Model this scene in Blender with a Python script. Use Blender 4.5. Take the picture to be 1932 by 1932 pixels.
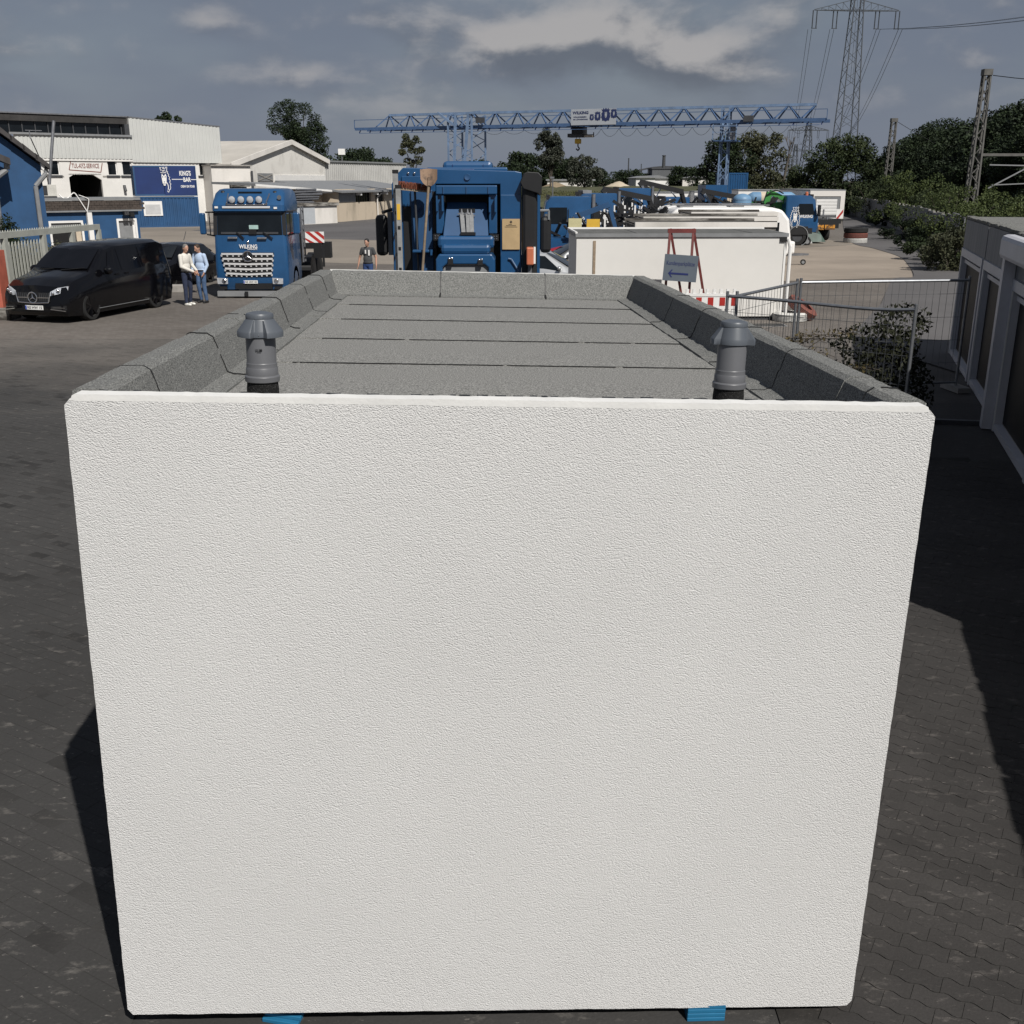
import bpy, bmesh, math, random
import numpy as np
from mathutils import Vector, Matrix, Euler
for o in list(bpy.data.objects): bpy.data.objects.remove(o)
S = bpy.context.scene
COL = S.collection
R = math.radians
# ---- camera
cd = bpy.data.cameras.new('camera'); cam = bpy.data.objects.new('camera', cd); COL.objects.link(cam)
S.camera = cam
cam.location = (0, 0, 3.6)
cam.rotation_euler = (R(90) - math.atan(626/1950.0), 0, 0)
cd.sensor_width = 36; cd.lens = 36*1950/1932; cd.clip_start = .05; cd.clip_end = 6000
S.render.resolution_x = 1024; S.render.resolution_y = 1024
# ---- sky: Nishita with a procedural cloud layer
SUN = Vector((1.355, -2.35, 2.866)).normalized()
W = bpy.data.worlds.new('World'); S.world = W; W.use_nodes = True
nt = W.node_tree; nt.nodes.clear()
def N(t, **k):
    n = nt.nodes.new(t)
    for a, b in k.items(): setattr(n, a, b)
    return n
def L(a, b): nt.links.new(a, b)
def math_n(op, a, b=None, c=None):
    n = N('ShaderNodeMath', operation=op)
    for i, v in enumerate((a, b, c)):
        if v is None: continue
        if isinstance(v, (int, float)): n.inputs[i].default_value = v
        else: L(v, n.inputs[i])
    return n.outputs[0]
def mixc(f, a, b):
    n = N('ShaderNodeMix', data_type='RGBA')
    for i, v in ((0, f), (6, a), (7, b)):
        if isinstance(v, (int, float)): n.inputs[i].default_value = v
        elif isinstance(v, tuple): n.inputs[i].default_value = (*v, 1)
        else: L(v, n.inputs[i])
    return n.outputs[2]
def ramp(f, a, b):
    n = N('ShaderNodeMapRange', interpolation_type='SMOOTHSTEP'); L(f, n.inputs[0])
    n.inputs[1].default_value = a; n.inputs[2].default_value = b
    return n.outputs[0]
BG = .1
sky = N('ShaderNodeTexSky', sky_type='NISHITA', sun_disc=False)
sky.sun_elevation = math.asin(SUN.z); sky.sun_rotation = math.atan2(SUN.x, SUN.y)
sky.air_density = 1; sky.dust_density = .6; sky.ozone_density = 1.5
hs = N('ShaderNodeHueSaturation'); hs.inputs['Saturation'].default_value = .60; hs.inputs['Value'].default_value = .40
L(sky.outputs[0], hs.inputs['Color'])
tc = N('ShaderNodeTexCoord'); sp = N('ShaderNodeSeparateXYZ'); L(tc.outputs['Generated'], sp.inputs[0])
def noise(scale, det, rough, off=(0, 0, 0), zs=2.0, dist=0):
    mp = N('ShaderNodeMapping'); L(tc.outputs['Generated'], mp.inputs[0]); mp.inputs['Scale'].default_value = (1, 1, zs); mp.inputs['Location'].default_value = off
    n = N('ShaderNodeTexNoise'); L(mp.outputs[0], n.inputs['Vector'])
    n.inputs['Scale'].default_value = scale; n.inputs['Detail'].default_value = det; n.inputs['Roughness'].default_value = rough; n.inputs['Distortion'].default_value = dist
    return n.outputs[0]
# where the larger cumulus stand: (azimuth tangent, elevation tangent, width, height, weight)
CLOUDS = [(-.01, .112, .085, .024, .95), (.077, .122, .07, .024, .95), (.155, .108, .065, .022, .9), (.185, .088, .06, .014, .55), (-.087, .132, .045, .014, .55), (-.19, .095, .08, .015, .45), (-.278, .136, .035, .012, .55), (-.336, .119, .06, .012, .35), (.417, .106, .035, .012, .5), (.063, .092, .055, .010, .4), (-.394, .143, .045, .012, .5), (-.422, .112, .06, .014, .35), (-.23, .085, .06, .012, .3)]
yy = math_n('MAXIMUM', sp.outputs[1], .02)
ua = math_n('DIVIDE', sp.outputs[0], yy); wa = math_n('DIVIDE', sp.outputs[2], yy)
def blobs_at(dz):
    tot = None
    for (u, w, su, sw, k_) in CLOUDS:
        a = math_n('POWER', math_n('ABSOLUTE', math_n('DIVIDE', math_n('SUBTRACT', ua, u), su)), 2.0); b = math_n('POWER', math_n('ABSOLUTE', math_n('DIVIDE', math_n('SUBTRACT', wa, w-dz), sw)), 2.0)
        g = math_n('MULTIPLY', math_n('EXPONENT', math_n('MULTIPLY', math_n('ADD', a, b), -1.0)), k_*.30)
        tot = g if tot is None else math_n('ADD', tot, g)
    return tot
n1 = noise(2.6, 4, .5, (4.3, 1.2, 0), 3.0)             # broad overcast sheets
n2 = noise(9, 8, .54, (1.3, .2, .4), 1.9, .15)           # cumulus billows
n3 = noise(9, 8, .54, (1.3-.012, .2, .4+.03), 1.9, .15)  # the same a little higher up: tells the lit tops from the shaded bases
dn = math_n('ADD', n2, blobs_at(0)); dh = math_n('ADD', n3, blobs_at(.012))
sheet = ramp(n1, .36, .60)
cum = ramp(dn, .44, .84)
lit = ramp(math_n('SUBTRACT', dn, dh), -.10, .13)
k = 1/BG
haze_f = math_n('SUBTRACT', 1.0, ramp(sp.outputs[2], -.01, .13))
c0 = mixc(math_n('MULTIPLY', sheet, .75), hs.outputs[0], (.140*k, .162*k, .212*k))
c0 = mixc(math_n('MULTIPLY', haze_f, .85), c0, (.178*k, .196*k, .242*k))
c0 = mixc(.35, c0, (.185*k, .222*k, .300*k))
ccol = mixc(lit, (.112*k, .127*k, .160*k), (.45*k, .43*k, .42*k))
up = ramp(sp.outputs[2], .03, .09)
c1 = mixc(math_n('MULTIPLY', math_n('MULTIPLY', cum, up), .75), c0, ccol)
bg = N('ShaderNodeBackground'); bg.inputs[1].default_value = BG; L(c1, bg.inputs[0])
ow = N('ShaderNodeOutputWorld'); L(bg.outputs[0], ow.inputs[0])
# ---- sun
sl = bpy.data.lights.new('sun', 'SUN'); sl.energy = 5.0; sl.angle = R(.5); sl.color = (1, .965, .91)
so = bpy.data.objects.new('sun', sl); COL.objects.link(so)
so.rotation_euler = SUN.to_track_quat('Z', 'Y').to_euler(); so.location = (30, -40, 60)
S.view_settings.view_transform = 'Standard'; S.view_settings.look = 'None'
S.view_settings.exposure = 0; S.view_settings.gamma = 1; S.view_settings.use_curve_mapping = False
S.render.engine = 'CYCLES'

# ---- materials
MATS = {}
def mat(name, col, rough=.7, metal=0, var=.12, vs=3., bump=0, bs=40, spec=.5, col2=None, mix=(.45, .6), stretch=(1, 1, 1), coat=0, emit=None, alpha=None):
    if name in MATS: return MATS[name]
    m = bpy.data.materials.new(name); m.use_nodes = True; t = m.node_tree; p = t.nodes['Principled BSDF']
    ns = t.nodes; lk = t.links.new
    p.inputs['Roughness'].default_value = rough; p.inputs['Metallic'].default_value = metal
    p.inputs['Specular IOR Level'].default_value = spec; p.inputs['Coat Weight'].default_value = coat
    if coat: p.inputs['Coat Roughness'].default_value = .06
    co = ns.new('ShaderNodeTexCoord'); mp = ns.new('ShaderNodeMapping'); lk(co.outputs['Object'], mp.inputs[0]); mp.inputs['Scale'].default_value = stretch
    n = ns.new('ShaderNodeTexNoise'); lk(mp.outputs[0], n.inputs['Vector']); n.inputs['Scale'].default_value = vs; n.inputs['Detail'].default_value = 6; n.inputs['Roughness'].default_value = .65
    mr = ns.new('ShaderNodeMapRange'); lk(n.outputs[0], mr.inputs[0]); mr.inputs[1].default_value = mix[0]-.1 if not col2 else mix[0]; mr.inputs[2].default_value = mix[1]+.1 if not col2 else mix[1]
    mx = ns.new('ShaderNodeMix'); mx.data_type = 'RGBA'; lk(mr.outputs[0], mx.inputs[0])
    a = col if col2 else tuple(c*(1-var) for c in col); b = col2 if col2 else tuple(min(1, c*(1+var)) for c in col)
    mx.inputs[6].default_value = (*a, 1); mx.inputs[7].default_value = (*b, 1)
    lk(mx.outputs[2], p.inputs['Base Color'])
    if bump:
        n2 = ns.new('ShaderNodeTexNoise'); lk(mp.outputs[0], n2.inputs['Vector']); n2.inputs['Scale'].default_value = bs; n2.inputs['Detail'].default_value = 4
        bp = ns.new('ShaderNodeBump'); bp.inputs['Strength'].default_value = 1; bp.inputs['Distance'].default_value = bump; lk(n2.outputs[0], bp.inputs['Height']); lk(bp.outputs[0], p.inputs['Normal'])
    MATS[name] = m
    return m
BLUE = mat('truck_blue', (.0135, .066, .165), .32, var=.1, vs=1.5, coat=.35)
BLUEM = mat('matt_blue', (.0135, .062, .155), .6, var=.16, vs=.9)
BLUEL = mat('light_blue_steel', (.15, .22, .34), .5, var=.2, vs=2)
NAVY = mat('navy_panel', (.008, .026, .115), .5, var=.15, vs=.6)
BLACK = mat('black_plastic', (.008, .008, .009), .55, var=.2)
BLACKG = mat('black_paint', (.003, .003, .004), .12, var=.1, spec=.4)
RUB = mat('rubber', (.011, .011, .011), .85, var=.25, vs=8)
CHROME = mat('chrome', (.75, .75, .76), .12, 1, var=.03)
STEEL = mat('galvanised_steel', (.22, .225, .24), .45, .6, var=.2, vs=6)
GREYP = mat('grey_paint', (.20, .205, .21), .55, var=.12)
DGREY = mat('dark_grey', (.045, .047, .052), .6, var=.2)
WHITE = mat('white_paint', (.72, .71, .69), .5, var=.06, vs=.8)
WHITED = mat('white_render_dirty', (.66, .63, .59), .85, col2=(.42, .40, .36), mix=(.5, .78), vs=.35, bump=.004, bs=12, stretch=(1, 1, .35))
CREAM = mat('cream_wall', (.52, .44, .34), .85, col2=(.30, .26, .20), mix=(.5, .75), vs=.5, stretch=(1, 1, .4))
GLASS = mat('dark_glass', (.007, .009, .011), .06, var=.3, vs=1, spec=.4)
GLASSB = mat('tinted_glass', (.003, .003, .004), .08, var=.2, spec=.35)
RED = mat('red_paint', (.36, .045, .035), .55, var=.15)
REDB = mat('brick_red_paint', (.42, .11, .07), .7, var=.15, vs=4)
ORANGE = mat('orange_plastic', (.50, .15, .075), .5)
YELLOW = mat('yellow_paint', (.62, .38, .04), .6)
WOOD = mat('worn_wood', (.26, .20, .14), .8, var=.3, vs=8)
CONC = mat('concrete', (.27, .255, .235), .9, var=.22, vs=2.5, bump=.004, bs=30)
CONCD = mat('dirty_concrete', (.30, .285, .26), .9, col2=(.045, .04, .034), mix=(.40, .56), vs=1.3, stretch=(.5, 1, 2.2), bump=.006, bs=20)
FELT = None
# ---- mesh builder
class M:
    def __init__(s): s.v = []; s.f = []
    def add(s, vs, fs):
        b = len(s.v); s.v += [tuple(p) for p in vs]; s.f += [tuple(b+i for i in f) for f in fs]; return s
    def box(s, x0, x1, y0, y1, z0, z1):
        if x0 > x1: x0, x1 = x1, x0
        if y0 > y1: y0, y1 = y1, y0
        if z0 > z1: z0, z1 = z1, z0
        return s.add([(x0,y0,z0),(x1,y0,z0),(x1,y1,z0),(x0,y1,z0),(x0,y0,z1),(x1,y0,z1),(x1,y1,z1),(x0,y1,z1)],
            [(0,3,2,1),(4,5,6,7),(0,1,5,4),(1,2,6,5),(2,3,7,6),(3,0,4,7)])
    def cyl(s, p, q, r, r2=None, n=8, cap=True):
        p, q = Vector(p), Vector(q); r2 = r if r2 is None else r2
        d = q-p
        if d.length < 1e-6: return s
        u = d.orthogonal().normalized(); w = d.normalized().cross(u)
        vs = []
        for c, rr in ((p, r), (q, r2)):
            for i in range(n):
                a = 2*math.pi*i/n; vs.append(c+(u*math.cos(a)+w*math.sin(a))*rr)
        fs = [(i, (i+1) % n, n+(i+1) % n, n+i) for i in range(n)]
        if cap: fs += [tuple(range(n-1, -1, -1)), tuple(range(n, 2*n))]
        return s.add(vs, fs)
    def tube(s, pts, r, n=6):
        for a, b in zip(pts, pts[1:]): s.cyl(a, b, r, n=n)
        return s
    def bar(s, p, q, w, h=None):
        p, q = Vector(p), Vector(q); h = h or w; d = (q-p)
        if d.length < 1e-6: return s
        d.normalize(); up = Vector((0,0,1)) if abs(d.z) < .95 else Vector((0,1,0))
        u = d.cross(up).normalized()*w/2; t = u.normalized().cross(d)*h/2
        vs = [c+a*u+b*t for c in (p, q) for a, b in ((-1,-1),(1,-1),(1,1),(-1,1))]
        return s.add(vs, [(0,3,2,1),(4,5,6,7),(0,1,5,4),(1,2,6,5),(2,3,7,6),(3,0,4,7)])
    def prism(s, poly, d0, d1, axis='y'):
        n = len(poly)
        def P(a, b, d): return (a, d, b) if axis == 'y' else (d, a, b) if axis == 'x' else (a, b, d)
        return s.add([P(a, b, d0) for a, b in poly]+[P(a, b, d1) for a, b in poly],
            [tuple(range(n)), tuple(range(2*n-1, n-1, -1))]+[(i, n+i, n+(i+1) % n, (i+1) % n) for i in range(n)])
    def lathe(s, prof, c=(0,0,0), n=24, ax='z', cap=True):
        vs = []
        for r, h in prof:
            for i in range(n):
                a = 2*math.pi*i/n; x, y = r*math.cos(a), r*math.sin(a)
                p = (x, y, h) if ax == 'z' else (h, x, y) if ax == 'x' else (x, h, y)
                vs.append((p[0]+c[0], p[1]+c[1], p[2]+c[2]))
        fs = []
        for k in range(len(prof)-1):
            for i in range(n): fs.append((k*n+i, k*n+(i+1) % n, (k+1)*n+(i+1) % n, (k+1)*n+i))
        if cap: fs += [tuple(range(n-1, -1, -1)), tuple(range((len(prof)-1)*n, len(prof)*n))]
        return s.add(vs, fs)
    def ell(s, c, r, nu=12, nv=8, rot=None):
        vs = [];
        for j in range(nv+1):
            t = math.pi*j/nv
            for i in range(nu):
                a = 2*math.pi*i/nu; p = Vector((r[0]*math.sin(t)*math.cos(a), r[1]*math.sin(t)*math.sin(a), r[2]*math.cos(t)))
                if rot: p = rot @ p
                vs.append(Vector(c)+p)
        fs = [(j*nu+i, (j+1)*nu+i, (j+1)*nu+(i+1) % nu, j*nu+(i+1) % nu) for j in range(nv) for i in range(nu)]
        return s.add(vs, fs)
    def loft(s, rings, cap=True):
        n = len(rings[0]); vs = [p for r in rings for p in r]
        fs = [(k*n+i, k*n+(i+1) % n, (k+1)*n+(i+1) % n, (k+1)*n+i) for k in range(len(rings)-1) for i in range(n)]
        if cap: fs += [tuple(range(n-1, -1, -1)), tuple(range((len(rings)-1)*n, len(rings)*n))]
        return s.add(vs, fs)
    def quad(s, a, b, c, d): return s.add([a, b, c, d], [(0, 1, 2, 3)])
    def ribbon(s, pts, w, y):
        for (a, b), (c, d) in zip(pts, pts[1:]):
            dx, dz = c-a, d-b; l = math.hypot(dx, dz) or 1; nx, nz = -dz/l*w/2, dx/l*w/2
            s.add([(a-nx, y, b-nz), (c-nx, y, d-nz), (c+nx, y, d+nz), (a+nx, y, b+nz)], [(0, 1, 2, 3)])
        return s
    def mesh(s, name, m=None, smooth=False, fix=True):
        me = bpy.data.meshes.new(name); me.from_pydata([tuple(p) for p in s.v], [], s.f)
        if fix:
            bm = bmesh.new(); bm.from_mesh(me); bmesh.ops.recalc_face_normals(bm, faces=bm.faces); bm.to_mesh(me); bm.free()
        if m: me.materials.append(m)
        if smooth:
            me.shade_smooth(); me.set_sharp_from_angle(angle=R(smooth if smooth > 1 else 40))
        return me
    def build(s, name, m=None, parent=None, smooth=False, bevel=0, kind=None, loc=None, fix=True):
        return place(name, s.mesh(name, m, smooth, fix), parent, bevel, kind, loc)
def place(name, me, parent=None, bevel=0, kind=None, loc=None):
    o = bpy.data.objects.new(name, me); COL.objects.link(o)
    if parent: o.parent = parent
    if bevel:
        b = o.modifiers.new('bevel', 'BEVEL'); b.width = bevel; b.segments = 2; b.limit_method = 'ANGLE'; b.angle_limit = R(35)
    if kind: o['kind'] = kind
    if loc: o.location = loc
    return o
def tag(o, label, cat, group=None):
    o['label'] = label; o['category'] = cat
    if group: o['group'] = group
    return o
def T(name, label, cat, loc=(0,0,0), rz=0, group=None):
    o = bpy.data.objects.new(name, None); COL.objects.link(o); o.empty_display_size = .3
    o.location = loc if len(loc) == 3 else (*loc, 0); o.rotation_euler = (0, 0, rz)
    return tag(o, label, cat, group)
def TP(name, label, cat, p, group=None): return T(name, label, cat, (p[0], p[1], 0), p[2], group)
def dup(o, parent=None, loc=None, rz=None, label=None):
    c = o.copy(); COL.objects.link(c)
    if parent: c.parent = parent
    if loc: c.location = loc
    if rz is not None: c.rotation_euler = (0, 0, rz)
    if label: c['label'] = label
    for ch in list(o.children): dup(ch, c)
    return c
def bx(name, m, parent, *b, bevel=0, kind=None): return M().box(*b).build(name, m, parent, bevel=bevel, kind=kind)
def fr(name, m, parent, u0, u1, z0, z1, y0=-.05, y1=.0, bevel=0):   # a box on a facade: u range, z range, y from facade plane
    return M().box(u0, u1, y0, y1, z0, z1).build(name, m, parent, bevel=bevel)
def text(s, parent, m, u0, u1, z0, z1, y=-.012, name='lettering', th=.003, bold=0, rot=None, shear=0):
    cu = bpy.data.curves.new('t', 'FONT'); cu.body = s; cu.size = 1; cu.offset = bold; cu.shear = shear; cu.resolution_u = 3
    t = bpy.data.objects.new('t', cu); COL.objects.link(t)
    me = bpy.data.meshes.new_from_object(t.evaluated_get(bpy.context.evaluated_depsgraph_get()))
    bpy.data.objects.remove(t); bpy.data.curves.remove(cu)
    n = len(me.vertices); a = np.empty(n*3, 'f'); me.vertices.foreach_get('co', a); a = a.reshape(-1, 3)
    lo, hi = a.min(0), a.max(0); b = np.zeros_like(a)
    b[:, 0] = u0+(a[:, 0]-lo[0])/(hi[0]-lo[0])*(u1-u0); b[:, 2] = z0+(a[:, 1]-lo[1])/(hi[1]-lo[1])*(z1-z0); b[:, 1] = y
    me.vertices.foreach_set('co', b.ravel()); me.name = name; me.materials.clear(); me.materials.append(m)
    return place(name, me, parent, kind='stuff')
def lion(parent, cx, cz, h, line, face, feat, mane=None, y=-.012, half=False):
    w = .5
    P = lambda pts: [(cx+a*h, cz+b*h) for a, b in pts]; e1 = max(.004, .012*h); e2 = 2*e1
    def poly(pts, m, yy, nm):
        return M().add([(a, yy, b) for a, b in P(pts)], [tuple(range(len(pts)))]).build(nm, m, parent)
    if mane:
        poly([(-.26,.72),(-.36,.93),(-.25,.86),(-.2,1),(-.1,.88),(0,1.02),(.1,.88),(.2,1),(.25,.86),(.36,.93),(.26,.72),(.36,.6),(.33,.45),(.38,.36),(.3,.2),(.28,.06),(.14,.08),(0,0),(-.14,.08),(-.28,.06),(-.3,.2),(-.38,.36),(-.33,.45),(-.36,.6)], mane, y, 'lion_mane')
    f = [(-.095,.62),(-.07,.73),(-.015,.64),(0,.66),(.015,.64),(.07,.73),(.105,.62),(.095,.5),(.08,.36),(.05,.31),(.03,.26),(-.03,.26),(-.05,.31),(-.07,.36),(-.085,.5)]
    poly(f, face, y-e1, 'lion_face')
    m = M()
    for sx in (-1, 1):
        m.add([(a, y-e2, b) for a, b in P([(sx*.02,.6),(sx*.075,.63),(sx*.06,.58)])], [(0, 1, 2)])
    m.add([(a, y-e2, b) for a, b in P([(-.03,.42),(.03,.42),(0,.39)])], [(0, 1, 2)]); m.ribbon(P([(-.05,.335),(0,.33),(.05,.335)]), .014*h, y-e2)
    m.build('lion_eyes_and_nose', feat, parent, fix=False, kind='stuff')
    if not mane:
        m = M(); k = .022*h
        for sx in ((1,) if half else (-1, 1)):
            m.ribbon(P([(sx*a, b) for a, b in ((.1,.84),(.17,.8),(.14,.74),(.2,.7),(.17,.63),(.23,.58),(.19,.52),(.24,.46),(.2,.38),(.25,.33),(.21,.26),(.23,.2),(.2,.1),(.18,.12),(.13,.0),(.08,.06))]), k, y-.004)
            m.ribbon(P([(sx*.09,.38),(sx*.13,.3),(sx*.14,.2),(sx*.12,.1)]), k*1.3, y-.004)
        m.ribbon(P([(-.12,.775),(-.05,.755),(.04,.76),(.12,.8)]), k, y-.004)
        m.ribbon(P([(-.1,.84),(-.12,.92),(-.13,.98)]), k, y-.004); m.ribbon(P([(-.12,.92),(-.07,.97)]), k, y-.004)
        m.ribbon(P([(-.06,.88),(-.03,.8),(-.005,.87),(.02,.8),(.05,.88)]), k*.8, y-.004)
        m.ribbon(P([(0,.9),(-.03,.98)]), k, y-.004); m.ribbon(P([(0,.9),(.04,.99)]), k, y-.004); m.ribbon(P([(.05,.9),(.12,.99)]), k, y-.004); m.ribbon(P([(.13,.84),(.15,.99)]), k, y-.004)
        m.build('lion_crown_and_mane', line, parent, fix=False, kind='stuff')
def corr(name, m, parent, u0, u1, z0, z1, pitch=.3, depth=.04, y=0, slope=None):
    n = max(2, int(abs(u1-u0)/pitch)); us = []; prof = [(0,0),(.3,0),(.45,-1),(.85,-1),(1,0)]
    for i in range(n):
        for a, b in prof[:-1]: us.append((u0+(u1-u0)*(i+a)/n, y+b*depth))
    us.append((u1, y))
    zt = (lambda u: z1) if slope is None else slope
    vs = [(u, d, z0) for u, d in us]+[(u, d, zt(u)) for u, d in us]; k = len(us)
    b = M().add(vs, [(i, i+1, k+i+1, k+i) for i in range(k-1)])
    return b.build(name, m, parent)
def wheel(parent, c, r, w, ax='x', rimm=None, name='wheel', rr=.6, spokes=0):
    h = w/2
    t = M().lathe([(r*rr, -h), (r*.93, -h), (r, -h*.7), (r, h*.7), (r*.93, h), (r*rr, h), (r*rr*.98, h*.5), (r*rr*.98, -h*.5), (r*rr, -h)], c, 22, ax, cap=False).build(name, RUB, parent, smooth=40)
    m = M().lathe([(r*rr*.97, -h*.7), (r*rr*.99, -h*.85), (r*rr*.99, h*.85), (r*rr*.8, h*.7), (r*.18, h*.55), (r*.12, h*.75)] if not spokes else [(r*rr*.97, -h*.2), (r*rr*.97, h*.1)], c, 22, ax)
    if spokes:
        for s in (-1, 1):
            for i in range(spokes):
                a = 2*math.pi*i/spokes; e = (math.cos(a)*r*rr*.98, math.sin(a)*r*rr*.98)
                if ax == 'x': m.bar((c[0]+s*h*.7, c[1], c[2]), (c[0]+s*h*.9, c[1]+e[0], c[2]+e[1]), .05*r/.35, .05*r/.35)
    m.build('rim', rimm or GREYP, t, smooth=30)
    return t

# ---- ground
def gmat(name, col, var=.3, big=.25, scuff=.25, scol=(.22, .2, .18), rough=.9, bump=.003, brick=None, far=None, rnd=0):
    m = bpy.data.materials.new(name); m.use_nodes = True; t = m.node_tree; p = t.nodes['Principled BSDF']; ns = t.nodes; lk = t.links.new
    p.inputs['Roughness'].default_value = rough; p.inputs['Specular IOR Level'].default_value = .3
    co = ns.new('ShaderNodeTexCoord'); gp = ns.new('ShaderNodeNewGeometry'); src = gp.outputs['Position'] if rnd else co.outputs['Object']
    def nz(sc, det, st=(1, 1, 1), rz=0, rgh=.6):
        mp = ns.new('ShaderNodeMapping'); lk(src, mp.inputs[0]); mp.inputs['Scale'].default_value = st; mp.inputs['Rotation'].default_value = (0, 0, rz)
        n = ns.new('ShaderNodeTexNoise'); lk(mp.outputs[0], n.inputs['Vector']); n.inputs['Scale'].default_value = sc; n.inputs['Detail'].default_value = det; n.inputs['Roughness'].default_value = rgh
        return n.outputs[0]
    def mr(v, a, b, c=0, d=1):
        n = ns.new('ShaderNodeMapRange'); lk(v, n.inputs[0]); n.inputs[1].default_value = a; n.inputs[2].default_value = b; n.inputs[3].default_value = c; n.inputs[4].default_value = d; return n.outputs[0]
    def mx(f, a, b, bt='MIX'):
        n = ns.new('ShaderNodeMix'); n.data_type = 'RGBA'; n.blend_type = bt
        for i, v in ((0, f), (6, a), (7, b)):
            if isinstance(v, (int, float)): n.inputs[i].default_value = v
            elif isinstance(v, tuple): n.inputs[i].default_value = (*v, 1)
            else: lk(v, n.inputs[i])
        return n.outputs[2]
    c = mx(mr(nz(big, 6), .38, .62), tuple(x*(1-var) for x in col), tuple(x*(1+var) for x in col))
    if far:
        sx = ns.new('ShaderNodeSeparateXYZ'); lk(co.outputs['Object'], sx.inputs[0]); ad = ns.new('ShaderNodeMath'); ad.operation = 'MULTIPLY_ADD'; lk(nz(.35, 7, (1, 1.5, 1)), ad.inputs[0]); ad.inputs[1].default_value = 16; lk(sx.outputs[1], ad.inputs[2])
        c = mx(mr(ad.outputs[0], far[0]+8, far[1]+8), c, far[2])
    c = mx(mr(nz(60, 3), .3, .7, 0, .35), c, tuple(x*.55 for x in col))
    c = mx(mr(nz(5.5, 8, (1, 2.2, 1), .5, .72), .57, .72, 0, scuff), c, scol)
    c = mx(mr(nz(16, 6, (1, 2.4, 1), .9, .75), .62, .72, 0, scuff*1.5), c, tuple(x*1.3 for x in scol))
    c = mx(mr(nz(.9, 7, (1, 1.7, 1), 2, .7), .60, .75, 0, .5), c, tuple(x*.5 for x in col))
    if brick:
        mp = ns.new('ShaderNodeMapping'); lk(co.outputs['Object'], mp.inputs[0]); mp.inputs['Rotation'].default_value = (0, 0, brick[1])
        b = ns.new('ShaderNodeTexBrick'); lk(mp.outputs[0], b.inputs[0]); b.inputs['Scale'].default_value = brick[0]; b.inputs['Mortar Size'].default_value = .012
        b.inputs['Color1'].default_value = (1, 1, 1, 1); b.inputs['Color2'].default_value = (.78, .76, .75, 1); b.inputs['Mortar'].default_value = (.5, .48, .47, 1)
        c = mx(.8, c, b.outputs[0], 'MULTIPLY')
    if rnd:
        oi = ns.new('ShaderNodeObjectInfo'); c = mx(mr(oi.outputs['Random'], 0, 1, 0, rnd), c, tuple(x*.35 for x in col))
    lk(c, p.inputs['Base Color'])
    bp = ns.new('ShaderNodeBump'); bp.inputs['Strength'].default_value = 1; bp.inputs['Distance'].default_value = bump; lk(nz(55, 5), bp.inputs['Height']); lk(bp.outputs[0], p.inputs['Normal'])
    return m
G_ASPH = gmat('dark_yard_surface', (.044, .0425, .041), .2, .22, .5, (.19, .175, .16), far=(17, 25.5, (.158, .142, .127)))
G_EARTH = gmat('dry_earth', (.10, .095, .07), .3, .02, .2)
G_BROWN = gmat('brown_paving', (.158, .142, .127), .2, .16, .35, (.24, .21, .18), brick=(2.2, .5))
G_BEIGE = gmat('beige_yard', (.235, .205, .172), .2, .1, .3, (.27, .24, .2))
G_GREY = gmat('grey_asphalt', (.105, .10, .10), .16, .12, .2, (.2, .19, .175))
G_CONC = gmat('pale_concrete', (.29, .245, .20), .14, .2, .3, (.20, .165, .13))
def rough(pts, amp, k=14):
    rn = random.Random(1); out = []
    for (a, b), (c, d) in zip(pts, pts[1:]):
        out += [(a+(c-a)*i/k+(rn.uniform(-amp, amp) if i else 0), b+(d-b)*i/k+(rn.uniform(-amp, amp) if i else 0)) for i in range(k)]
    return out+[pts[-1]]
def sheet(name, pts, z, m):
    o = M().add([(x, y, z) for x, y in pts], [tuple(range(len(pts)))]).build(name, m, kind='structure'); return o
def curve(pts, k=6):
    out = []
    for i in range(len(pts)-1):
        p0, p1, p2, p3 = pts[max(0, i-1)], pts[i], pts[i+1], pts[min(len(pts)-1, i+2)]
        for j in range(k):
            t = j/k
            out.append(tuple(.5*((2*b)+(-a+c)*t+(2*a-5*b+4*c-d)*t*t+(-a+3*b-3*c+d)*t**3) for a, b, c, d in zip(p0, p1, p2, p3)))
    return out+[pts[-1]]
sheet('ground', [(-2500, -300), (2500, -300), (2500, 4000), (-2500, 4000)], 0, G_EARTH)
sheet('yard', [(-60, -12), (30, -12), (30, 130), (-60, 130)], .004, G_ASPH)
sheet('block_paving', rough([(-26, 23.6), (-18, 23.6), (-12, 23.6), (-8, 23.8), (-5, 27.2), (-1, 29), (2, 31)], .28)+[(2, 60), (-30, 60), (-40, 40)], .0150, G_BROWN)
sheet('concrete_yard', curve([(-60, 62), (-24, 60), (-15, 52), (-4, 47), (3, 50)])+[(20, 62), (20, 72), (-6, 78), (-20, 84), (-40, 100), (-60, 100)], .0205, G_BEIGE)
sheet('asphalt_strip', curve([(-24, 80), (-14, 70), (-6, 66), (8, 64)])+[(14, 90), (-6, 118), (-14, 112), (-18, 100)], .0245, G_GREY)
sheet('concrete_apron', [(8.600,38.966),(10.175,39.386)]+curve([(15.535,40.928),(17.186,45.774),(19.035,52.248),(19.894,58.409),(20.665,65.598)])+[(17.557,66.179),(4,66),(4,44)], .016, G_CONC)
sheet('paved_yard', [(10.083,39.175),(14.440,40.033),(11.166,31.795),(7.990,24.656),(5.218,24.656),(2, 30)], .0205, G_BROWN)
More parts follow.
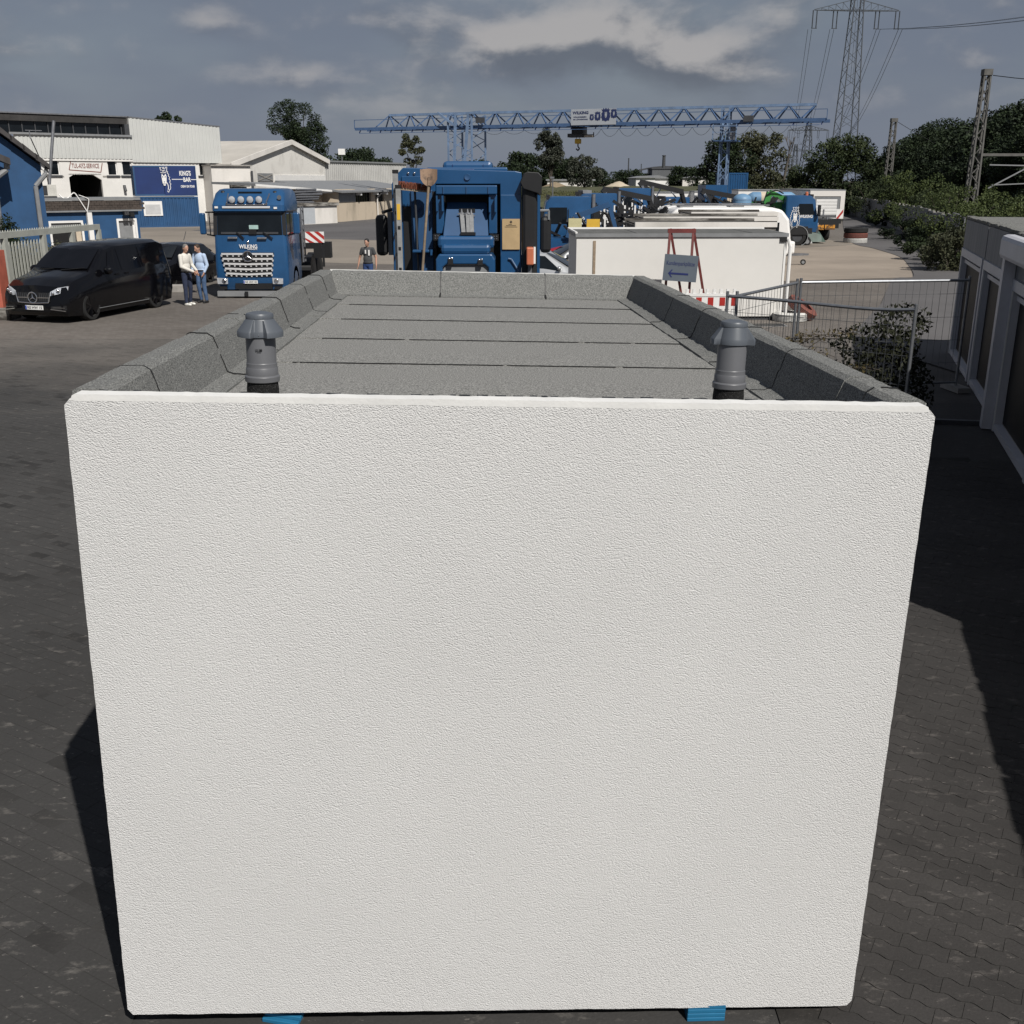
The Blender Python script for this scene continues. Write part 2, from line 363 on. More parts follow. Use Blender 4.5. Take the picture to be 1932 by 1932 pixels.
sheet('access_road', [(7.990,24.656)]+curve([(11.198,31.795),(14.480,40.033),(15.535,40.928),(17.186,45.774),(19.035,52.248),(19.894,58.409),(20.910,66.179),(29.491,95.638),(40.808,132.352)])+curve([(43.616,137.120),(37.476,112.719),(28.909,79.505),(24.924,60.792),(22.828,47.241)])+[(26, 20), (9, 18)], .0325, G_GREY)
random.seed(5)
mk = M()
for px in range(3):
    y0 = 27.5+px*-2.0; mk.box(12.3-px*.7, 13.6-px*.7, y0, y0+.45, .0345, .037)
mk.build('road_marking', mat('worn_road_paint', (.45, .43, .36), .9, var=.3, vs=6), kind='structure')
# interlocking pavers beside the white building
def paver(n=6, g_=.0046):
    l, w, g, gx = .2225, .11, g_, .0022; top = []
    for i in range(2*n+1):
        t = i/(2*n); top.append((-l/2+gx/2+(l-gx)*t, w/2-g/2+.009*math.sin(t*4*math.pi)))
    bot = [(x, y-(w-g)) for x, y in reversed(top)]
    p = top+bot; b = M().prism(p, 0, .010, 'z')
    return b
G_PAVE = gmat('paver_grey', (.043, .040, .038), .25, .7, .55, (.2, .18, .165), rnd=.3)
pm = paver().mesh('paver', G_PAVE)
pa = (2.885,6.894); pb = (3.328,6.635); ang = math.atan2(pb[1]-pa[1], pb[0]-pa[0])
bed = sheet('paver_bed', [(1.2, 2.4), (4.2, 2.4), (6.2, 13.6), (1.2, 13.6)], .0115, gmat('joint_dirt', (.026, .024, .022), .4, 2, .3))
def inside(x, y): return 1.45 < x < 1.2+.48*y and 2.6 < y < 13.4
def grid(fn, rows, cols, o):
    out = []; ca, sa = math.cos(ang), math.sin(ang)
    for r in range(-rows, rows):
        for c in range(-cols, cols):
            u = c*.2225+(r % 2)*.111; v = r*.110
            x, y = o[0]+u*ca-v*sa, o[1]+u*sa+v*ca
            if fn(x, y): out.append((x, y))
    return out
cells = sorted(grid(inside, 90, 60, (2.8, 5.5)), key=lambda p: p[0]**2+p[1]**2)
for i, (x, y) in enumerate(cells[:300]):
    o = place('paver', pm, bed, loc=(x, y, .0075+random.uniform(-.0016, .0016))); o.rotation_euler = (random.uniform(-.006, .006), random.uniform(-.006, .006), ang+random.uniform(-.006, .006))
def joined(name, cs, parent, src, m, z=.0075):
    b = M(); ca, sa = math.cos(ang), math.sin(ang)
    for x, y in cs:
        dz = random.uniform(-.0016, .0016)
        b.add([(x+p[0]*ca-p[1]*sa, y+p[0]*sa+p[1]*ca, z+p[2]+dz) for p in src.v], src.f)
    return b.build(name, m, parent, kind='stuff', fix=False)
joined('pavers', cells[300:], bed, paver(), G_PAVE)
def inside2(x, y): return -.56*y-.6 < x < (-1.72 if y < 10.6 else -.3*(y-10.6)-1.72 if y < 12 else -2.1) and 3.0 < y < 24.5
bed2 = sheet('paver_bed', [(-2, 2.8), (-1.7, 2.8), (-1.7, 10.6), (-2.2, 24.6), (-14.5, 24.6)], .0163, gmat('joint_dirt_yard', (.037, .0355, .034), .3, 1, .3, far=(17, 25.5, (.13, .117, .105))))
joined('pavers', grid(inside2, 190, 110, (-6, 12)), bed2, paver(2), gmat('paver_dusty', (.045, .0435, .042), .2, .22, .55, (.19, .175, .16), far=(17, 25.5, (.158, .142, .127))))

# ---- white flat-roofed prefabricated building in the foreground
def speck(name, a, b, sc=170, bump=.002):
    m = mat(name, a, .95, col2=b, mix=(.42, .60), vs=sc, bump=bump, bs=sc*.8, spec=.25); return m
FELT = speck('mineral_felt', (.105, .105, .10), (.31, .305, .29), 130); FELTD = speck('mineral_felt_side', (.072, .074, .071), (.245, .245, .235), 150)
TAR = mat('bitumen', (.010, .010, .010), .45, var=.3, vs=40, bump=.002, bs=200)
def plaster(name, col):
    m = bpy.data.materials.new(name); m.use_nodes = True; t = m.node_tree; p = t.nodes['Principled BSDF']; ns = t.nodes; lk = t.links.new
    p.inputs['Roughness'].default_value = .92; p.inputs['Specular IOR Level'].default_value = .2
    co = ns.new('ShaderNodeTexCoord')
    def nz(sc, det, st=(1, 1, 1), dist=0):
        mp = ns.new('ShaderNodeMapping'); lk(co.outputs['Object'], mp.inputs[0]); mp.inputs['Scale'].default_value = st
        n = ns.new('ShaderNodeTexNoise'); lk(mp.outputs[0], n.inputs['Vector']); n.inputs['Scale'].default_value = sc; n.inputs['Detail'].default_value = det; n.inputs['Distortion'].default_value = dist; return n.outputs[0]
    mr = ns.new('ShaderNodeMapRange'); lk(nz(.8, 5), mr.inputs[0]); mr.inputs[1].default_value = .35; mr.inputs[2].default_value = .65
    mx = ns.new('ShaderNodeMix'); mx.data_type = 'RGBA'; lk(mr.outputs[0], mx.inputs[0]); mx.inputs[6].default_value = (*[c*.97 for c in col], 1); mx.inputs[7].default_value = (*[c*1.02 for c in col], 1)
    lk(mx.outputs[2], p.inputs['Base Color'])
    v = ns.new('ShaderNodeTexVoronoi'); v.feature = 'SMOOTH_F1'; v.inputs['Scale'].default_value = 195; v.inputs['Randomness'].default_value = 1; v.inputs['Smoothness'].default_value = .5
    mp = ns.new('ShaderNodeMapping'); lk(co.outputs['Object'], mp.inputs[0]); mp.inputs['Scale'].default_value = (.8, 1, 1.25); lk(mp.outputs[0], v.inputs['Vector'])
    a = ns.new('ShaderNodeMath'); a.operation = 'MULTIPLY'; lk(v.outputs['Distance'], a.inputs[0]); a.inputs[1].default_value = -.9
    b = ns.new('ShaderNodeMath'); b.operation = 'MULTIPLY_ADD'; lk(nz(215, 4, (.8, 1, 1.3), .6), b.inputs[0]); b.inputs[1].default_value = 1.2; lk(a.outputs[0], b.inputs[2])
    bp = ns.new('ShaderNodeBump'); bp.inputs['Strength'].default_value = 1; bp.inputs['Distance'].default_value = .0032; lk(b.outputs[0], bp.inputs['Height']); lk(bp.outputs[0], p.inputs['Normal'])
    return m
PLAST = plaster('rough_white_plaster', (.622, .617, .606)); PLASTS = mat('smooth_white_plaster', (.67, .665, .645), .9, var=.07, bump=.0012, bs=60)
GW, GL, GH, DK = 3.2008, 6.6885, 2.7318, 2.515
g = T('flat_roofed_building', 'white rough-plastered flat-roofed building filling the foreground, with grey felt roof and parapet', 'building', (-.074, 3.6837, .1))
g.rotation_mode = 'YXZ'; g.rotation_euler = (-.0152, .0223, .0399)
hw = GW/2
def wavy(u0, u1, v, n, amp): return [(u0+(u1-u0)*i/n, v+random.uniform(-amp, amp)) for i in range(n+1)]
random.seed(3)
el = [(-hw+random.uniform(-.0012, .0012), .03+(GH-.068)*i/60) for i in range(61)]; er = [(hw+random.uniform(-.0012, .0012), z) for _, z in el]
poly = [(-hw+.02, 0)]+[(x, z) for x, z in wavy(-hw+.05, hw-.05, .0, 60, .0015)]+[(hw-.02, .004)]+er+[(hw-.022, GH-.014), (hw-.026, GH-.018)]+[(-hw+.026, GH-.018), (-hw+.022, GH-.014)]+el[::-1]
M().prism(poly, 0, .12).build('front_wall', PLAST, g)
band = [(-hw+.024, GH-.02)]+wavy(-hw+.05, hw-.05, GH-.022, 120, .0012)+[(hw-.024, GH-.02), (hw-.031, GH-.002)]+wavy(hw-.04, -hw+.04, GH+.002, 90, .0015)+[(-hw+.031, GH-.002)]
M().prism(band, -.0004, .075).build('top_band', PLASTS, g)
bx('side_wall', PLAST, g, -hw+.002, -hw+.12, .122, GL-.12, .002, GH-.07); bx('side_wall', PLAST, g, hw-.12, hw-.002, .122, GL-.12, .002, GH-.07)
bx('back_wall', PLAST, g, -hw+.004, hw-.004, GL-.118, GL, .003, GH-.06)
bx('roof_slab', CONC, g, -hw+.122, hw-.122, .122, GL-.12, DK-.15, DK-.012); bx('floor_slab', CONC, g, -hw+.122, hw-.122, .122, GL-.12, .004, .14)
ys = [.13, 1.24, 2.24, 3.30, 4.45, 5.58, GL-.2]
for i, (a, b) in enumerate(zip(ys, ys[1:])):
    n = 48; rngs = []
    near = [(-1.47+2.94*k/n, a-.02+random.uniform(-.004, .004)) for k in range(n+1)]
    vs = [(x, y, DK+.0045) for x, y in near]+[(x, y, DK-.004) for x, y in near]+[(x, b+.02, DK-.002) for x, y in near]
    k = n+1; fs = [(i2, i2+1, 2*k+i2+1, 2*k+i2) for i2 in range(n)]+[(i2+1, i2, k+i2, k+i2+1) for i2 in range(n)]
    sh = M().add(vs, fs).build('felt_sheet', FELT, g)
    bd = M()
    x = -1.36+random.uniform(0, .25)
    while x < 1.38:
        l = random.uniform(.012, .06); 
        bd.box(x, x+l, a-.0225-random.uniform(0, .0035), a-.0195, DK+.0003, DK+.0048+random.uniform(0, .001))
        x += l*.98
    bd.build('bitumen_seam', TAR, sh, kind='stuff')
def flash(prof, a, b, side, lip=0):
    n = max(2, int((b-a)/.06)); rings = []
    for k in range(n+1):
        y = a+(b-a)*k/n; j = random.uniform(-.0025, .0025)
        rings.append([(side*(x+j), y, z+j+lip) for x, z in prof])
    return M().loft(rings)
PR = [(-hw-.002, GH-.075), (-hw-.006, GH-.006), (-hw+.01, GH+.004), (-hw+.10, GH+.004), (-hw+.128, GH-.014), (-1.408, DK+.022), (-1.375, DK+.011), (-1.30, DK+.0085), (-1.30, DK-.003), (-hw+.03, DK-.004)]
for side, cuts in ((-1, [.10, .36, 1.46, 2.41, 3.47, 4.5, 5.53, GL-.01]), (1, [.10, .62, 1.72, 2.63, 3.72, 4.85, 5.9, GL-.01])):
    for i, (a, b) in enumerate(zip(cuts, cuts[1:])):
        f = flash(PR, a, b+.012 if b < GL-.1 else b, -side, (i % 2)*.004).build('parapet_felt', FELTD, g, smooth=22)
        if b < GL-.1:
            bd = M(); pr = PR[1:8]
            for (xa, za), (xb, zb) in zip(pr, pr[1:]):
                m_ = max(1, int(math.hypot(xb-xa, zb-za)/.03))
                for q in range(m_):
                    t = q/m_; t2 = (q+1)/m_; jy = random.uniform(-.009, .009); w = random.uniform(.003, .008)
                    p0 = (side*(xa+(xb-xa)*t), za+(zb-za)*t+.003); p1 = (side*(xa+(xb-xa)*t2), za+(zb-za)*t2+.003)
                    if random.random() < .9: bd.bar((-p0[0]*-1, b+jy, p0[1]), (p1[0], b+jy, p1[1]), w, .007)
            bd.build('bitumen_seam', TAR, f, kind='stuff')
PB = [(GL-.075, GH+.004), (GL-.1, GH-.01), (GL-.2, DK+.028), (GL-.235, DK+.012), (GL-.3, DK+.009), (GL-.3, DK-.002), (GL+.004, DK-.002), (GL+.006, GH+.002)]
for a, b in ((-1.47, -.42), (-.416, .60), (.604, 1.47)):
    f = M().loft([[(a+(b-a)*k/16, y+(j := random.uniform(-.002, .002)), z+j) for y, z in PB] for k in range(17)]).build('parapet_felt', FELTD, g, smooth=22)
    if a > -1: M().bar((a, GL-.31, DK+.014), (a, GL-.2, DK+.032), .012, .006).bar((a, GL-.2, DK+.032), (a, GL-.098, GH-.006), .01, .006).bar((a, GL-.1, GH-.002), (a, GL, GH+.006), .01, .006).build('bitumen_seam', TAR, f, kind='stuff')
bx('edge_strip', PLASTS, g, -1.5, 1.5, GL+.007, GL+.02, GH-.03, GH+.008)
tr = M(); x = -1.5
while x < 1.5:
    l = random.uniform(.015, .09)
    if random.random() < .5: tr.box(x, x+l*.6, .078+random.uniform(-.006, .002), .10, GH-.03, GH+.0005+random.uniform(0, .0025))
    x += l
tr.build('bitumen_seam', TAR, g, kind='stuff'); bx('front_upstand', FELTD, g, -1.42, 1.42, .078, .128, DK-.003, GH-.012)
# vent pipes on the roof
PIPE = mat('grey_vent_plastic', (.085, .095, .11), .42, var=.04); PIPE2 = mat('grey_vent_plastic_pipe', (.115, .117, .125), .4, var=.04)
Mg = Matrix.Translation(g.location) @ g.rotation_euler.to_matrix().to_4x4()
def vent(x, y, notch, label, sticker):
    t = T('vent_pipe', label, 'vent pipe', tuple(Mg @ Vector((x, y, DK+.008))), 0, 'vent pipes on the felt roof')
    t.rotation_mode = 'YXZ'; t.rotation_euler = g.rotation_euler.copy()
    M().lathe([(.0655, -.02), (.066, .13), (.063, .165)], n=40).build('base_sleeve', TARS, t, smooth=40)
    b = .165; 
    M().lathe([(.069, b), (.0712, b+0.0027), (.0715, b+0.0216), (.0685, b+0.0261), (.066, b+0.0279), (.0655, b+0.0558), (.0635, b+0.0594), (.063, b+0.0612), (.0628, b+0.0765), (.0612, b+0.0783), (.0605, b+0.0810), (.061, b+0.2070), (.058, b+0.2205)], n=48).build('pipe', PIPE2, t, smooth=30)
    rings = []; nn = 120
    prof = [(.066, .090, b+0.1863), (.0672, .0935, b+0.1872), (.0672, .0932, b+0.2070), (.065, .090, b+0.2124), (.0565, .0585, b+0.2547), (.055, .0562, b+0.2583), (.0565, .0565, b+0.2601), (.0568, .0568, b+0.2727), (.053, .053, b+0.2799), (.03, .03, b+0.2862), (.004, .004, b+0.2880)]
    for rin, rout, z in prof:
        rg = []
        for i in range(nn):
            a = 2*math.pi*i/nn; k = 1
            for c, wd in notch:
                d = abs((a-c+math.pi) % (2*math.pi)-math.pi)
                k = min(k, max(0, min(1, (d-wd)/.07)))
            r = rin+(rout-rin)*k; rg.append((r*math.cos(a), r*math.sin(a), z))
        rings.append(rg)
    cap = M().loft(rings).build('cap', PIPE, t, smooth=32)
    if sticker:
        st = M()
        for i, w in enumerate((.0015, .003, .0015, .006, .006)): st.box(-.012+i*.0055, -.012+i*.0055+w, -.0622, -.0608, b+0.1332, b+0.1404)
        st.box(-.012, .013, -.0618, -.0606, b+0.1300, b+0.1314); st.box(-.006, .010, -.0617, -.0604, b+0.1251, b+0.1269)
        st.build('sticker', BLACK, t, kind='stuff')
        M().ell((.006, -.0683, b+0.1971), (.003, .0015, .003), 10, 6).build('screw', CHROME, cap, smooth=60)
TARS = speck('bitumen_with_granules', (.008, .008, .008), (.10, .10, .10), 260); 
for e in TARS.node_tree.nodes:
    if e.type == 'MAP_RANGE': e.inputs[1].default_value = .56; e.inputs[2].default_value = .66
hp = -math.pi/2
vent(-1.005, .6, [(hp+.1, .30), (hp+.1+2.1, .30), (hp+.1-2.1, .30)], 'grey plastic vent pipe with a sticker on the left of the felt roof', True)
vent(.967, .6, [(hp-.1, 1.02), (hp-.1+math.pi, 1.02)], 'grey plastic vent pipe without a sticker on the right of the felt roof', False)
# blue plastic wedges under it
BP = mat('blue_plastic', (.015, .13, .25), .5)
for i, (x, y, rz, lab) in enumerate(((-1.0, 3.83, -.2, 'blue plastic packing wedge splayed under the white wall, left one'), (.868, 3.83, .03, 'two neatly stacked blue packing plates under the white wall, right one'))):
    t = T('packing_wedge', lab, 'packing block', (x, y, .004), rz, 'blue packing under the building')
    for k in range(4): 
        sh = (k-1.5)*(.035 if i == 0 else .004)
        M().add([(p[0]*.085+sh*.2, p[1]*.09-.02+sh*(.5 if i == 0 else .2), k*.022+p[2]) for p in ((-1,-1,0),(1,-1,0),(1,1,0),(-1,1,0),(-1,-1,.02),(1,-1,.02),(1,1,.02),(-1,1,.02))], [(0,3,2,1),(4,5,6,7),(0,1,5,4),(1,2,6,5),(2,3,7,6),(3,0,4,7)]).build('plate', BP, t, bevel=.003)

# ---- left: hall with metal cladding, containers, annex, house, gate
HW = mat('hall_white_wall', (.66, .645, .615), .85, var=.08, vs=.4, bump=.003, bs=8)
CLAD = mat('pale_metal_cladding', (.50, .505, .485), .5, var=.06, vs=.3)
CLAD2 = mat('grey_metal_cladding', (.42, .415, .40), .55, var=.12, vs=.4)
DARKIN = mat('dark_interior', (.006, .006, .007), .9)
FASC = mat('dark_bitumen_fascia', (.028, .026, .025), .75, var=.4, vs=1.5)
t = TP('workshop_hall', 'long white workshop hall with pale metal cladding and a dark clerestory band under its roof', 'hall', (-40.376,88.500,0.70827))
ub, ue = 0.0, (17.979,4.065)[0]
zc0, zc1 = (2.810,5.297)[1], (17.916,5.083)[1]
ztr = (18.204,8.196)[1]; ztm = (9.913,8.719)[1]; um = (9.726,7.085)[0]
zs = (4.925,7.157)[1]
# lower wall with real openings: wall pieces between them
o1 = (2.737,3.506,4.224,5.266); o2 = (7.505,8.329,4.134,5.123); o3 = (8.765,9.603,4.139,5.137); o4 = (15.803,16.593,4.051,4.898); o5 = (16.836,17.615,4.054,4.907); og = (4.186,6.894,2.082,4.126)
o0 = (1.363,2.082,4.254,4.646)
zw = max(o2[3], zc0)
w = M(); win = sorted([o0, o1, o2, o3, o4, o5]); zl = min(o[2] for o in win[1:]); cur = ub
for o in win: w.box(cur, o[0], 0, .3, zl, zw); cur = o[1]
w.box(cur, ue, 0, .3, zl, zw); w.box(ub, og[0], 0, .3, 0, zl-.001); w.box(og[1], ue, 0, .3, 0, zl-.001); w.box(og[0], og[1], 0, .3, og[3], zl-.001)
w.build('wall', HW, t)
for o in win:
    f = M().box(o[0], o[0]+.08, .1, .16, zl, zw-.02).box(o[1]-.08, o[1], .1, .16, zl, zw-.02).build('window', WHITE, t, kind='stuff')
    fr('pane', GLASS, f, o[0]+.08, o[1]-.08, zl+.002, zw-.02, .14, .155); fr('sill', DGREY, f, o[0]-.15, o[1]+.15, zl-.22, zl-.05, -.08, -.002)
fr('band', CONC, t, ub+.02, (3.789,4.083)[0], zl-.2, zl-.08, -.03, -.004); fr('band', CONC, t, (7.014,4.094)[0], (9.904,4.104)[0], zl-.2, zl-.08, -.03, -.004)
ww = og[1]-og[0]; hh = og[3]
M().prism([(og[0]+.002,og[3]-.3),(og[0]+.002,og[3]-.002),(og[0]+.5,og[3]-.002)], .02, .28).prism([(og[1]-.002,og[3]-.5),(og[1]-.002,og[3]-.002),(og[1]-.8,og[3]-.002)], .02, .28).build('doorway_haunch', HW, t, kind='stuff')
M().box(og[0]-.4, og[0]-.01, .31, 6, 0, og[3]).box(og[1]+.01, og[1]+.4, .31, 6, 0, og[3]).box(og[0]-.4, og[1]+.4, 6, 6.2, 0, og[3]).box(og[0]-.4, og[1]+.4, .31, 6.2, og[3]+.002, og[3]+.2).build('doorway_interior', DARKIN, t)
slope = lambda u: ztm+(ztr-ztm)*(u-um)/(ue-um)
corr('cladding', CLAD, t, um, ue+.05, zc1, 0, .32, .035, -.12, slope=slope)
corr('cladding', CLAD, t, (0.257,6.659)[0], um-.01, zc1+.25, zs, .32, .035, -.12)
w = M().prism([(um, zc1+.06), (ue, zc1+.06), (ue, ztr-.05), (um, ztm-.05)], -.1, .2); w.box((0.257,6.659)[0], um, -.1, .2, zc1+.06, zs-.02); w.box(ue-.2, ue+.03, -.12, 14, .05, ztr-.4).build('end_wall', HW, t)
zcl = ztm+.02; uL = -6
c = M().box(uL, um-.4, .5, .7, zs, zcl-.55).build('clerestory_glazing', GLASS, t)
for i in range(16):
    u = uL+(um-.5-uL)*i/15; bx('glazing_bar', DGREY, c, u-.04, u+.04, .42, .5, zs, zcl-.56)
fr('clerestory_fascia', FASC, t, uL, um-.1, zcl-.55, zcl, .2, .6); fr('gutter', GREYP, t, (-0.162,7.132)[0], um+.1, zs-.02, zs+.14, -.3, -.08); fr('clerestory_jamb', DGREY, t, um-.4, um-.02, zs, zcl-.555, -.08, .6)
fr('roof_edge', STEEL, t, uL, um+.05, zcl+.002, zcl+.1, .1, 9); M().prism([(um, ztm), (ue+.1, ztr), (ue+.1, ztr+.1), (um, ztm+.1)], -.18, 9).build('roof', STEEL, t)
tr0 = (4.390,6.897,4.544,4.895); SIGNR = mat('sign_brown_red', (.16, .045, .035), .7)
text('TUL-KFZ-SERVICE', t, SIGNR, tr0[0]+.12, tr0[1]-.1, tr0[2]+.02, tr0[3]+.05, -.012, bold=.02)
M().ribbon([(tr0[0]+.1, tr0[3]+.25), (tr0[0]-.12, tr0[2]-.12), (tr0[1], tr0[2]-.3), (tr0[1]+.2, tr0[3]+.1)], .07, -.01).build('sign_bracket_line', SIGNR, t)
lp = (8.762,2.895); M().cyl((lp[0], -.3, lp[1]-.2), (lp[0], -.1, lp[1]+.2), .12).box(lp[0]-.1, lp[0]+.1, -.15, 0, lp[1]+.1, lp[1]+.3).build('wall_lamp', DGREY, t)
# stacked containers
def container(name, label, p, L, D, H, m, z0=0, group=None, front=True, pitch=.28):
    c = T(name, label, 'container', (p[0], p[1], z0), p[2], group)
    s = .12
    M().box(0, s, 0, s, 0, H).box(L-s, L, 0, s, 0, H).box(0, s, D-s, D, 0, H).box(L-s, L, D-s, D, 0, H).box(s, L-s, .01, s, 0, .14).box(s, L-s, .01, s, H-.12, H).box(s, L-s, D-s, D-.01, 0, .14).box(s, L-s, D-s, D-.01, H-.12, H).box(.01, s-.01, s, D-s, 0, .14).box(L-s+.01, L-.01, s, D-s, 0, .14).build('frame', m, c)
    bx('roof', m, c, .01, L-.01, .02, D-.02, H-.13, H-.02); bx('floor', DGREY, c, s, L-s, s, D-s, .03, .12)
    def side(x0, x1, y): corr('side_panel', m, c, x0, x1, .14, H-.12, pitch, .035, y)
    if front: side(s, L-s, .06)
    o = corr('side_panel', m, c, s, D-s, .14, H-.12, pitch, .035, 0); o.location = (L-.06, 0, 0); o.rotation_euler = (0, 0, R(90))
    o = corr('side_panel', m, c, s, D-s, .14, H-.12, pitch, .035, 0); o.location = (.06, D, 0); o.rotation_euler = (0, 0, R(-90))
    bx('back_panel', m, c, s, L-s, D-.08, D-.04, .14, H-.12)
    return c
KBP = (-29.616,85.000,0.41375); KL = (4.754,1.154)[0]; KH = (2.443,2.407)[1]; KT = (2.667,4.693)[1]
c = container('office_container', 'lower matt blue container with a white shuttered window, below the lion sign', KBP, KL, 2.4, KH-.06, BLUEM, group='blue containers by the white hall')
r0 = (0.504,1.933,0.907,2.017); fr_ = fr('window_frame', WHITE, c, r0[0], r0[1], r0[2], r0[3], -.03, .05)
for i in range(8):
    z = r0[2]+.12+(r0[3]-r0[2]-.35)*i/8; fr('shutter_slat', mat('shutter', (.5, .5, .5), .6), fr_, r0[0]+.14, r0[1]-.14, z, z+(r0[3]-r0[2]-.35)/8-.012, -.045, -.031)
c = container('sign_container', 'upper navy container with the white lion head and KING\'S BAR lettering', KBP, KL, 2.4, KT-KH, BLUEM, KH, 'blue containers by the white hall', front=False)
us = (2.255,3.666)[0]; Hc = KT-KH
p1 = fr('sign_board', NAVY, c, .1, us-.03, .1, Hc-.08, .03, .06); p2 = fr('sign_board', NAVY, c, us, KL-.05, .07, Hc-.06, .0, .04)
def kz(v): return v-KH
kr = (3.479,4.353,3.936,4.322); text("KING'S", p2, WHITE, kr[0], kr[1], kz(kr[2]), kz(kr[3]), -.012, bold=.03)
kr = (3.747,4.326,3.476,3.812); text('BAR', p2, WHITE, kr[0], kr[1], kz(kr[2]), kz(kr[3]), -.012, bold=.03)
kr = (3.506,4.579,3.036,3.223); text('CREW ON TOUR', p2, WHITE, kr[0], kr[1], kz(kr[2]), kz(kr[3]), -.012, bold=.03)
a = (2.861,3.666); b = (3.714,3.667); b2 = (4.326,3.649); e = (4.802,3.650)
M().ribbon([(a[0], kz(a[1])), (b[0], kz(b[1]))], .05, -.01).ribbon([(b2[0], kz(b2[1])), (e[0], kz(e[1]))], .05, -.01).build('sign_line', WHITE, p2, fix=False, kind='stuff')
lb = (2.280,2.685); lt = (2.471,4.631)
lion(p2, lb[0], kz(lb[1]), lt[1]-lb[1], WHITE, WHITE, NAVY, None, -.012, half=True)
# blue annex with shingled fascia
t = TP('blue_annex', 'low blue flat-roofed annex with a brown shingled fascia in front of the white hall', 'annex', (-26.720,60.500,0.73175))
uE = (5.837,0.561)[0]; zf0 = (2.509,1.853)[1]; zf1 = (2.588,2.483)[1]; zf2 = (2.599,2.573)[1]; uA = -4
dw = (4.567,5.551,-0.053,1.309); wd = (0.665,2.357,0.082,1.268)
w = M(); w.box(uA, wd[0], 0, .25, 0, zf0); w.box(wd[1], dw[0], 0, .25, 0, zf0); w.box(dw[1], uE, 0, .25, 0, zf0); w.box(wd[0], wd[1], 0, .25, wd[3], zf0); w.box(dw[0], dw[1], 0, .25, dw[3], zf0)
w.box(uE-.25, uE, .251, 3, 0, zf0).build('wall', BLUEM, t)
for o, nm, inn in ((dw, 'door', GREYP), (wd, 'window', DARKIN)):
    f = M().box(o[0]-.12, o[0], -.05, .2, 0, o[3]+.12).box(o[1], o[1]+.12, -.05, .2, 0, o[3]+.12).box(o[0], o[1], -.05, .2, o[3], o[3]+.12).build(nm, WHITE, t)
    if nm == 'door': fr('door_leaf', GREYP, f, o[0]+.01, o[1]-.16, 0.02, o[3]-.01, .06, .1); fr('reveal', WHITE, f, o[1]-.15, o[1]-.005, .02, o[3]-.01, .0, .2)
    else: fr('opening', DARKIN, f, o[0]+.01, o[1]-.3, 0.02, o[3]-.35, .2, .24); fr('roller_shutter', GREYP, f, o[0]+.01, o[1]-.01, o[3]-.34, o[3]-.005, .05, .15); fr('curtain', CREAM, f, o[1]-.29, o[1]-.01, .02, o[3]-.36, .1, .16)
SHIN = mat('brown_shingle', (.055, .043, .036), .8, var=.3, vs=3)
sh = M(); rows = 4; hz = (zf1-zf0-.1)/rows; random.seed(9)
for r in range(rows):
    u = uA+(r % 2)*.15
    while u < uE+.1:
        d0 = -.16+random.uniform(0, .012); sh.box(u+.008, u+.292, d0-.02*((r+1) % 2), -.1, zf0+.1+r*hz, zf0+.1+(r+1)*hz-.008); u += .3
sh.build('shingles', SHIN, t, kind='stuff')
bx('fascia_board', SHIN, t, uA, uE+.1, -.09, .1, zf0+.002, zf1-.01); fr('eaves_trim', GREYP, t, uA, uE+.15, zf0, zf0+.09, -.2, -.1); fr('roof_trim', GREYP, t, uA, uE+.12, zf1+.002, zf2+.06, -.2, 2.9)
pp = (2.741,1.824)
M().box(pp[0]-.05, pp[0]+.22, -.28, -.06, 0, pp[1]).build('cable_duct', WHITE, t)
fl = (5.280,1.645); f = M().box(fl[0]-.12, fl[0]+.12, -.45, -.2, fl[1]-.1, fl[1]+.14).box(fl[0]-.5, fl[0]-.2, -.5, -.25, fl[1]-.02, fl[1]+.22).box(fl[0]-.4, fl[0]+.3, -.2, -.003, fl[1]-.02, fl[1]+.03).build('floodlight', BLACK, t)
bx('lamp_glass', CHROME, f, fl[0]-.48, fl[0]-.22, -.52, -.501, fl[1], fl[1]+.2)
A0 = (-26.720,60.500,0.73175); ca, sa = math.cos(A0[2]), math.sin(A0[2])
def an(u, y, z): return (A0[0]+u*ca-y*sa, A0[1]+u*sa+y*ca, z)
r0 = (0.311,1.319,2.603,3.363); zr = zf2+.06
t = T('air_conditioner', 'pale air conditioning unit with a dark grille on the annex roof', 'air conditioner', an(r0[0], .4, zr), A0[2]-.2)
wA = r0[1]-r0[0]; hA = r0[3]-zr
bx('casing', mat('pale_casing', (.50, .49, .45), .6), t, 0, wA, 0, .5, .1, hA, bevel=.02); gr = bx('grille', BLACK, t, .06, wA*.52, -.02, -.002, .16, hA-.06)
for i in range(9): bx('grille_bar', DGREY, gr, .08, wA*.5, -.03, -.021, .2+i*(hA-.32)/9, .23+i*(hA-.32)/9)
M().box(0, wA, .02, .1, 0, .095).box(0, wA, .38, .46, 0, .095).build('feet', DGREY, t, kind='stuff')
t = T('cable_bundle', 'loose white cables running from the air conditioner over the annex roof edge', 'cables', an(0, 0, 0), A0[2])
pts = [((1.377,2.844), .1), ((1.528,2.644), 0), ((1.783,2.642), -.1), ((2.125,2.913), -.15), ((2.342,2.586), -.22), ((2.741,1.824), -.26)]
M().tube(curve([(p[0], y, p[1]) for p, y in pts], 4), .035, 5).build('cable', WHITE, t)
pts = [((2.367,2.786), -.2), ((2.763,2.632), -.25), ((2.875,2.479), -.28), ((2.710,1.875), -.27)]
M().tube(curve([(p[0], y, p[1]) for p, y in pts], 4), .025, 5).build('cable', WHITE, t)
a = (0.982,6.802); b = (1.031,3.387)
t = T('antenna_mast', 'thin leaning metal antenna mast on the annex roof', 'mast', an(b[0], .9, zr), A0[2])
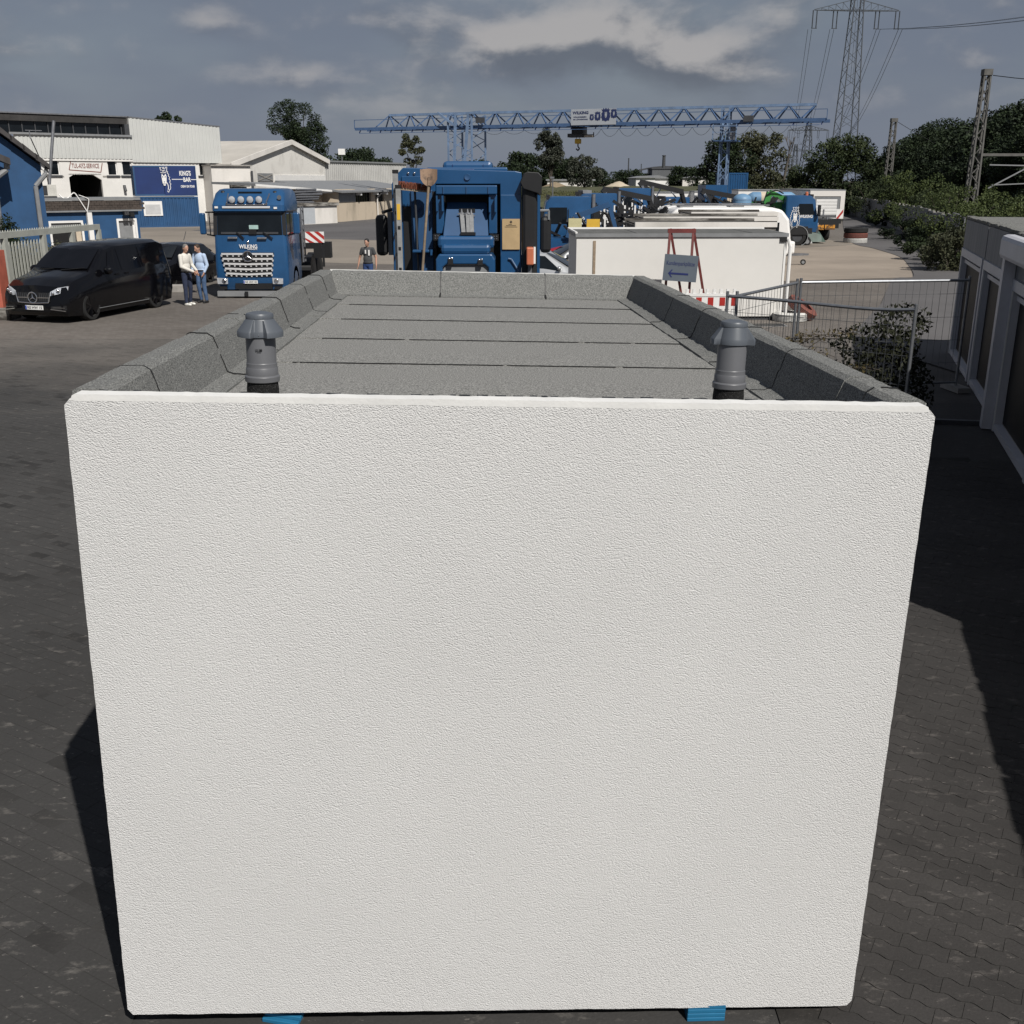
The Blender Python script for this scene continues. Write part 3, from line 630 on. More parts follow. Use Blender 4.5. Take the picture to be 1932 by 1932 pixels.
M().cyl((0, 0, 0), (a[0]-b[0]+.9, 0, a[1]-zr), .09, .09, 8).build('pole', STEEL, t, smooth=40)
M().tube([(.12, -.05, 0), (.05, -.05, 1.4), (-.55, -.05, 3.2)], .03, 5).build('cable', BLACK, t); M().box(-.8, .1, -.06, -.02, 3.6, 3.64).box(-.6, -.55, -.06, -.02, 3.2, 3.6).build('bracket', STEEL, t)
# blue house at the left edge
HP = (-24.749,52.000,0.54059)
t = TP('blue_house', 'blue gabled house with dark roof tiles and a grey downpipe at the left edge', 'house', HP)
ur = (2.070,3.105)[0]; rk = (0.593,5.873); re = (2.371,4.390)
slp = (re[1]-rk[1])/(re[0]-rk[0]); uT = -3.2; zT = rk[1]+slp*(uT-rk[0])
M().prism([(-9, 0), (ur, 0), (ur, rk[1]+slp*(ur-rk[0])-.35), (uT, zT-.35), (-9, zT-.35+slp*(9+uT)*1.0)], 0, 7).build('wall', BLUEM, t)
TILE = mat('roof_tile', (.040, .036, .036), .7, var=.3, vs=2)
ln = math.hypot(1, slp); n = 11
for i in range(n):
    u0 = uT+(re[0]-uT)*i/n; u1 = uT+(re[0]-uT)*(i+1)/n+.08; z0 = zT+slp*(u0-uT); z1 = zT+slp*(u1-uT)
    M().prism([(u0, z0+.04), (u1, z1+.0), (u1, z1-.22), (u0, z0-.26)], -.45, 7.2).build('roof_tile', TILE, t)
M().prism([(ur+.003, re[1]+.1), (re[0]-.1, re[1]-.02), (re[0]-.2, re[1]-.35), (ur+.003, re[1]-.25)], -.3, .0).build('eaves_soffit', WHITE, t)
pz = [(2.264,4.136), (2.291,3.925), (1.761,3.331), (1.727,2.906), (1.692,1.359)]
ux = pz[3][0]
M().tube([(pz[0][0], -.15, pz[0][1]), (pz[1][0], -.15, pz[1][1]), (ux, -.15, pz[2][1]), (ux, -.15, 0)], .11, 8).build('downpipe', GREYP, t, smooth=40)
pz = [(0.472,4.416), (0.447,4.085), (0.237,3.856)]
M().tube([(pz[0][0], -1.2, pz[0][1]), (pz[1][0], -1.2, pz[1][1]), (pz[2][0]-.4, -1.2, pz[2][1]-.2), (pz[2][0]-.45, -1.2, .5)], .13, 8).build('downpipe', GREYP, t, smooth=40)
a = (0.594,4.583); M().prism([(-3, a[1]+1.6), (a[0], a[1]), (a[0], a[1]-.3), (-3, a[1]+1.3)], -1.6, -.46).build('porch_roof', TILE, t)
a = (0.061,1.998); b = (0.911,1.998)
t = T('handrail', 'thin grey tubular handrail in front of the blue house wall', 'handrail', (HP[0], HP[1]-2.2, 0), HP[2])
M().tube([(a[0]-1, 0, a[1]), (b[0], 0, b[1])], .05).build('rail', STEEL, t); M().tube([(b[0], 0, b[1]), (b[0], 0, 0)], .05).build('post', STEEL, t); M().tube([(a[0]-.6, 0, a[1]), (a[0]-.6, 0, 0)], .05).build('post', STEEL, t)
# sliding gate
GP = (-14.183,29.800,1.47323); GATE = mat('sage_grey_paint', (.34, .345, .31), .6, var=.1)
t = TP('sliding_gate', 'pale grey-green sliding steel gate of upright pickets behind the black van', 'gate', GP)
zt = (2.692,2.223)[1]; uR = (5.550,1.986)[0]; hb = .17
bx('top_rail', GATE, t, -4, uR, -.06, .06, zt-hb, zt); bx('bottom_rail', GATE, t, -4, uR, -.06, .06, .12, .3)
pu = [(-0.011,1.623)[0], (2.043,1.883)[0], (3.757,1.902)[0], uR-.05]
for i, u in enumerate(pu): bx('post', GATE, t, u-.09, u+.08, -.07, .055, .3, zt-hb)
n = 11
for i in range(n):
    u = pu[0]+.22+(pu[1]-pu[0]-.4)*i/(n-1); o = M().box(u-.035, u+.035, -.015, .015, .3, zt-hb-.22).prism([(u-.035, zt-hb-.22), (u+.035, zt-hb-.22), (u, zt-hb-.1)], -.015, .015).build('picket', GATE, t)
for i in range(16):
    u = pu[0]-.2-i*.2; M().box(u-.035, u+.035, -.015, .015, .3, zt-hb-.22).prism([(u-.035, zt-hb-.22), (u+.035, zt-hb-.22), (u, zt-hb-.1)], -.015, .015).build('picket', GATE, t)
st = M()
for i in range(70): u = -4+(uR-.6+4)*i/70; st.prism([(u, zt), (u+.06, zt), (u+.03, zt+.05)], -.01, .01)
st.build('spike_strip', GATE, t, kind='stuff')
p = (-13.646,27.955)
t = T('gate_pillar', 'red-painted gate pillar on a weathered concrete footing at the left edge', 'pillar', (p[0]-.45, p[1]+.25, 0))
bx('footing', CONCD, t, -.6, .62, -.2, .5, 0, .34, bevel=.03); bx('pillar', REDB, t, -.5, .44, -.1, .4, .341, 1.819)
p = (-11.503,35.199)
for i, (dx, dz, w_, lab) in enumerate(((0, 0, .5, 'weathered concrete block lying on the paving behind the van, lower one'), (-.28, .26, .3, 'small concrete block stacked on another behind the van'))):
    t = T('concrete_block', lab, 'concrete block', (p[0]+dx, p[1], dz), .2, 'concrete blocks behind the van'); bx('block', CONC, t, -w_, w_, 0, .4, 0, .255, bevel=.03)
# workshop with gable, corrugated hall and lean-to
GABW = mat('stained_white_brick', (.66, .64, .60), .88, col2=(.36, .34, .31), mix=(.52, .74), vs=.30, bump=.006, bs=6, stretch=(1, 1, .6))
t = TP('gabled_workshop', 'white-washed gabled workshop with a pale roof beyond the blue truck', 'workshop', (-26.363,98.000,1.28936))
pk = (13.615,7.430); el = (2.259,5.268); er = (21.509,5.794); b0 = (1.996,3.600); b1 = (21.131,2.773)
M().prism([(el[0], 0), (er[0], 0), (er[0], er[1]-.3), (pk[0], pk[1]-.3), (el[0], el[1]-.3)], 0, .4).build('gable_wall', GABW, t)
RF = mat('pale_fibre_roof', (.44, .415, .375), .8, var=.12, vs=.3)
ML = 26
M().add([(el[0]-.7, -.2, el[1]-.25), (pk[0], -.2, pk[1]), (pk[0], ML, pk[1]), (el[0]-.7, ML, el[1]-.25), (el[0]-.7, -.2, el[1]-.45), (pk[0], -.2, pk[1]-.2), (pk[0], ML, pk[1]-.2), (el[0]-.7, ML, el[1]-.45)], [(0,1,2,3),(7,6,5,4),(0,4,5,1),(0,3,7,4),(2,6,7,3)]).build('roof_slope', RF, t)
M().add([(er[0]+.7, -.2, er[1]-.2), (pk[0]+.01, -.2, pk[1]), (pk[0]+.01, ML, pk[1]), (er[0]+.7, ML, er[1]-.2), (er[0]+.7, -.2, er[1]-.4), (pk[0]+.01, -.2, pk[1]-.2), (pk[0]+.01, ML, pk[1]-.2), (er[0]+.7, ML, er[1]-.4)], [(3,2,1,0),(4,5,6,7),(1,5,4,0),(4,7,3,0),(3,7,6,2)]).build('roof_slope', RF, t)
M().bar((el[0]-.6, -.3, el[1]-.35), (pk[0], -.3, pk[1]-.15), .12, .45).bar((pk[0], -.3, pk[1]-.15), (er[0]+.6, -.3, er[1]-.3), .12, .45).build('verge_board', WHITED, t, kind='stuff')
z0 = (13.068,3.462)[1]; z1 = (13.156,4.098)[1]
for a, b in ((640, 835), (838, 1022), (1026, 1195)):
    ua = (10.075,3.810)[0] if a == 640 else ((13.863,3.817)[0] if a == 838 else (17.705,3.824)[0]); ub_ = (13.804,3.817)[0] if b == 835 else ((17.621,3.824)[0] if b == 1022 else (21.383,3.831)[0])
    fr('white_panel', WHITE, t, ua, ub_, z0, z1, -.08, -.003)
r0 = (6.762,9.715,3.485,4.245); f = fr('boarded_window', GREYP, t, *r0, -.05, -.003); M().bar((r0[0]+.1, -.07, r0[2]+.1), (r0[1]-.1, -.07, r0[3]-.1), .03, .1).bar((r0[0]+.1, -.075, r0[3]-.1), (r0[1]-.1, -.075, r0[2]+.1), .03, .1).build('brace', CONC, f)
t = TP('low_white_wing', 'low dirty white wing with a crumbling canopy between the hall and the gabled workshop', 'building wing', (-26.324,97.500,0.60551))
a = -0.429,3.017,2.532,4.808
bx('wall', WHITED, t, a[0]-.2, a[1], 0, 4, 0, a[3]); bx('coping', CONC, t, a[0]-.3, a[1]+.1, -.2, 4.1, a[3]+.002, a[3]+.12)
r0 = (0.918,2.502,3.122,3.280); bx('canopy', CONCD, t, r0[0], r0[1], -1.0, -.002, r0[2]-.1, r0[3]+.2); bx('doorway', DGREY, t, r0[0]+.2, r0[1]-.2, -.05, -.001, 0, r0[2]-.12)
dp = (3.070,3.793)[0]; M().tube([(dp, -.15, a[3]-.4), (dp, -.15, 0)], .1).build('downpipe', DGREY, t)
t = TP('corrugated_hall', 'long hall clad in grey ribbed metal beyond the blue truck', 'hall', (-20.650,118.400,1.19977))
e0 = (0.575,5.689); e1 = (17.127,5.280); z0 = (9.511,2.413)[1]
corr('cladding', CLAD2, t, 0, e1[0]+3, z0-2, (e0[1]+e1[1])/2, .42, .09, 0); bx('wall', CLAD2, t, 0, e1[0]+3, .1, 12, 0, e0[1]-.3)
bx('roof_edge', GREYP, t, -.1, e1[0]+3, -.2, 12.1, (e0[1]+e1[1])/2+.002, (e0[1]+e1[1])/2+.18)
a = (-18.052,116.000,6.170)
t = T('roof_floodlight', 'small white floodlight on a thin pole above the ribbed metal hall', 'floodlight', (a[0], 116, (4.310,5.582)[1]))
M().cyl((0, 0, 0), (0, 0, a[2]-t.location.z), .06).build('pole', STEEL, t); bx('lamp_head', WHITE, t, -.35, .35, -.2, .2, a[2]-t.location.z, a[2]-t.location.z+.6)
# lean-to roof, store, cream wall
t = TP('lean_to_shed', 'open lean-to shed roof on posts in front of the white gabled workshop', 'shed', (-21.071,88.000,1.02841))
a = (0.322,3.349); b = (10.354,2.780); h2 = (17.496,2.729)
M().add([(a[0], 0, a[1]), (b[0], 0, b[1]), (b[0], .0, b[1]-.2), (a[0], 0, a[1]-.2), (a[0], 5, a[1]+.12), (b[0]+.5, 5, b[1]+.62), (b[0]+.5, 5, b[1]+.42), (a[0], 5, a[1]-.06)], [(0,1,5,4),(3,7,6,2),(0,3,2,1),(1,2,6,5),(0,4,7,3)]).build('roof', GREYP, t)
M().bar((a[0], -.05, a[1]-.12), (b[0], -.05, b[1]-.12), .1, .16).build('front_beam', WHITE, t)
zz_ = (6.495,2.658)[1]; bx('lower_beam', WHITE, t, a[0]+3.5, b[0]+.2, .1, .25, zz_-.15, zz_)
for u in (b[0], (a[0]+b[0])/2+1.3, a[0]+.3): bx('post', WHITED, t, u-.12, u+.12, .26, .5, 0, b[1]-.25)
bx('back_wall', mat('shed_dark_wall', (.06, .055, .05), .9), t, a[0], b[0]-2.6, 4, 4.2, 0, b[1]); bx('back_wall', CREAM, t, b[0]-2.59, b[0]-.3, 1.2, 1.4, 0, b[1]-.4)
t = TP('concrete_store', 'low concrete store with a pale grey door and a peeling side wall', 'store', (-17.835,90.500,0.97593))
r0 = (-0.978,4.488,-0.009,1.747); dr = (-0.886,1.731,-0.041,1.584); uu = r0[1]
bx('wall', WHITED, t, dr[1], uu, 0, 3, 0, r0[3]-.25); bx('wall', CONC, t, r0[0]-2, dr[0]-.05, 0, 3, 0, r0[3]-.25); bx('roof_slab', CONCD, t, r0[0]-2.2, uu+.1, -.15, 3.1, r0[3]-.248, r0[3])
bx('door', mat('pale_grey_door', (.40, .42, .44), .6, var=.05), t, dr[0]-.04, dr[1]-.01, -.04, .06, .06, r0[3]-.3); bx('door_sill', WHITED, t, dr[0]-.1, dr[1], -.05, .1, 0, .055)
GBP = (-17.835,90.500,0.97593); pt = T('pipe_stack', 'heap of long grey pipes lying on the concrete store roof', 'pipes', (GBP[0], GBP[1], r0[3]), GBP[2])
random.seed(4); pl = (-0.341,3.567,1.824,2.564); m_ = [M(), M()]
for i in range(26):
    j = i//5; u = pl[0]+random.uniform(-.3, .5)+.1*j; l = (pl[1]-pl[0])*random.uniform(.6, .85)
    M().cyl((u, .3+(i % 5)*.28+.1*(j % 2), .1+j*.2), (u+l, .3+(i % 5)*.28+random.uniform(-.1, .2), .1+j*.2+random.uniform(-.05, .05)), .085, n=7).build('pipe', STEEL, pt, smooth=40)
t = TP('cream_building', 'long stained cream-walled shed with barred windows under the ribbed metal hall', 'shed', (-15.500,96.500,1.28672))
z1 = (5.102,2.823)[1]; u1 = (16.659,1.496)[0]
w1 = (3.604,7.244,1.675,2.617); w2 = (8.219,10.341,1.604,2.538)
w = M().box(0, w1[0], 0, 5, 0, z1).box(w1[1], w2[0], 0, 5, 0, z1).box(w2[1], u1+4, 0, 5, 0, z1).box(w1[0], w1[1], 0, 5, 0, w1[2]).box(w2[0], w2[1], 0, 5, 0, w2[2]).build('wall', CREAM, t)
M().add([(-.4, -.6, z1-.15), (u1+4, -.6, z1-.15), (u1+4, 6, z1+.75), (-.4, 6, z1+.75), (-.4, -.6, z1-.3), (u1+4, -.6, z1-.3), (u1+4, 6, z1+.6), (-.4, 6, z1+.6)], [(0,1,2,3),(7,6,5,4),(0,4,5,1),(1,5,6,2),(0,3,7,4)]).build('roof', GREYP, t)
for o in (w1, w2):
    f = fr('window', GLASS, t, o[0], o[1], o[2], z1-.05, .2, .25)
    for i in range(7): u = o[0]+(o[1]-o[0])*(i+.5)/7; bx('window_bar', DGREY, f, u-.03, u+.03, .1, .15, o[2], z1-.05)
bx('lintel_panel', GREYP, t, .05, w1[0]-.1, -.06, -.002, z1-1.1, z1-.3)
for u in (w1[0]+.3, (w1[1]+w2[0])/2, w2[1]-.3): bx('eaves_bracket', WHITE, t, u-.12, u+.12, -.5, -.002, z1-.55, z1-.31)
M().tube([(w2[0]+.5, -.45, z1-.4), (w2[0]+.1, -.15, z1-.8), (w2[0]+.1, -.15, 0)], .07).build('downpipe', WHITED, t)

# ---- vehicles and people in the yard
PLATE = mat('plate_white', (.72, .72, .70), .5); PLBLUE = mat('plate_blue', (.02, .06, .35), .5); LAMP = mat('lamp_glass', (.55, .57, .60), .08, .35, var=.15, vs=12, coat=.5)
TAIL = mat('red_lamp', (.35, .01, .01), .2)
def plate(s, parent, x0, x1, z0, z1, y):
    p = bx('licence_plate', PLATE, parent, x0, x1, y-.015, y, z0, z1); w = x1-x0
    bx('plate_strip', PLBLUE, p, x0+.004, x0+w*.085, y-.018, y-.0155, z0+.005, z1-.005)
    text(s, p, BLACK, x0+w*.13, x1-w*.05, z0+(z1-z0)*.2, z1-(z1-z0)*.18, y-.019, bold=.012); return p
def star(parent, cx, cz, r, y, m=CHROME):
    b = M(); n = 32; rings = []
    for i in range(n):
        a = 2*math.pi*i/n; rings.append([(cx+math.cos(a)*(r+dr), y+dy, cz+math.sin(a)*(r+dr)) for dr, dy in ((-.1*r, 0), (0, -.04*r), (.1*r, 0), (0, .06*r))])
    b.loft(rings+[rings[0]], cap=False)
    for k in range(3):
        a = math.pi/2+k*2*math.pi/3; d = (math.cos(a), math.sin(a)); e = (-d[1], d[0]); w = .17*r
        b.add([(cx+d[0]*r*.97, y, cz+d[1]*r*.97), (cx+e[0]*w*.9-d[0]*w*.4, y, cz+e[1]*w*.9-d[1]*w*.4), (cx-e[0]*w*.9-d[0]*w*.4, y, cz-e[1]*w*.9-d[1]*w*.4), (cx, y-.1*r, cz)], [(0,1,3),(0,3,2),(1,2,3)])
    return b.build('star_emblem', m, parent, fix=False)
def apply_mods(o):
    dg = bpy.context.evaluated_depsgraph_get(); me = bpy.data.meshes.new_from_object(o.evaluated_get(dg)); o.modifiers.clear(); o.data = me; return o
def cutout(o, cut):
    c = bpy.data.objects.new('c', cut.mesh('c')); COL.objects.link(c); m = o.modifiers.new('b', 'BOOLEAN'); m.object = c; m.operation = 'DIFFERENCE'; m.solver = 'EXACT'
    apply_mods(o); bpy.data.objects.remove(c); return o
def lerp_st(st, y):
    for a, b in zip(st, st[1:]):
        if a[0] <= y <= b[0]:
            t = (y-a[0])/(b[0]-a[0]); return tuple(p+(q-p)*t for p, q in zip(a, b))
    return st[-1] if y > st[-1][0] else st[0]
def ringpts(s):
    y, zb, zm, zt, wb, wm, wt = s
    h = [(wb, zb), (wm, zb+.22*(zm-zb)), (wm+.012, zb+.62*(zm-zb)), (wm-.02, zm), (wt+.02, zt-.10*(zt-zm) if zt-zm > .4 else zt-.05), (wt-.10, zt-.005)]
    return [(x, y, z) for x, z in h]+[(0, y, zt+.03)]+[(-x, y, z) for x, z in h[::-1]]
def car(name, label, cat, loc, rz, st, wheels, r, paint, glass, wins, screens, group=None, rim=None, spokes=0):
    t = T(name, label, cat, loc, rz, group)
    k = []
    for a, b in zip(st, st[1:]):
        for i in range(4): k.append(lerp_st(st, a[0]+(b[0]-a[0])*i/4))
    k.append(st[-1])
    b = M().loft([ringpts(s) for s in k]).build('body', paint, t)
    hw = max(s[5] for s in st)
    for wy in wheels: cutout(b, M().cyl((-hw-.2, wy, r*.98), (hw+.2, wy, r*.98), r*1.13, n=28))
    b.data.shade_smooth(); b.data.set_sharp_from_angle(angle=R(32))
    for wy in wheels:
        for s in (-1, 1): wheel(t, (s*(hw-.13), wy, r), r, .24, 'x', rim or GREYP, rr=.72, spokes=spokes)
        M().box(-hw+.28, hw-.28, wy-r, wy+r, .3, .9).build('wheel_housing', BLACK, t)
    def P(y, q):
        s = ringpts(lerp_st(st, y)); A, B = Vector(s[3]), Vector(s[4]); return A+(B-A)*q
    for i, (y0, y1, y2, y3, q0, q1) in enumerate(wins):
        for s in (-1, 1):
            nn = 5; lo = [P(y0+(y1-y0)*j/nn, q0) for j in range(nn+1)]; hi = [P(y2+(y3-y2)*j/nn, q1) for j in range(nn+1)]
            m = M(); m.add([(s*(p.x+.008), p.y, p.z) for p in lo]+[(s*(p.x+.008), p.y, p.z) for p in hi], [(j, j+1, nn+2+j, nn+1+j) for j in range(nn)]); m.build('side_window', glass, t)
    for (ya, yb, wa, wb_, off) in screens:
        sa, sb = lerp_st(st, ya), lerp_st(st, yb); m = M(); nn = 8
        lo = [(wa*(2*j/nn-1), sa[0]-off*.8-.05*(1-(2*j/nn-1)**2), sa[3]+.02+off*.5) for j in range(nn+1)]; hi = [(wb_*(2*j/nn-1), sb[0]-off*.8-.03*(1-(2*j/nn-1)**2), sb[3]+off*.4-.02) for j in range(nn+1)]
        m.add(lo+hi, [(j, j+1, nn+2+j, nn+1+j) for j in range(nn)]); m.build('windscreen', glass, t, smooth=50)
    return t
vst = [(0, .30, .56, .72, .72, .82, .70), (.10, .20, .72, .95, .90, .98, .86), (.45, .18, .92, 1.12, 1.0, 1.03, .90), (1.15, .18, 1.08, 1.27, 1.02, 1.05, .93), (1.95, .18, 1.14, 1.84, 1.03, 1.06, .82), (2.35, .18, 1.15, 1.92, 1.03, 1.06, .84), (4.4, .18, 1.17, 1.94, 1.03, 1.06, .86), (4.72, .2, 1.13, 1.86, 1.02, 1.04, .84), (4.86, .34, 1.05, 1.4, .95, 1.0, .86)]
hd = R(75-90); hx, wy = .92, .92
vx = -11.367-(hx*math.cos(hd)-wy*math.sin(hd)); vy = 28.065-(hx*math.sin(hd)+wy*math.cos(hd))
van = car('black_van', 'glossy black passenger van with plate RE HW 15 in front of the sliding gate', 'van', (vx, vy, .012), hd, vst, (.92, 3.9), .375, BLACKG, GLASSB, [(1.75, 2.35, 2.05, 2.38, .1, .9), (2.42, 3.35, 2.42, 3.35, .08, .92), (3.4, 4.5, 3.4, 4.4, .1, .9)], [(1.2, 1.92, .84, .74, .02)], rim=BLACKG, spokes=7)
for s in (-1, 1):
    M().ell((s*1.17, 1.62, 1.26), (.13, .09, .11), 12, 8).bar((s*1.05, 1.68, 1.18), (s*1.12, 1.64, 1.22), .06).build('wing_mirror', BLACKG, van, smooth=60)
    h = M().loft([[(s*.56, .035, .70), (s*.56, .06, .80), (s*.56, .2, .80), (s*.56, .2, .70)], [(s*.74, .10, .74), (s*.74, .14, .90), (s*.74, .3, .90), (s*.74, .3, .74)], [(s*.93, .28, .82), (s*.92, .32, .93), (s*.9, .45, .93), (s*.9, .45, .82)]]).build('headlight', LAMP, van, smooth=40, loc=(0, -.10, .03))
    M().ell((s*.64, .045, .765), (.045, .04, .04)).ell((s*.76, .11, .83), (.045, .05, .04)).build('headlight_lens', CHROME, h, smooth=60)
    M().loft([[(s*.55, .0, .40), (s*.55, .0, .46), (s*.55, .1, .46), (s*.55, .1, .40)], [(s*.93, .12, .36), (s*.93, .12, .48), (s*.93, .2, .48), (s*.93, .2, .36)]]).build('bumper_vent', BLACK, van, loc=(0, -.08, 0))
    M().bar((s*.55, -.005, .39), (s*.93, .1, .34), .02).bar((s*.6, .02, .43), (s*.9, .1, .42), .012).build('bumper_trim', CHROME, van, loc=(0, -.09, 0), kind='stuff')
gr = M().add([(-.53, .0, .80), (.53, .0, .80), (.46, -.03, .55), (-.46, -.03, .55), (-.53, .1, .80), (.53, .1, .80), (.46, .1, .55), (-.46, .1, .55)], [(0,1,2,3),(0,4,5,1),(1,5,6,2),(2,6,7,3),(3,7,4,0)]).build('grille', BLACK, van)
M().tube([(-.53, -.004, .80), (-.46, -.035, .55), (0, -.05, .53), (.46, -.035, .55), (.53, -.004, .80)], .014).build('grille_trim', CHROME, gr)
for s in (-1, 1): bx('grille_bar', CHROME, gr, s*.13, s*.49, -.03, -.018, .66, .685)
for i in range(18):
    x = -.49+i*.98/17
    if abs(x) > .15: bx('grille_rib', DGREY, gr, x-.006, x+.006, -.025, -.012, .57, .79)
star(gr, 0, .675, .135, -.05); plate('RE HW 15', van, -.27, .27, .36, .47, -.02)
M().bar((-.6, 1.08, 1.30), (.1, 1.2, 1.35), .02).bar((.1, 1.08, 1.30), (.75, 1.2, 1.35), .02).build('wiper', BLACK, van)
for y in (2.15, 2.6): M().bar((1.065, y-.08, 1.12), (1.065, y+.08, 1.12), .03).build('door_handle', BLACKG, van)
M().bar((1.07, 1.2, .3), (1.07, 3.5, .3), .012).build('sill_trim', GREYP, van)
bst = [(0, .35, .55, .66, .68, .78, .66), (.15, .2, .68, .80, .82, .86, .76), (.9, .18, .82, .95, .88, .9, .78), (1.25, .18, .88, 1.02, .89, .91, .78), (2.0, .18, .95, 1.46, .89, .91, .60), (2.6, .18, .97, 1.50, .89, .91, .62), (3.6, .18, .98, 1.44, .88, .90, .60), (4.15, .22, .98, 1.08, .84, .86, .66), (4.35, .4, .8, .95, .74, .78, .62)]
cp = (-11.888,36.072)
def hatch(name, label, loc, rz, paint, h=1.0, group=None, w=1.0):
    st = [(a*w, b, c*h, d*h, e, f, g_) for a, b, c, d, e, f, g_ in bst]
    t = car(name, label, 'car', loc, rz, st, (.85*w, 3.4*w), .32, paint, GLASS, [(1.45*w, 2.35*w, 2.0*w, 2.38*w, .1, .88), (2.42*w, 3.8*w, 2.42*w, 3.5*w, .1, .88)], [(1.28*w, 1.98*w, .70, .54, .02), (4.1*w, 3.62*w, .66, .54, -.02)], group, rim=CHROME if paint is not BLACKG else BLACKG, spokes=5)
    for s in (-1, 1):
        M().ell((s*1.0, 1.5*w, 1.02*h), (.10, .07, .07), 10, 6).build('wing_mirror', paint, t, smooth=60)
        M().loft([[(s*.5, .06, .6*h), (s*.5, .06, .7*h), (s*.5, .2, .7*h), (s*.5, .2, .6*h)], [(s*.84, .3, .66*h), (s*.83, .3, .78*h), (s*.8, .5, .78*h), (s*.8, .5, .66*h)]]).build('headlight', LAMP, t)
        bx('tail_light', TAIL, t, s*.5, s*.78, 4.28*w, 4.33*w, .72*h, .9*h)
    return t
bc = hatch('black_car', 'black car with dark windows parked behind the black van, beside the two talking men', (cp[0]-.9, cp[1]-.3, .012), R(-14), BLACKG, .97)
M().cyl((0, 3.3, 1.5), (0, 3.5, 1.8), .012).build('aerial', BLACK, bc)
SILV = mat('silver_paint', (.52, .53, .54), .3, .5, var=.05, coat=.4); DSILV = mat('grey_metallic', (.20, .205, .21), .3, .4, var=.06, coat=.4); REDC = mat('red_car_paint', (.30, .012, .015), .25, coat=.5)
hatch('silver_car', 'silver hatchback, nearest of the three cars beside the white container office', (3.1, 33.0, .022), R(80), SILV, 1.0, 'cars beside the white container office', 1.0)
hatch('grey_car', 'dark grey estate car between the silver hatchback and the red car', (.3, 37.6, .022), R(-80), DSILV, 1.04, 'cars beside the white container office')
hatch('red_car', 'red car parked behind the grey estate car', (1.0, 43.2, .022), R(-78), REDC, 1.1, 'cars beside the white container office')
# heavy tractor truck facing us
CX = -8.25; FY = 33.6
t = T('tractor_truck', 'blue heavy tractor truck with chrome slat grille and roof lamps facing the camera', 'truck', (CX, FY, .012))
def fz(y): return (3.307-(y-155)*(3.307-.007)/(1340-155))
Z = {k: v for k, v in ((155, 3.307), (330, 2.832), (400, 2.641), (660, 1.926), (850, 1.396), (1000, 0.975), (1250, 0.265))}
def rrect(hw, y0, y1, z, r=.12):
    o = []
    for cx, cy, a0 in ((hw-r, y0+r, -90), (hw-r, y1-r, 0), (-hw+r, y1-r, 90), (-hw+r, y0+r, 180)):
        for i in range(4): a = R(a0+30*i); o.append((cx+r*math.cos(a), cy+r*math.sin(a), z))
    return o
M().loft([rrect(1.10, .03, 2.2, Z[1250]), rrect(1.16, -.06, 2.2, Z[1250]+.28), rrect(1.16, -.04, 2.2, Z[1000]), rrect(1.15, .0, 2.2, Z[850]), rrect(1.14, .05, 2.2, Z[660]), rrect(1.12, .16, 2.2, Z[400]), rrect(1.14, .02, 2.2, Z[400]+.03), rrect(1.14, .04, 2.2, Z[330]+.02), rrect(1.10, .30, 2.2, Z[155]-.12, .2), rrect(1.02, .46, 2.2, Z[155], .25), rrect(.9, .6, 2.1, Z[155]+.03, .25)]).build('cab', BLUE, t, smooth=30)
zs0, zs1 = Z[660]+.02, Z[400]-.02
ws = M().add([(-1.02, .065-.02, zs0), (1.02, .065-.02, zs0), (1.0, .16-.02, zs1), (-1.0, .16-.02, zs1)], [(0,1,2,3)]).build('windscreen', GLASS, t)
for s in (-1, 1):
    M().add([(s*1.145, .2, zs0+.0), (s*1.145, 1.1, zs0), (s*1.13, 1.1, zs1-.05), (s*1.128, .28, zs1-.05)], [(0,1,2,3)]).build('side_window', GLASS, t)
    M().bar((s*1.09, .07, zs0), (s*1.07, .17, zs1), .12, .03).build('windscreen_pillar', BLACK, t)
bx('dashboard_papers', mat('paper_aqua', (.35, .50, .47), .7), t, .0, .28, -.0, .06, zs0+.18, zs0+.30); bx('dashboard_box', BLACK, t, -.02, .22, .0, .05, zs0+.02, zs0+.17)
bx('dashboard', DGREY, t, -.9, .9, .02, .04, zs0+.03, zs0+.09)
gx = (-9.169,-7.523,0.664,1.410); gx = (gx[0]-CX, gx[1]-CX, gx[2], gx[3]); gm = (gx[0]+gx[1])/2
g2 = M().prism([(gx[0], gx[3]), (gx[1], gx[3]), (gx[1]-.10, gx[2]), (gx[0]+.13, gx[2])], -.075, 0).build('grille', BLACK, t)
SLAT = mat('silver_grille', (.72, .72, .72), .3, .3, var=.04)
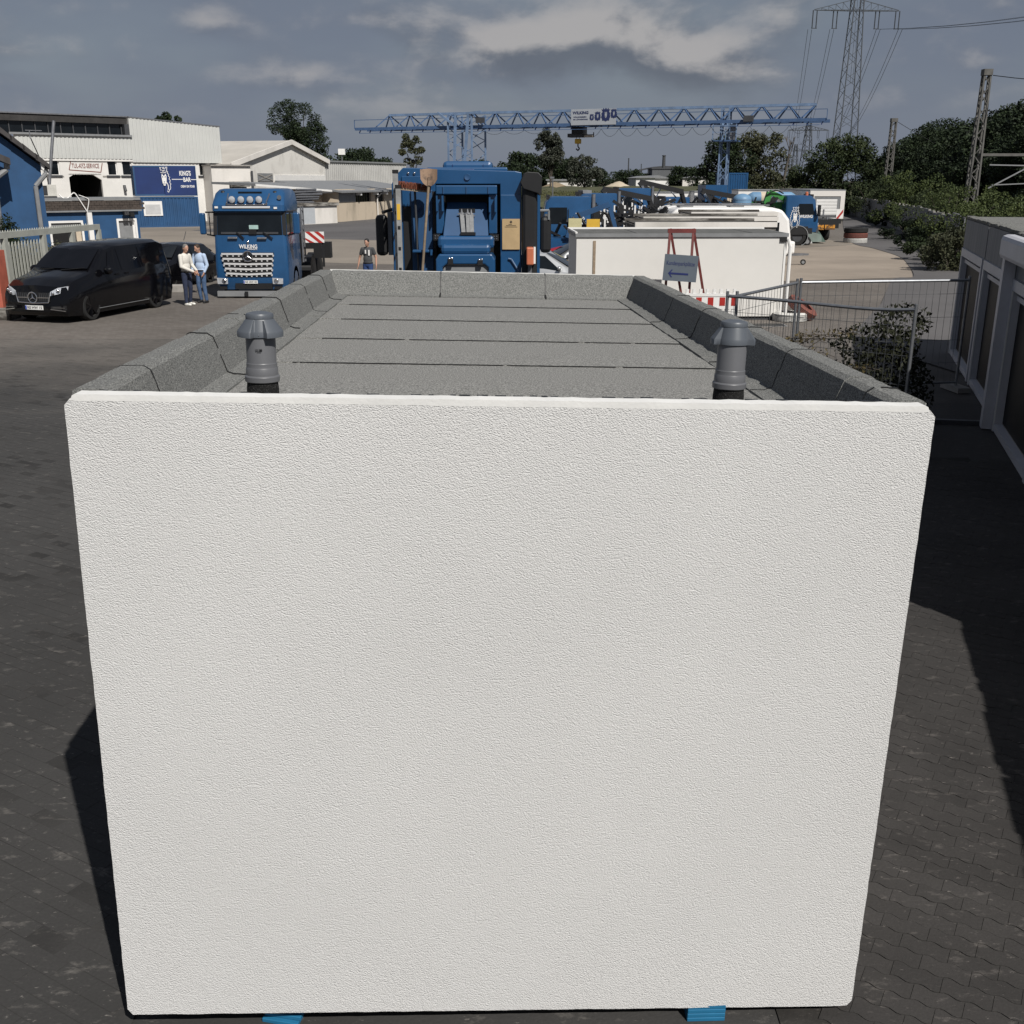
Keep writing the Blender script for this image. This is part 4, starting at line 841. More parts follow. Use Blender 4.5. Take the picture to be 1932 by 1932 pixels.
for i in range(5):
    k = i/5; za = gx[3]-(gx[3]-gx[2])*(k+.01); zb_ = gx[3]-(gx[3]-gx[2])*(k+.09); zc = gx[3]-(gx[3]-gx[2])*(k+.085)
    xa, xb = gx[0]+.13*k+.01, gx[1]-.10*k-.01; dip = .035*i/4
    s_ = M().add([(xa, -.11, za), (gm, -.12, za-dip), (xb, -.11, za), (xb, -.11, zc), (gm, -.12, zc-dip), (xa, -.11, zc), (xa, -.07, za), (gm, -.07, za-dip), (xb, -.07, za), (xb, -.07, zc), (gm, -.07, zc-dip), (xa, -.07, zc)], [(0,1,4,5),(1,2,3,4),(0,6,7,1),(1,7,8,2),(5,4,10,11),(4,3,9,10),(2,8,9,3),(0,5,11,6)]).build('grille_slat', SLAT, g2)
    tt = M(); n = 9
    for j in range(n+1):
        x = xa+(xb-xa)*(j+.0)/n; d = dip*(1-abs(x-gm)/(gx[1]-gm)); w_ = .034
        tt.add([(x-w_, -.105, zc-d+.004), (x+w_, -.105, zc-d+.004), (x+w_*.6, -.095, zc-d-.055), (x-w_*.6, -.095, zc-d-.055)], [(0,1,2,3)])
    tt.build('slat_teeth', SLAT, s_, kind='stuff', fix=False)
sc = (-8.325,1.307); M().lathe([(.155, -.10), (.155, -.15), (.10, -.16)], (sc[0]-CX, 0, sc[1]), 28, 'y').build('emblem_disc', BLACK, t); star(t, sc[0]-CX, sc[1], .155, -.165)
r0 = (-8.604,-8.029,1.536,1.662); text('WILKING', t, WHITE, r0[0]-CX, r0[1]-CX, r0[2], r0[3], -.03, bold=.03)
r0 = (-8.352,-8.036,1.494,1.531); text('TRANSPORTE', t, WHITE, r0[0]-CX, r0[1]-CX, r0[2], r0[3], -.03, bold=.02)
cr = (-8.330,1.717); M().ell((cr[0]-CX, .01, cr[1]), (.04, .02, .05)).build('bonnet_badge', CHROME, t, smooth=60)
for a, b in ((740, 850), (1065, 1170)):
    r0 = (-8.941,-8.640,1.829,1.892) if a == 740 else (-8.016,-7.724,1.820,1.879); bx('grab_handle', STEEL, t, r0[0]-CX, r0[1]-CX, -.04, .02, r0[2], r0[3], bevel=.01)
M().bar(((-8.659,1.981)[0]-CX, .02, zs0+.08), ((-8.432,1.773)[0]-CX, -.02, zs0-.1), .035).build('wiper', BLACK, t); M().bar(((-7.829,1.981)[0]-CX, .02, zs0+.08), ((-7.528,1.773)[0]-CX, -.02, zs0-.1), .035).build('wiper', BLACK, t)
r0 = (-8.532,-8.082,0.459,0.556); plate('RE HW 42', t, r0[0]-CX, r0[1]-CX, r0[2], r0[3], -.08)
bx('bumper_opening', BLACK, t, -.55, .62, -.065, .02, Z[1250]+.02, Z[1250]+.2)
for s, q_ in ((-1, (-9.198,0.536)), (1, (-7.442,0.536))):
    x = q_[0]-CX; h = M().prism([(x-.16, q_[1]-.09), (x+.16, q_[1]-.09), (x+.17, q_[1]+.08), (x-.17, q_[1]+.1)], -.08, .05).build('headlight', LAMP, t)
    M().lathe([(.075, -.09), (.06, -.10), (.02, -.095)], (x-s*.05, 0, q_[1]), 18, 'y').build('headlight_lens', CHROME, h)
    bx('fog_lamp', BLACK, t, x-.12, x+.12, -.07, 0, q_[1]-.26, q_[1]-.17)
pts = [(-8.886,3.185), (-8.879,2.941), (-8.814,2.865), (-7.735,2.865), (-7.659,2.941), (-7.598,3.185)]
M().tube(curve([(p[0]-CX, .02 if 0 < i < 5 else .25, p[1]) for i, p in enumerate(pts)], 3), .025).build('lamp_bar', CHROME, t, smooth=50)
for q_ in ((-8.722,3.017), (-8.438,3.017), (-8.155,3.017), (-7.880,3.017)):
    l = M().lathe([(.05, .14), (.10, .08), (.11, .0), (.10, -.01)], (q_[0]-CX, 0, q_[1]), 20, 'y').build('roof_lamp', CHROME, t, smooth=40); M().lathe([(.098, -.012), (.06, -.03), (.01, -.035)], (q_[0]-CX, 0, q_[1]), 20, 'y').build('lamp_lens', LAMP, l, smooth=60)
r0 = (-9.048,-7.556,2.751,2.816); bx('visor_strip', SLAT, t, r0[0]-CX, r0[1]-CX, .0, .03, r0[2], r0[3], bevel=.008)
r0 = (-8.583,-7.848,3.218,3.299); bx('roof_hatch', GLASS, t, r0[0]-CX, r0[1]-CX, .30, .36, r0[2]-.03, r0[3]-.05)
for q_ in ((-9.230,2.783), (-7.387,2.764)): bx('marker_light', WHITE, t, q_[0]-CX-.05, q_[0]-CX+.05, .0, .03, q_[1]-.03, q_[1]+.03)
for q_ in ((-9.083,3.207), (-7.450,3.199)): M().lathe([(.07, -.05), (.075, .03), (.04, .07), (.01, .075)], (q_[0]-CX, .4, q_[1]), 14).build('beacon', BLACK, t, smooth=50)
q_ = (-7.266,3.077); M().lathe([(.07, .1), (.03, .25), (.03, .5)], (q_[0]-CX, 0, q_[1]), 14, 'y').build('horn', CHROME, t, smooth=50)
for s, r0 in ((-1, (-9.819,-9.648,1.959,2.609)), (1, (-6.877,-6.677,1.981,2.619))):
    m_ = bx('side_mirror', BLUE, t, r0[0]-CX, r0[1]-CX, .05, .25, r0[2], r0[3], bevel=.04); xi = r0[1]-CX if s < 0 else r0[0]-CX
    M().tube([(xi, .2, r0[3]+.02), (s*1.1, .25, r0[3]+.02)], .025).tube([(xi, .2, r0[2]), (s*1.13, .3, r0[2]-.06)], .025).tube([(xi-s*.12, .2, r0[3]+.02), (xi-s*.12, .2, r0[2]-.03)], .02).build('mirror_arm', BLACK, m_)
r0 = (-9.382,-7.823,0.007,0.151); bx('ballast_plate', GREYP, t, r0[0]-CX, 1.05, -.12, .0, .06, Z[1250]-.04); bx('towing_jaw', BLACK, t, -.25, -.15, -.18, -.121, .08, Z[1250]-.05)
bx('underbody', BLACK, t, -.95, .95, .1, 2.1, .32, Z[1250]+.1)
bx('chassis', BLACK, t, -.45, .45, 2.2, 6.8, .55, .9); bx('cab_back_tower', BLACK, t, .75, 1.12, 2.25, 2.8, .9, 2.5)
M().box(1.17, 1.22, 2.3, 2.34, .95, 2.75).box(1.17, 1.22, 2.66, 2.7, .95, 2.75).build('ladder_rail', STEEL, t, kind='stuff')
for i in range(6): bx('ladder_rung', STEEL, t, 1.175, 1.215, 2.34, 2.66, 1.1+i*.3, 1.14+i*.3)
for wy_ in (1.15, 3.9, 5.2):
    for s in (-1, 1): wheel(t, (s*1.0, wy_, .48), .48, .32, 'x', DGREY)
    if wy_ > 2:
        for s in (-1, 1): M().lathe([(.55, -.2), (.57, -.2), (.57, .2), (.55, .2)], (s*1.02, wy_, .52), 20, 'x').build('mudguard', BLACK, t)
bx('headache_rack', BLACK, t, 1.0, 1.7, 2.9, 3.2, 1.35, 1.55); bx('rear_frame', BLACK, t, 1.2, 1.8, 4.2, 4.6, .95, 1.5)
r0 = (-6.998,-6.625,1.592,1.948); wb_ = bx('warning_board', WHITE, t, 1.32, 1.95, 2.2, 2.23, r0[2], r0[3]); zz0, zz1 = r0[2], r0[3]
for i in range(-1, 2):
    x0 = 1.32+i*.30; pl = [(x0, zz1), (x0+.15, zz1), (x0+.15+.44, zz0), (x0+.44, zz0)]
    if i >= 0: M().prism([(x0, zz1), (x0+.15, zz1), (min(x0+.59, 1.95), zz0 if x0+.59 <= 1.95 else zz1-(1.95-x0-.15)/.44*(zz1-zz0)), (min(x0+.44, 1.95), zz0 if x0+.44 <= 1.95 else zz1-(1.95-x0)/.44*(zz1-zz0))], 2.196, 2.199).build('red_stripe', mat('signal_red', (.36, .022, .016), .5), wb_)
    else: M().prism([(1.32, zz1-.30*.67), (1.32+.30, zz0), (1.32+.14, zz0), (1.32, zz0+.1)], 2.196, 2.199).build('red_stripe', mat('signal_red', (.36, .022, .016), .5), wb_)
bx('board_post', BLACK, t, 1.85, 1.92, 2.24, 2.3, .8, zz1)
# people
SKIN = mat('skin', (.42, .24, .17), .6, var=.08)
def remesh(name, b, m, parent, vox, it=4):
    o = b.build(name, m, parent); r = o.modifiers.new('r', 'REMESH'); r.mode = 'VOXEL'; r.voxel_size = vox; s = o.modifiers.new('s', 'SMOOTH'); s.iterations = it; s.factor = .5
    apply_mods(o); o.data.shade_smooth(); o.data.materials.clear(); o.data.materials.append(m); return o
def caps(b, p, q, r0, r1):
    b.cyl(p, q, r0, r1, 12); b.ell(p, (r0,)*3, 12, 8); b.ell(q, (r1,)*3, 12, 8)
def person(label, loc, rz, J, top, legs, shoe, hair, sleeve=1.0, belt=True, bald=0, h=1.0):
    t = T('person', label, 'person', loc, rz); t.scale = (h, h, h)
    V = {k: Vector(v) for k, v in J.items()}
    hd_ = V['head']; tl = Matrix.Rotation(J2.get('yaw', 0), 3, 'Z') @ Matrix.Rotation(J2.get('nod', 0), 3, 'X')
    b = M(); H_ = lambda *p: hd_+tl @ Vector(p)
    b.ell(hd_, (.074, .092, .112), 16, 12, tl); b.ell(H_(0, -.03, -.06), (.055, .06, .06), 12, 8, tl); caps(b, V['neck']-Vector((0, 0, .05)), H_(0, .02, -.06), .055, .05)
    b.cyl(H_(0, -.085, .02), H_(0, -.11, -.02), .008, .018, 8); b.ell(H_(0, -.108, -.022), (.017, .016, .013), 8, 6)
    for s in (-1, 1): b.ell(H_(s*.076, .01, -.005), (.012, .022, .034), 8, 6, tl)
    b.ell(H_(0, -.085, -.062), (.026, .012, .010), 8, 6)
    for s in 'lr':
        caps(b, V['sh'+s], V['el'+s], .048, .042); caps(b, V['el'+s], V['wr'+s], .041, .029)
        d = (V['wr'+s]-V['el'+s]).normalized(); hdv = V.get('hd'+s, d); hdv = hdv.normalized(); sd = hdv.cross(Vector((1, .2, 0))).normalized() if abs(hdv.x) < .9 else Vector((0, 1, 0)); nr = hdv.cross(sd)
        w_ = V['wr'+s]; pm_ = w_+hdv*.05
        rot = Matrix((nr, sd, hdv)).transposed(); b.ell(pm_, (.017, .042, .055), 10, 8, rot); 
        for i, (o_, l) in enumerate(((-.03, .066), (-.01, .078), (.01, .072), (.03, .056))):
            p0 = pm_+hdv*.045+sd*o_; p1 = p0+hdv*l*.5+nr*.006; p2 = p1+hdv*l*.42+nr*.02; caps(b, p0, p1, .0105, .0098); caps(b, p1, p2, .0098, .0085)
        p0 = w_+hdv*.02-sd*.035; p1 = p0+hdv*.035-sd*.028; p2 = p1+hdv*.03+nr*.012; caps(b, p0, p1, .013, .012); caps(b, p1, p2, .012, .010)
    for s in 'lr': caps(b, V['hp'+s], V['kn'+s], .07, .05); caps(b, V['kn'+s], V['an'+s], .048, .035)
    b.ell((V['hpl']+V['hpr'])/2, (.15, .10, .10)); b.ell((V['neck']+(V['hpl']+V['hpr'])/2)/2, (.13, .09, .3))
    remesh('body', b, SKIN, t, .0085, 3)
    c = M(); pel = (V['hpl']+V['hpr'])/2; ch = V['neck']*.72+pel*.28
    c.ell(ch, (.175, .115, .20), 14, 10); c.ell(pel*.55+ch*.45, (.158, .118, .20), 14, 10); c.ell(pel+Vector((0, 0, .06)), (.165, .118, .09), 14, 8); caps(c, V['shl'], V['shr'], .062, .062); caps(c, V['neck']-Vector((0, 0, .06)), V['neck']-Vector((0, 0, .02)), .085, .062)
    for s in 'lr':
        caps(c, V['sh'+s], V['el'+s], .066, .055 if sleeve > .5 else .062) if sleeve > .5 else caps(c, V['sh'+s], V['sh'+s]*.45+V['el'+s]*.55, .066, .062)
        if sleeve > .5: caps(c, V['el'+s], V['wr'+s]*.93+V['el'+s]*.07, .053, .040)
    sh_ = remesh('shirt', c, top, t, .014, 4)
    c = M(); c.ell(pel, (.162, .115, .11), 14, 8)
    for s in 'lr': caps(c, V['hp'+s], V['kn'+s], .092, .068); caps(c, V['kn'+s], V['an'+s]+Vector((0, 0, .01)), .066, .052)
    remesh('trousers', c, legs, t, .014, 4)
    M().lathe([(.166, -.02), (.168, 0), (.166, .02)], (0, 0, 0), 20).build('belt', BLACK, t, loc=pel+Vector((0, 0, .055))).scale = (1, .72, 1)
    for s in 'lr':
        a = V['an'+s]; f = V.get('ft'+s, Vector((0, -1, 0))); f.normalize(); c = M()
        base = Vector((a.x, a.y, .035)); c.ell(base+f*.05, (.045, .045, .035)); c.ell(base+f*.14, (.046, .046, .03)); c.ell(base-f*.03, (.042, .042, .045)); c.cyl(base-f*.02, base+f*.14, .044, .044, 10); caps(c, base, a, .045, .045)
        o = remesh('shoe', c, shoe, t, .010, 3)
    if hair:
        c = M(); 
        c.ell(H_(0, .022, .028), (.083, .092, .098), 18, 12, tl); 
        hr = remesh('hair', c, hair, t, .011, 2)
        bm = bmesh.new(); bm.from_mesh(hr.data); inv = tl.inverted(); dl = [v for v in bm.verts if (lambda q: (q.y < -.055 and q.z < .045+bald) or q.z < -.055 or (q.z < -.005 and q.y < -.005))(inv @ (v.co-hd_))]; bmesh.ops.delete(bm, geom=dl, context='VERTS'); bm.to_mesh(hr.data); bm.free()
    e = M()
    for s in (-1, 1): e.ell(H_(s*.03, -.083, .012), (.010, .006, .006), 8, 6)
    e.build('eyes', BLACK, t, kind='stuff')
    return t
J0 = dict(head=(0, -.02, 1.645), neck=(0, 0, 1.47), shl=(.17, 0, 1.42), shr=(-.17, 0, 1.42), ell=(.235, .03, 1.13), elr=(-.235, .03, 1.13), wrl=(.23, -.06, .90), wrr=(-.23, -.06, .90), hpl=(.085, 0, .92), hpr=(-.085, 0, .92), knl=(.10, -.02, .50), knr=(-.10, -.02, .50), anl=(.11, 0, .09), anr=(-.11, 0, .09))
CRM = mat('cream_knit', (.60, .58, .53), .95, var=.06, vs=20, bump=.002, bs=120); LBL = mat('pale_blue_cotton', (.40, .50, .66), .9, var=.08, vs=9); DEN = mat('dark_denim', (.018, .026, .055), .9, var=.25, vs=14); DEN2 = mat('washed_denim', (.055, .10, .19), .9, var=.4, vs=7); GTE = mat('grey_tshirt', (.055, .057, .06), .95); WRK = mat('blue_work_trousers', (.018, .045, .135), .9, var=.2, vs=8)
HGR = mat('grey_hair', (.16, .15, .14), .8, var=.3, vs=60); HBR = mat('brown_hair', (.035, .02, .012), .7, var=.3, vs=60); HBK = mat('black_hair', (.01, .009, .009), .7); WSH = mat('white_leather', (.66, .65, .60), .6)
J2 = dict(yaw=R(-15), nod=R(18)); J = dict(J0); J.update(wrl=(.10, -.33, 1.0), wrr=(-.02, -.34, .98), ell=(.24, -.02, 1.15), elr=(-.22, -.06, 1.13), hdl=(-.5, -.6, -.5), hdr=(.5, -.6, -.5), head=(.01, -.06, 1.635), anl=(.12, .05, .09), anr=(-.12, -.03, .09))
pa = (-9.716,31.517); pb = (-9.509,32.078)
person('grey-haired man in a cream sweater, dark jeans and white shoes talking beside the blue truck', (pa[0], pa[1], .012), R(62), J, CRM, DEN, WSH, HGR, h=1.02)
J2 = dict(yaw=R(-10), nod=R(26)); J = dict(J0); J.update(wrl=(.19, -.08, .92), wrr=(-.06, -.30, 1.0), elr=(-.24, -.05, 1.15), hdr=(.5, -.7, -.3), head=(0, -.07, 1.63), anl=(.14, 0, .09), anr=(-.10, .05, .09))
person('brown-haired man in a pale blue shirt and washed jeans looking down at his hands', (pb[0]+.02, pb[1]+.15, .012), R(-22), J, LBL, DEN2, BLACK, HBR, h=1.0)
J2 = dict(yaw=R(-8), nod=R(24)); J = dict(J0); J.update(ell=(.27, .04, 1.15), elr=(-.28, .05, 1.15), wrl=(.28, -.02, .91), wrr=(-.33, .0, .90), knl=(.10, -.10, .50), anl=(.11, .12, .10), anr=(-.10, -.12, .09), head=(0, -.06, 1.635))
w_ = person('man in a grey T-shirt and blue work trousers walking across the yard behind the parapet', (-4.78, 35.2, .012), R(-6), J, GTE, WRK, BLACK, HBK, sleeve=.4, h=1.0)
M().box(-.06, -.02, -.128, -.115, 1.28, 1.40).box(.05, .10, -.128, -.115, 1.22, 1.40).build('shirt_print', WHITE, w_, kind='stuff')

# ---- blue truck seen from behind, right behind the parapet
t = T('recovery_truck', 'large blue truck seen from behind with black side deflectors and a recessed back wall', 'truck', (0, 16.5, .012))
def rb(name, m, r0, y0, y1, par=None, bevel=0, zmin=None):
    return bx(name, m, par or t, r0[0], r0[1], y0, y1, r0[2] if zmin is None else zmin, r0[3], bevel=bevel)
zr = (-0.856,3.723)[1]; xl = (-1.892,3.105)[0]; xr = (0.150,3.105)[0]
g0 = (-1.190,-0.185,2.172,3.529)
b = M().prism([(xl, .8), (g0[0], .8), (g0[0], g0[3]), (g0[1], g0[3]), (g0[1], .8), (xr, .8), (xr, zr-.02), (xr-.1, zr), ((-1.326,3.761)[0], zr+.04), ((-1.687,3.768)[0], zr+.05), ((-1.792,3.671)[0], (-1.792,3.671)[1]), ((-1.873,3.529)[0], (-1.873,3.529)[1])], .35, .6)
b.build('cab_back_wall', BLUE, t, bevel=.012)
bx('cab', BLUE, t, xl+.02, xr, .601, 2.5, .8, zr-.03, bevel=.08); bx('frame_recess', BLACK, t, g0[0]-.01, g0[1]+.01, .50, .598, .8, g0[3]+.01)
r0 = (-1.098,-0.310,3.716,3.875); bx('roof_fairing', BLUE, t, r0[0], r0[1], .75, 1.9, r0[2], r0[3], bevel=.06)
M().bar(((-0.940,3.872)[0], .745, r0[2]+.03), ((-0.940,3.872)[0], .745, r0[3]-.05), .008).bar(((-0.455,3.872)[0], .745, r0[2]+.03), ((-0.455,3.872)[0], .745, r0[3]-.05), .008).build('fairing_seam', NAVY, t, kind='stuff')
r0 = (-1.327,-0.072,3.716,3.780); bx('roof_rail', BLUE, t, r0[0], r0[1], .5, .9, r0[2], r0[3], bevel=.02)
for r0 in ((-0.793,-0.589,3.720,3.753),): rb('roof_hatch', NAVY, r0, .42, .499, bevel=.01)
q_ = (-0.693,3.634); M().lathe([(.05, .34), (.045, .325), (.02, .33)], (q_[0], 0, q_[1]), 20, 'y').build('filler_cap', BLUEM, t, smooth=40)
for q_ in ((-1.608,3.689), (-1.512,3.689)): M().ell((q_[0], .34, q_[1]), (.022, .02, .022), 10, 8).build('bolt', CHROME, t, smooth=60)
# side panels of the recess
r0 = (-1.703,-1.575,2.172,3.431); rb('locker_recess', BLACK, r0, .335, .348, zmin=.9); r0 = (-1.571,-1.239,2.172,3.446); rb('locker_panel', BLUEM, r0, .27, .349, zmin=.9, bevel=.01)
r0 = (-1.711,-1.390,3.196,3.649); rb('upper_panel', BLUE, r0, .32, .349, bevel=.008)
r0 = (-1.239,-1.188,2.172,3.423); rb('gap_trim', BLACK, r0, .28, .349, zmin=.9)
r0 = (-0.182,0.151,2.172,3.375); rb('side_panel', BLUE, r0, .30, .349, zmin=.9, bevel=.012)
# frame with sloping apron
r0 = (-1.167,-0.230,3.381,3.514); rb('frame_beam', BLUE, r0, .05, .30, bevel=.015)
for r0 in ((-1.175,-1.050,2.797,3.381), (-0.359,-0.231,2.797,3.381)): rb('frame_post', BLUE, (r0[0], r0[1], r0[2], r0[3]-.002), .12, .30, bevel=.012)
for r0 in ((-1.162,-1.140,3.135,3.363), (-1.077,-1.048,3.135,3.363), (-0.354,-0.329,3.120,3.340), (-0.266,-0.240,3.120,3.333)): rb('lug', BLUE, r0, .02, .118)
for q_ in (880, 1105, 1316):
    u = (-1.050,3.453)[0] if q_ == 880 else ((-0.695,3.453)[0] if q_ == 1105 else (-0.362,3.453)[0]); r0 = (-0.861,-0.845,3.390,3.499); bx('weld_rib', BLUEM, t, u-.006, u+.006, .03, .049, r0[2], r0[3])
z0, z1 = (-0.712,2.774)[1], (-0.706,3.264)[1]; a = (-1.015,3.257)[0]; b_ = (-0.392,3.257)[0]; c_ = (-1.061,2.782)[0]; d_ = (-0.364,2.782)[0]
M().add([(a, .32, z1), (b_, .32, z1), (d_, -.05, z0), (c_, -.05, z0), (a, .36, z1), (b_, .36, z1), (d_, .36, z0), (c_, .36, z0)], [(0,3,2,1),(4,5,6,7),(0,4,7,3),(1,2,6,5),(0,1,5,4),(3,7,6,2)]).build('sloping_apron', BLUEM, t, bevel=.01)
r0 = (-1.040,-0.360,3.264,3.378); rb('frame_opening', DARKIN, r0, .305, .34)
ST = mat('grey_strap', (.16, .165, .17), .6, var=.25, vs=20)
def ap(q_): return .32+(z1-q_[1])/(z1-z0)*-.37
s0 = (-0.699,3.143); rb('strap_plate', BLACK, (-0.819,-0.573,3.043,3.169), ap(s0)-.03, ap(s0)+.02)
for qa, qb in (((-0.779,3.105), (-0.747,2.820)), ((-0.687,3.105), (-0.669,2.820)), ((-0.632,3.097), (-0.616,2.820))):
    M().bar((qa[0], ap(qa)-.05, qa[1]), (qb[0], ap(qb)-.03, qb[1]), .068, .03).build('strap', ST, t, bevel=.006); M().cyl((qa[0], ap(qa)-.06, qa[1]-.02), (qa[0], ap(qa)-.06, qa[1]+.06), .025, .008, 8).bar((qa[0]-.06, ap(qa)-.07, qa[1]-.01), (qa[0]+.06, ap(qa)-.07, qa[1]-.03), .02).build('strap_buckle', STEEL, t)
rb('strap_foot', BLACK, (-0.792,-0.560,2.785,2.825), -.09, -.03)
for r0 in ((-1.213,-1.113,2.704,2.793), (-0.310,-0.209,2.697,2.785)):
    h_ = rb('hinge', BLACK, r0, -.02, .2)
    for i in (0, 1):
        for j in (0, 1): M().ell((r0[0]+(r0[1]-r0[0])*(.3+.4*i), -.022, r0[2]+(r0[3]-r0[2])*(.3+.4*j)), (.014, .008, .014), 8, 6).build('bolt', DGREY, h_)
r1 = (-1.144,-0.274,2.486,2.774); rb('apron_hood', BLUE, (r1[0], r1[1], r1[2]+.1, r1[3]), -.12, .3, bevel=.05)
r0 = (-1.084,-0.330,2.510,2.658); rb('hood_step', BLUE, r0, -.32, -.05, bevel=.05)
r0 = (-1.160,-0.259,2.172,2.518); hz = r0[3]
M().prism([(r0[0], .8), (r0[0]+.10, .8), (r0[0]+.10, hz-.2), (r0[0]+.16, hz-.15), (r0[1]-.16, hz-.15), (r0[1]-.10, hz-.2), (r0[1]-.10, .8), (r0[1], .8), (r0[1], hz-.08), (r0[1]-.05, hz), (r0[0]+.05, hz), (r0[0], hz-.08)], -.36, .3).build('engine_cover', BLUE, t, bevel=.02)
r0 = (-1.072,-0.339,2.361,2.411); rb('seal_strip', CREAM, r0, -.33, -.30, bevel=.008); r0 = (-1.065,-0.340,2.172,2.369); rb('grey_container', GREYP, r0, -.31, .2, zmin=.9, bevel=.03)
for r0 in ((-0.972,-0.895,2.369,2.439), (-0.521,-0.444,2.358,2.424)): rb('latch', BLACK, r0, -.39, -.361)
for q_ in ((-0.955,2.452), (-0.913,2.452), (-0.498,2.435), (-0.460,2.435)): M().ell((q_[0], -.37, q_[1]), (.022, .02, .022), 10, 8).build('bolt', CHROME, t, smooth=60)
# deflectors, mirrors
rl = (0.158,0.397,2.172,3.693); ru = (0.125,0.464,3.363,3.711)
bx('side_deflector', BLACK, t, rl[0], rl[1], .2, .9, .8, rl[3]-.01, bevel=.05)
M().prism([(ru[0]+.05, ru[2]+.1), (ru[0], (ru[2]+ru[3])/2+.02), (ru[0]+.06, ru[3]-.02), (ru[0]+.12, ru[3]), (ru[1]-.06, ru[3]-.01), (ru[1], ru[3]-.07), (ru[1]-.01, ru[2]+.02), (ru[1]-.04, ru[2]), (ru[1]-.05, ru[2]), (ru[1]-.06, ru[2]+.03)], .14, .8).build('deflector_top', BLACK, t, bevel=.03)
rs = (0.403,0.458,2.172,3.408); bx('cab_side_strip', BLUE, t, rs[0], rs[1], .95, 2.4, .8, rs[3])
r0 = (-2.176,-1.992,2.432,3.066); mm = bx('side_mirror', BLACK, t, r0[0], r0[1], .55, .75, r0[2], r0[3], bevel=.06)
r2 = (-1.987,-1.920,2.439,3.108); bx('mirror_bracket', GREYP, mm, r2[0], r2[0]+.08, .62, .7, r2[2], r2[3]); bx('mirror_bracket', GREYP, mm, r2[0]+.11, r2[1], .62, .7, r2[2], r2[3]); M().tube([(r0[0]+.1, .66, r0[3]+.03), (r2[1]+.02, .66, r2[3]+.04), (xl+.05, .8, r2[3]+.02)], .025).tube([(r2[0], .68, (r0[2]+r0[3])/2), (xl+.05, .8, (r0[2]+r0[3])/2)], .03).build('mirror_arm', BLACK, mm)
ra = (0.458,0.663,2.408,3.105); bx('side_mirror', BLACK, t, ra[0]+.02, ra[1], 1.6, 1.8, ra[2], ra[3]-.1, bevel=.06); M().tube([(rs[1], 1.5, ra[3]), (rs[1]+.16, 1.6, ra[3]), (rs[1]+.16, 1.6, ra[3]-.15)], .02).build('mirror_arm', GREYP, t)
r0 = (-0.153,0.122,2.549,3.013); cb_ = bx('card_panel', mat('card', (.42, .30, .16), .8, var=.1, vs=5), t, r0[0], r0[1], .275, .289, r0[2], r0[3])
M().ell(((r0[0]+r0[1])/2, .272, r0[3]-.045), (.02, .004, .02), 8, 6).box(r0[0]+.1, r0[1]-.12, .272, .2735, r0[3]-.085, r0[3]-.078).box(r0[0]+.06, r0[1]-.06, .272, .2735, r0[3]-.105, r0[3]-.098).box(r0[0]+.04, r0[1]-.04, .272, .2735, r0[3]-.125, r0[3]-.119).build('card_print', mat('faded_print', (.08, .06, .04), .8), cb_, kind='stuff')
r0 = (0.224,0.337,2.330,2.596); ob = bx('orange_box', ORANGE, t, r0[0], r0[1], -.05, .18, r0[2], r0[3], bevel=.02); bx('box_flange', WHITE, ob, r0[1], r0[1]+.03, .0, .17, r0[2]+.02, r0[3]); bx('box_stem', STEEL, ob, (r0[0]+r0[1])/2-.03, (r0[0]+r0[1])/2+.03, .05, .12, r0[2]-.2, r0[2]-.002)
M().tube([((-0.057,2.408)[0], .28, (-0.057,2.408)[1]), ((-0.009,2.400)[0], .27, (-0.009,2.400)[1]), ((0.104,2.219)[0], .28, (0.104,2.219)[1])], .012).build('hose', BLUEL, t)
rb('tool_bracket', BLUE, (-1.543,-1.286,2.518,2.557), .02, .26, bevel=.008); rb('tool_lug', BLUE, (-1.275,-1.238,2.471,2.564), .1, .26)
M().bar(((-1.494,3.105)[0], .268, (-1.494,3.105)[1]), ((-1.405,3.188)[0], .268, (-1.405,3.188)[1]), .05, .01).build('panel_badge', NAVY, t)
bx('chassis', BLACK, t, -.5+.0, .5, .3, 6, .5, .79)
for s in (-1, 1):
    for y in (.9, 4.2): wheel(t, (s*.95-.65, y, .5), .5, .34, 'x', DGREY)
xm = (xl+xr)/2
# ladder, broom and shovel hung on the truck
ALU = mat('aluminium', (.42, .42, .41), .45, .5, var=.2, vs=6)
l = T('ladder', 'folded aluminium ladder with a yellow sticker hung on the back of the blue truck', 'ladder', (0, 16.5, 0))
for nm, r0, y in (('ladder_rail', (-1.807,-1.729,2.172,3.731), -.02), ('ladder_rail', (-1.762,-1.684,2.172,3.514), -.12)):
    q_ = bx(nm, ALU, l, r0[0], r0[1], y-.03, y+.03, 1.0, r0[3], bevel=.006); bx('end_cap', BLACK, q_, r0[0]-.005, r0[1]+.005, y-.035, y+.035, r0[3]-.03, r0[3]+.02)
    for k in range(5): bx('rung_slot', BLACK, q_, (r0[0]+r0[1])/2-.02, (r0[0]+r0[1])/2+.02, y-.034, y-.0302, r0[3]-.32-k*.31, r0[3]-.27-k*.31); M().cyl((r0[0], y, r0[3]-.3-k*.31), (r0[0]-.02, y+.34, r0[3]-.3-k*.31), .014, n=6).build('rung', ALU, q_)
r0 = (-1.749,-1.698,3.025,3.257); st_ = bx('sticker', YELLOW, l, r0[0], r0[1], -.155, -.1505, r0[2], r0[3])
BR = mat('rust_bristle', (.20, .065, .035), .9, var=.4, vs=60, bump=.004, bs=160)
w = T('broom', 'worn broom with rust-brown bristles hung on the back of the blue truck', 'broom', (0, 16.5, 0))
a = (-1.719,3.506); b_ = (-1.240,3.450)
M().bar((a[0], .0, a[1]-.03), (b_[0], .0, b_[1]-.02), .07, .03).build('broom_head', WOOD, w)
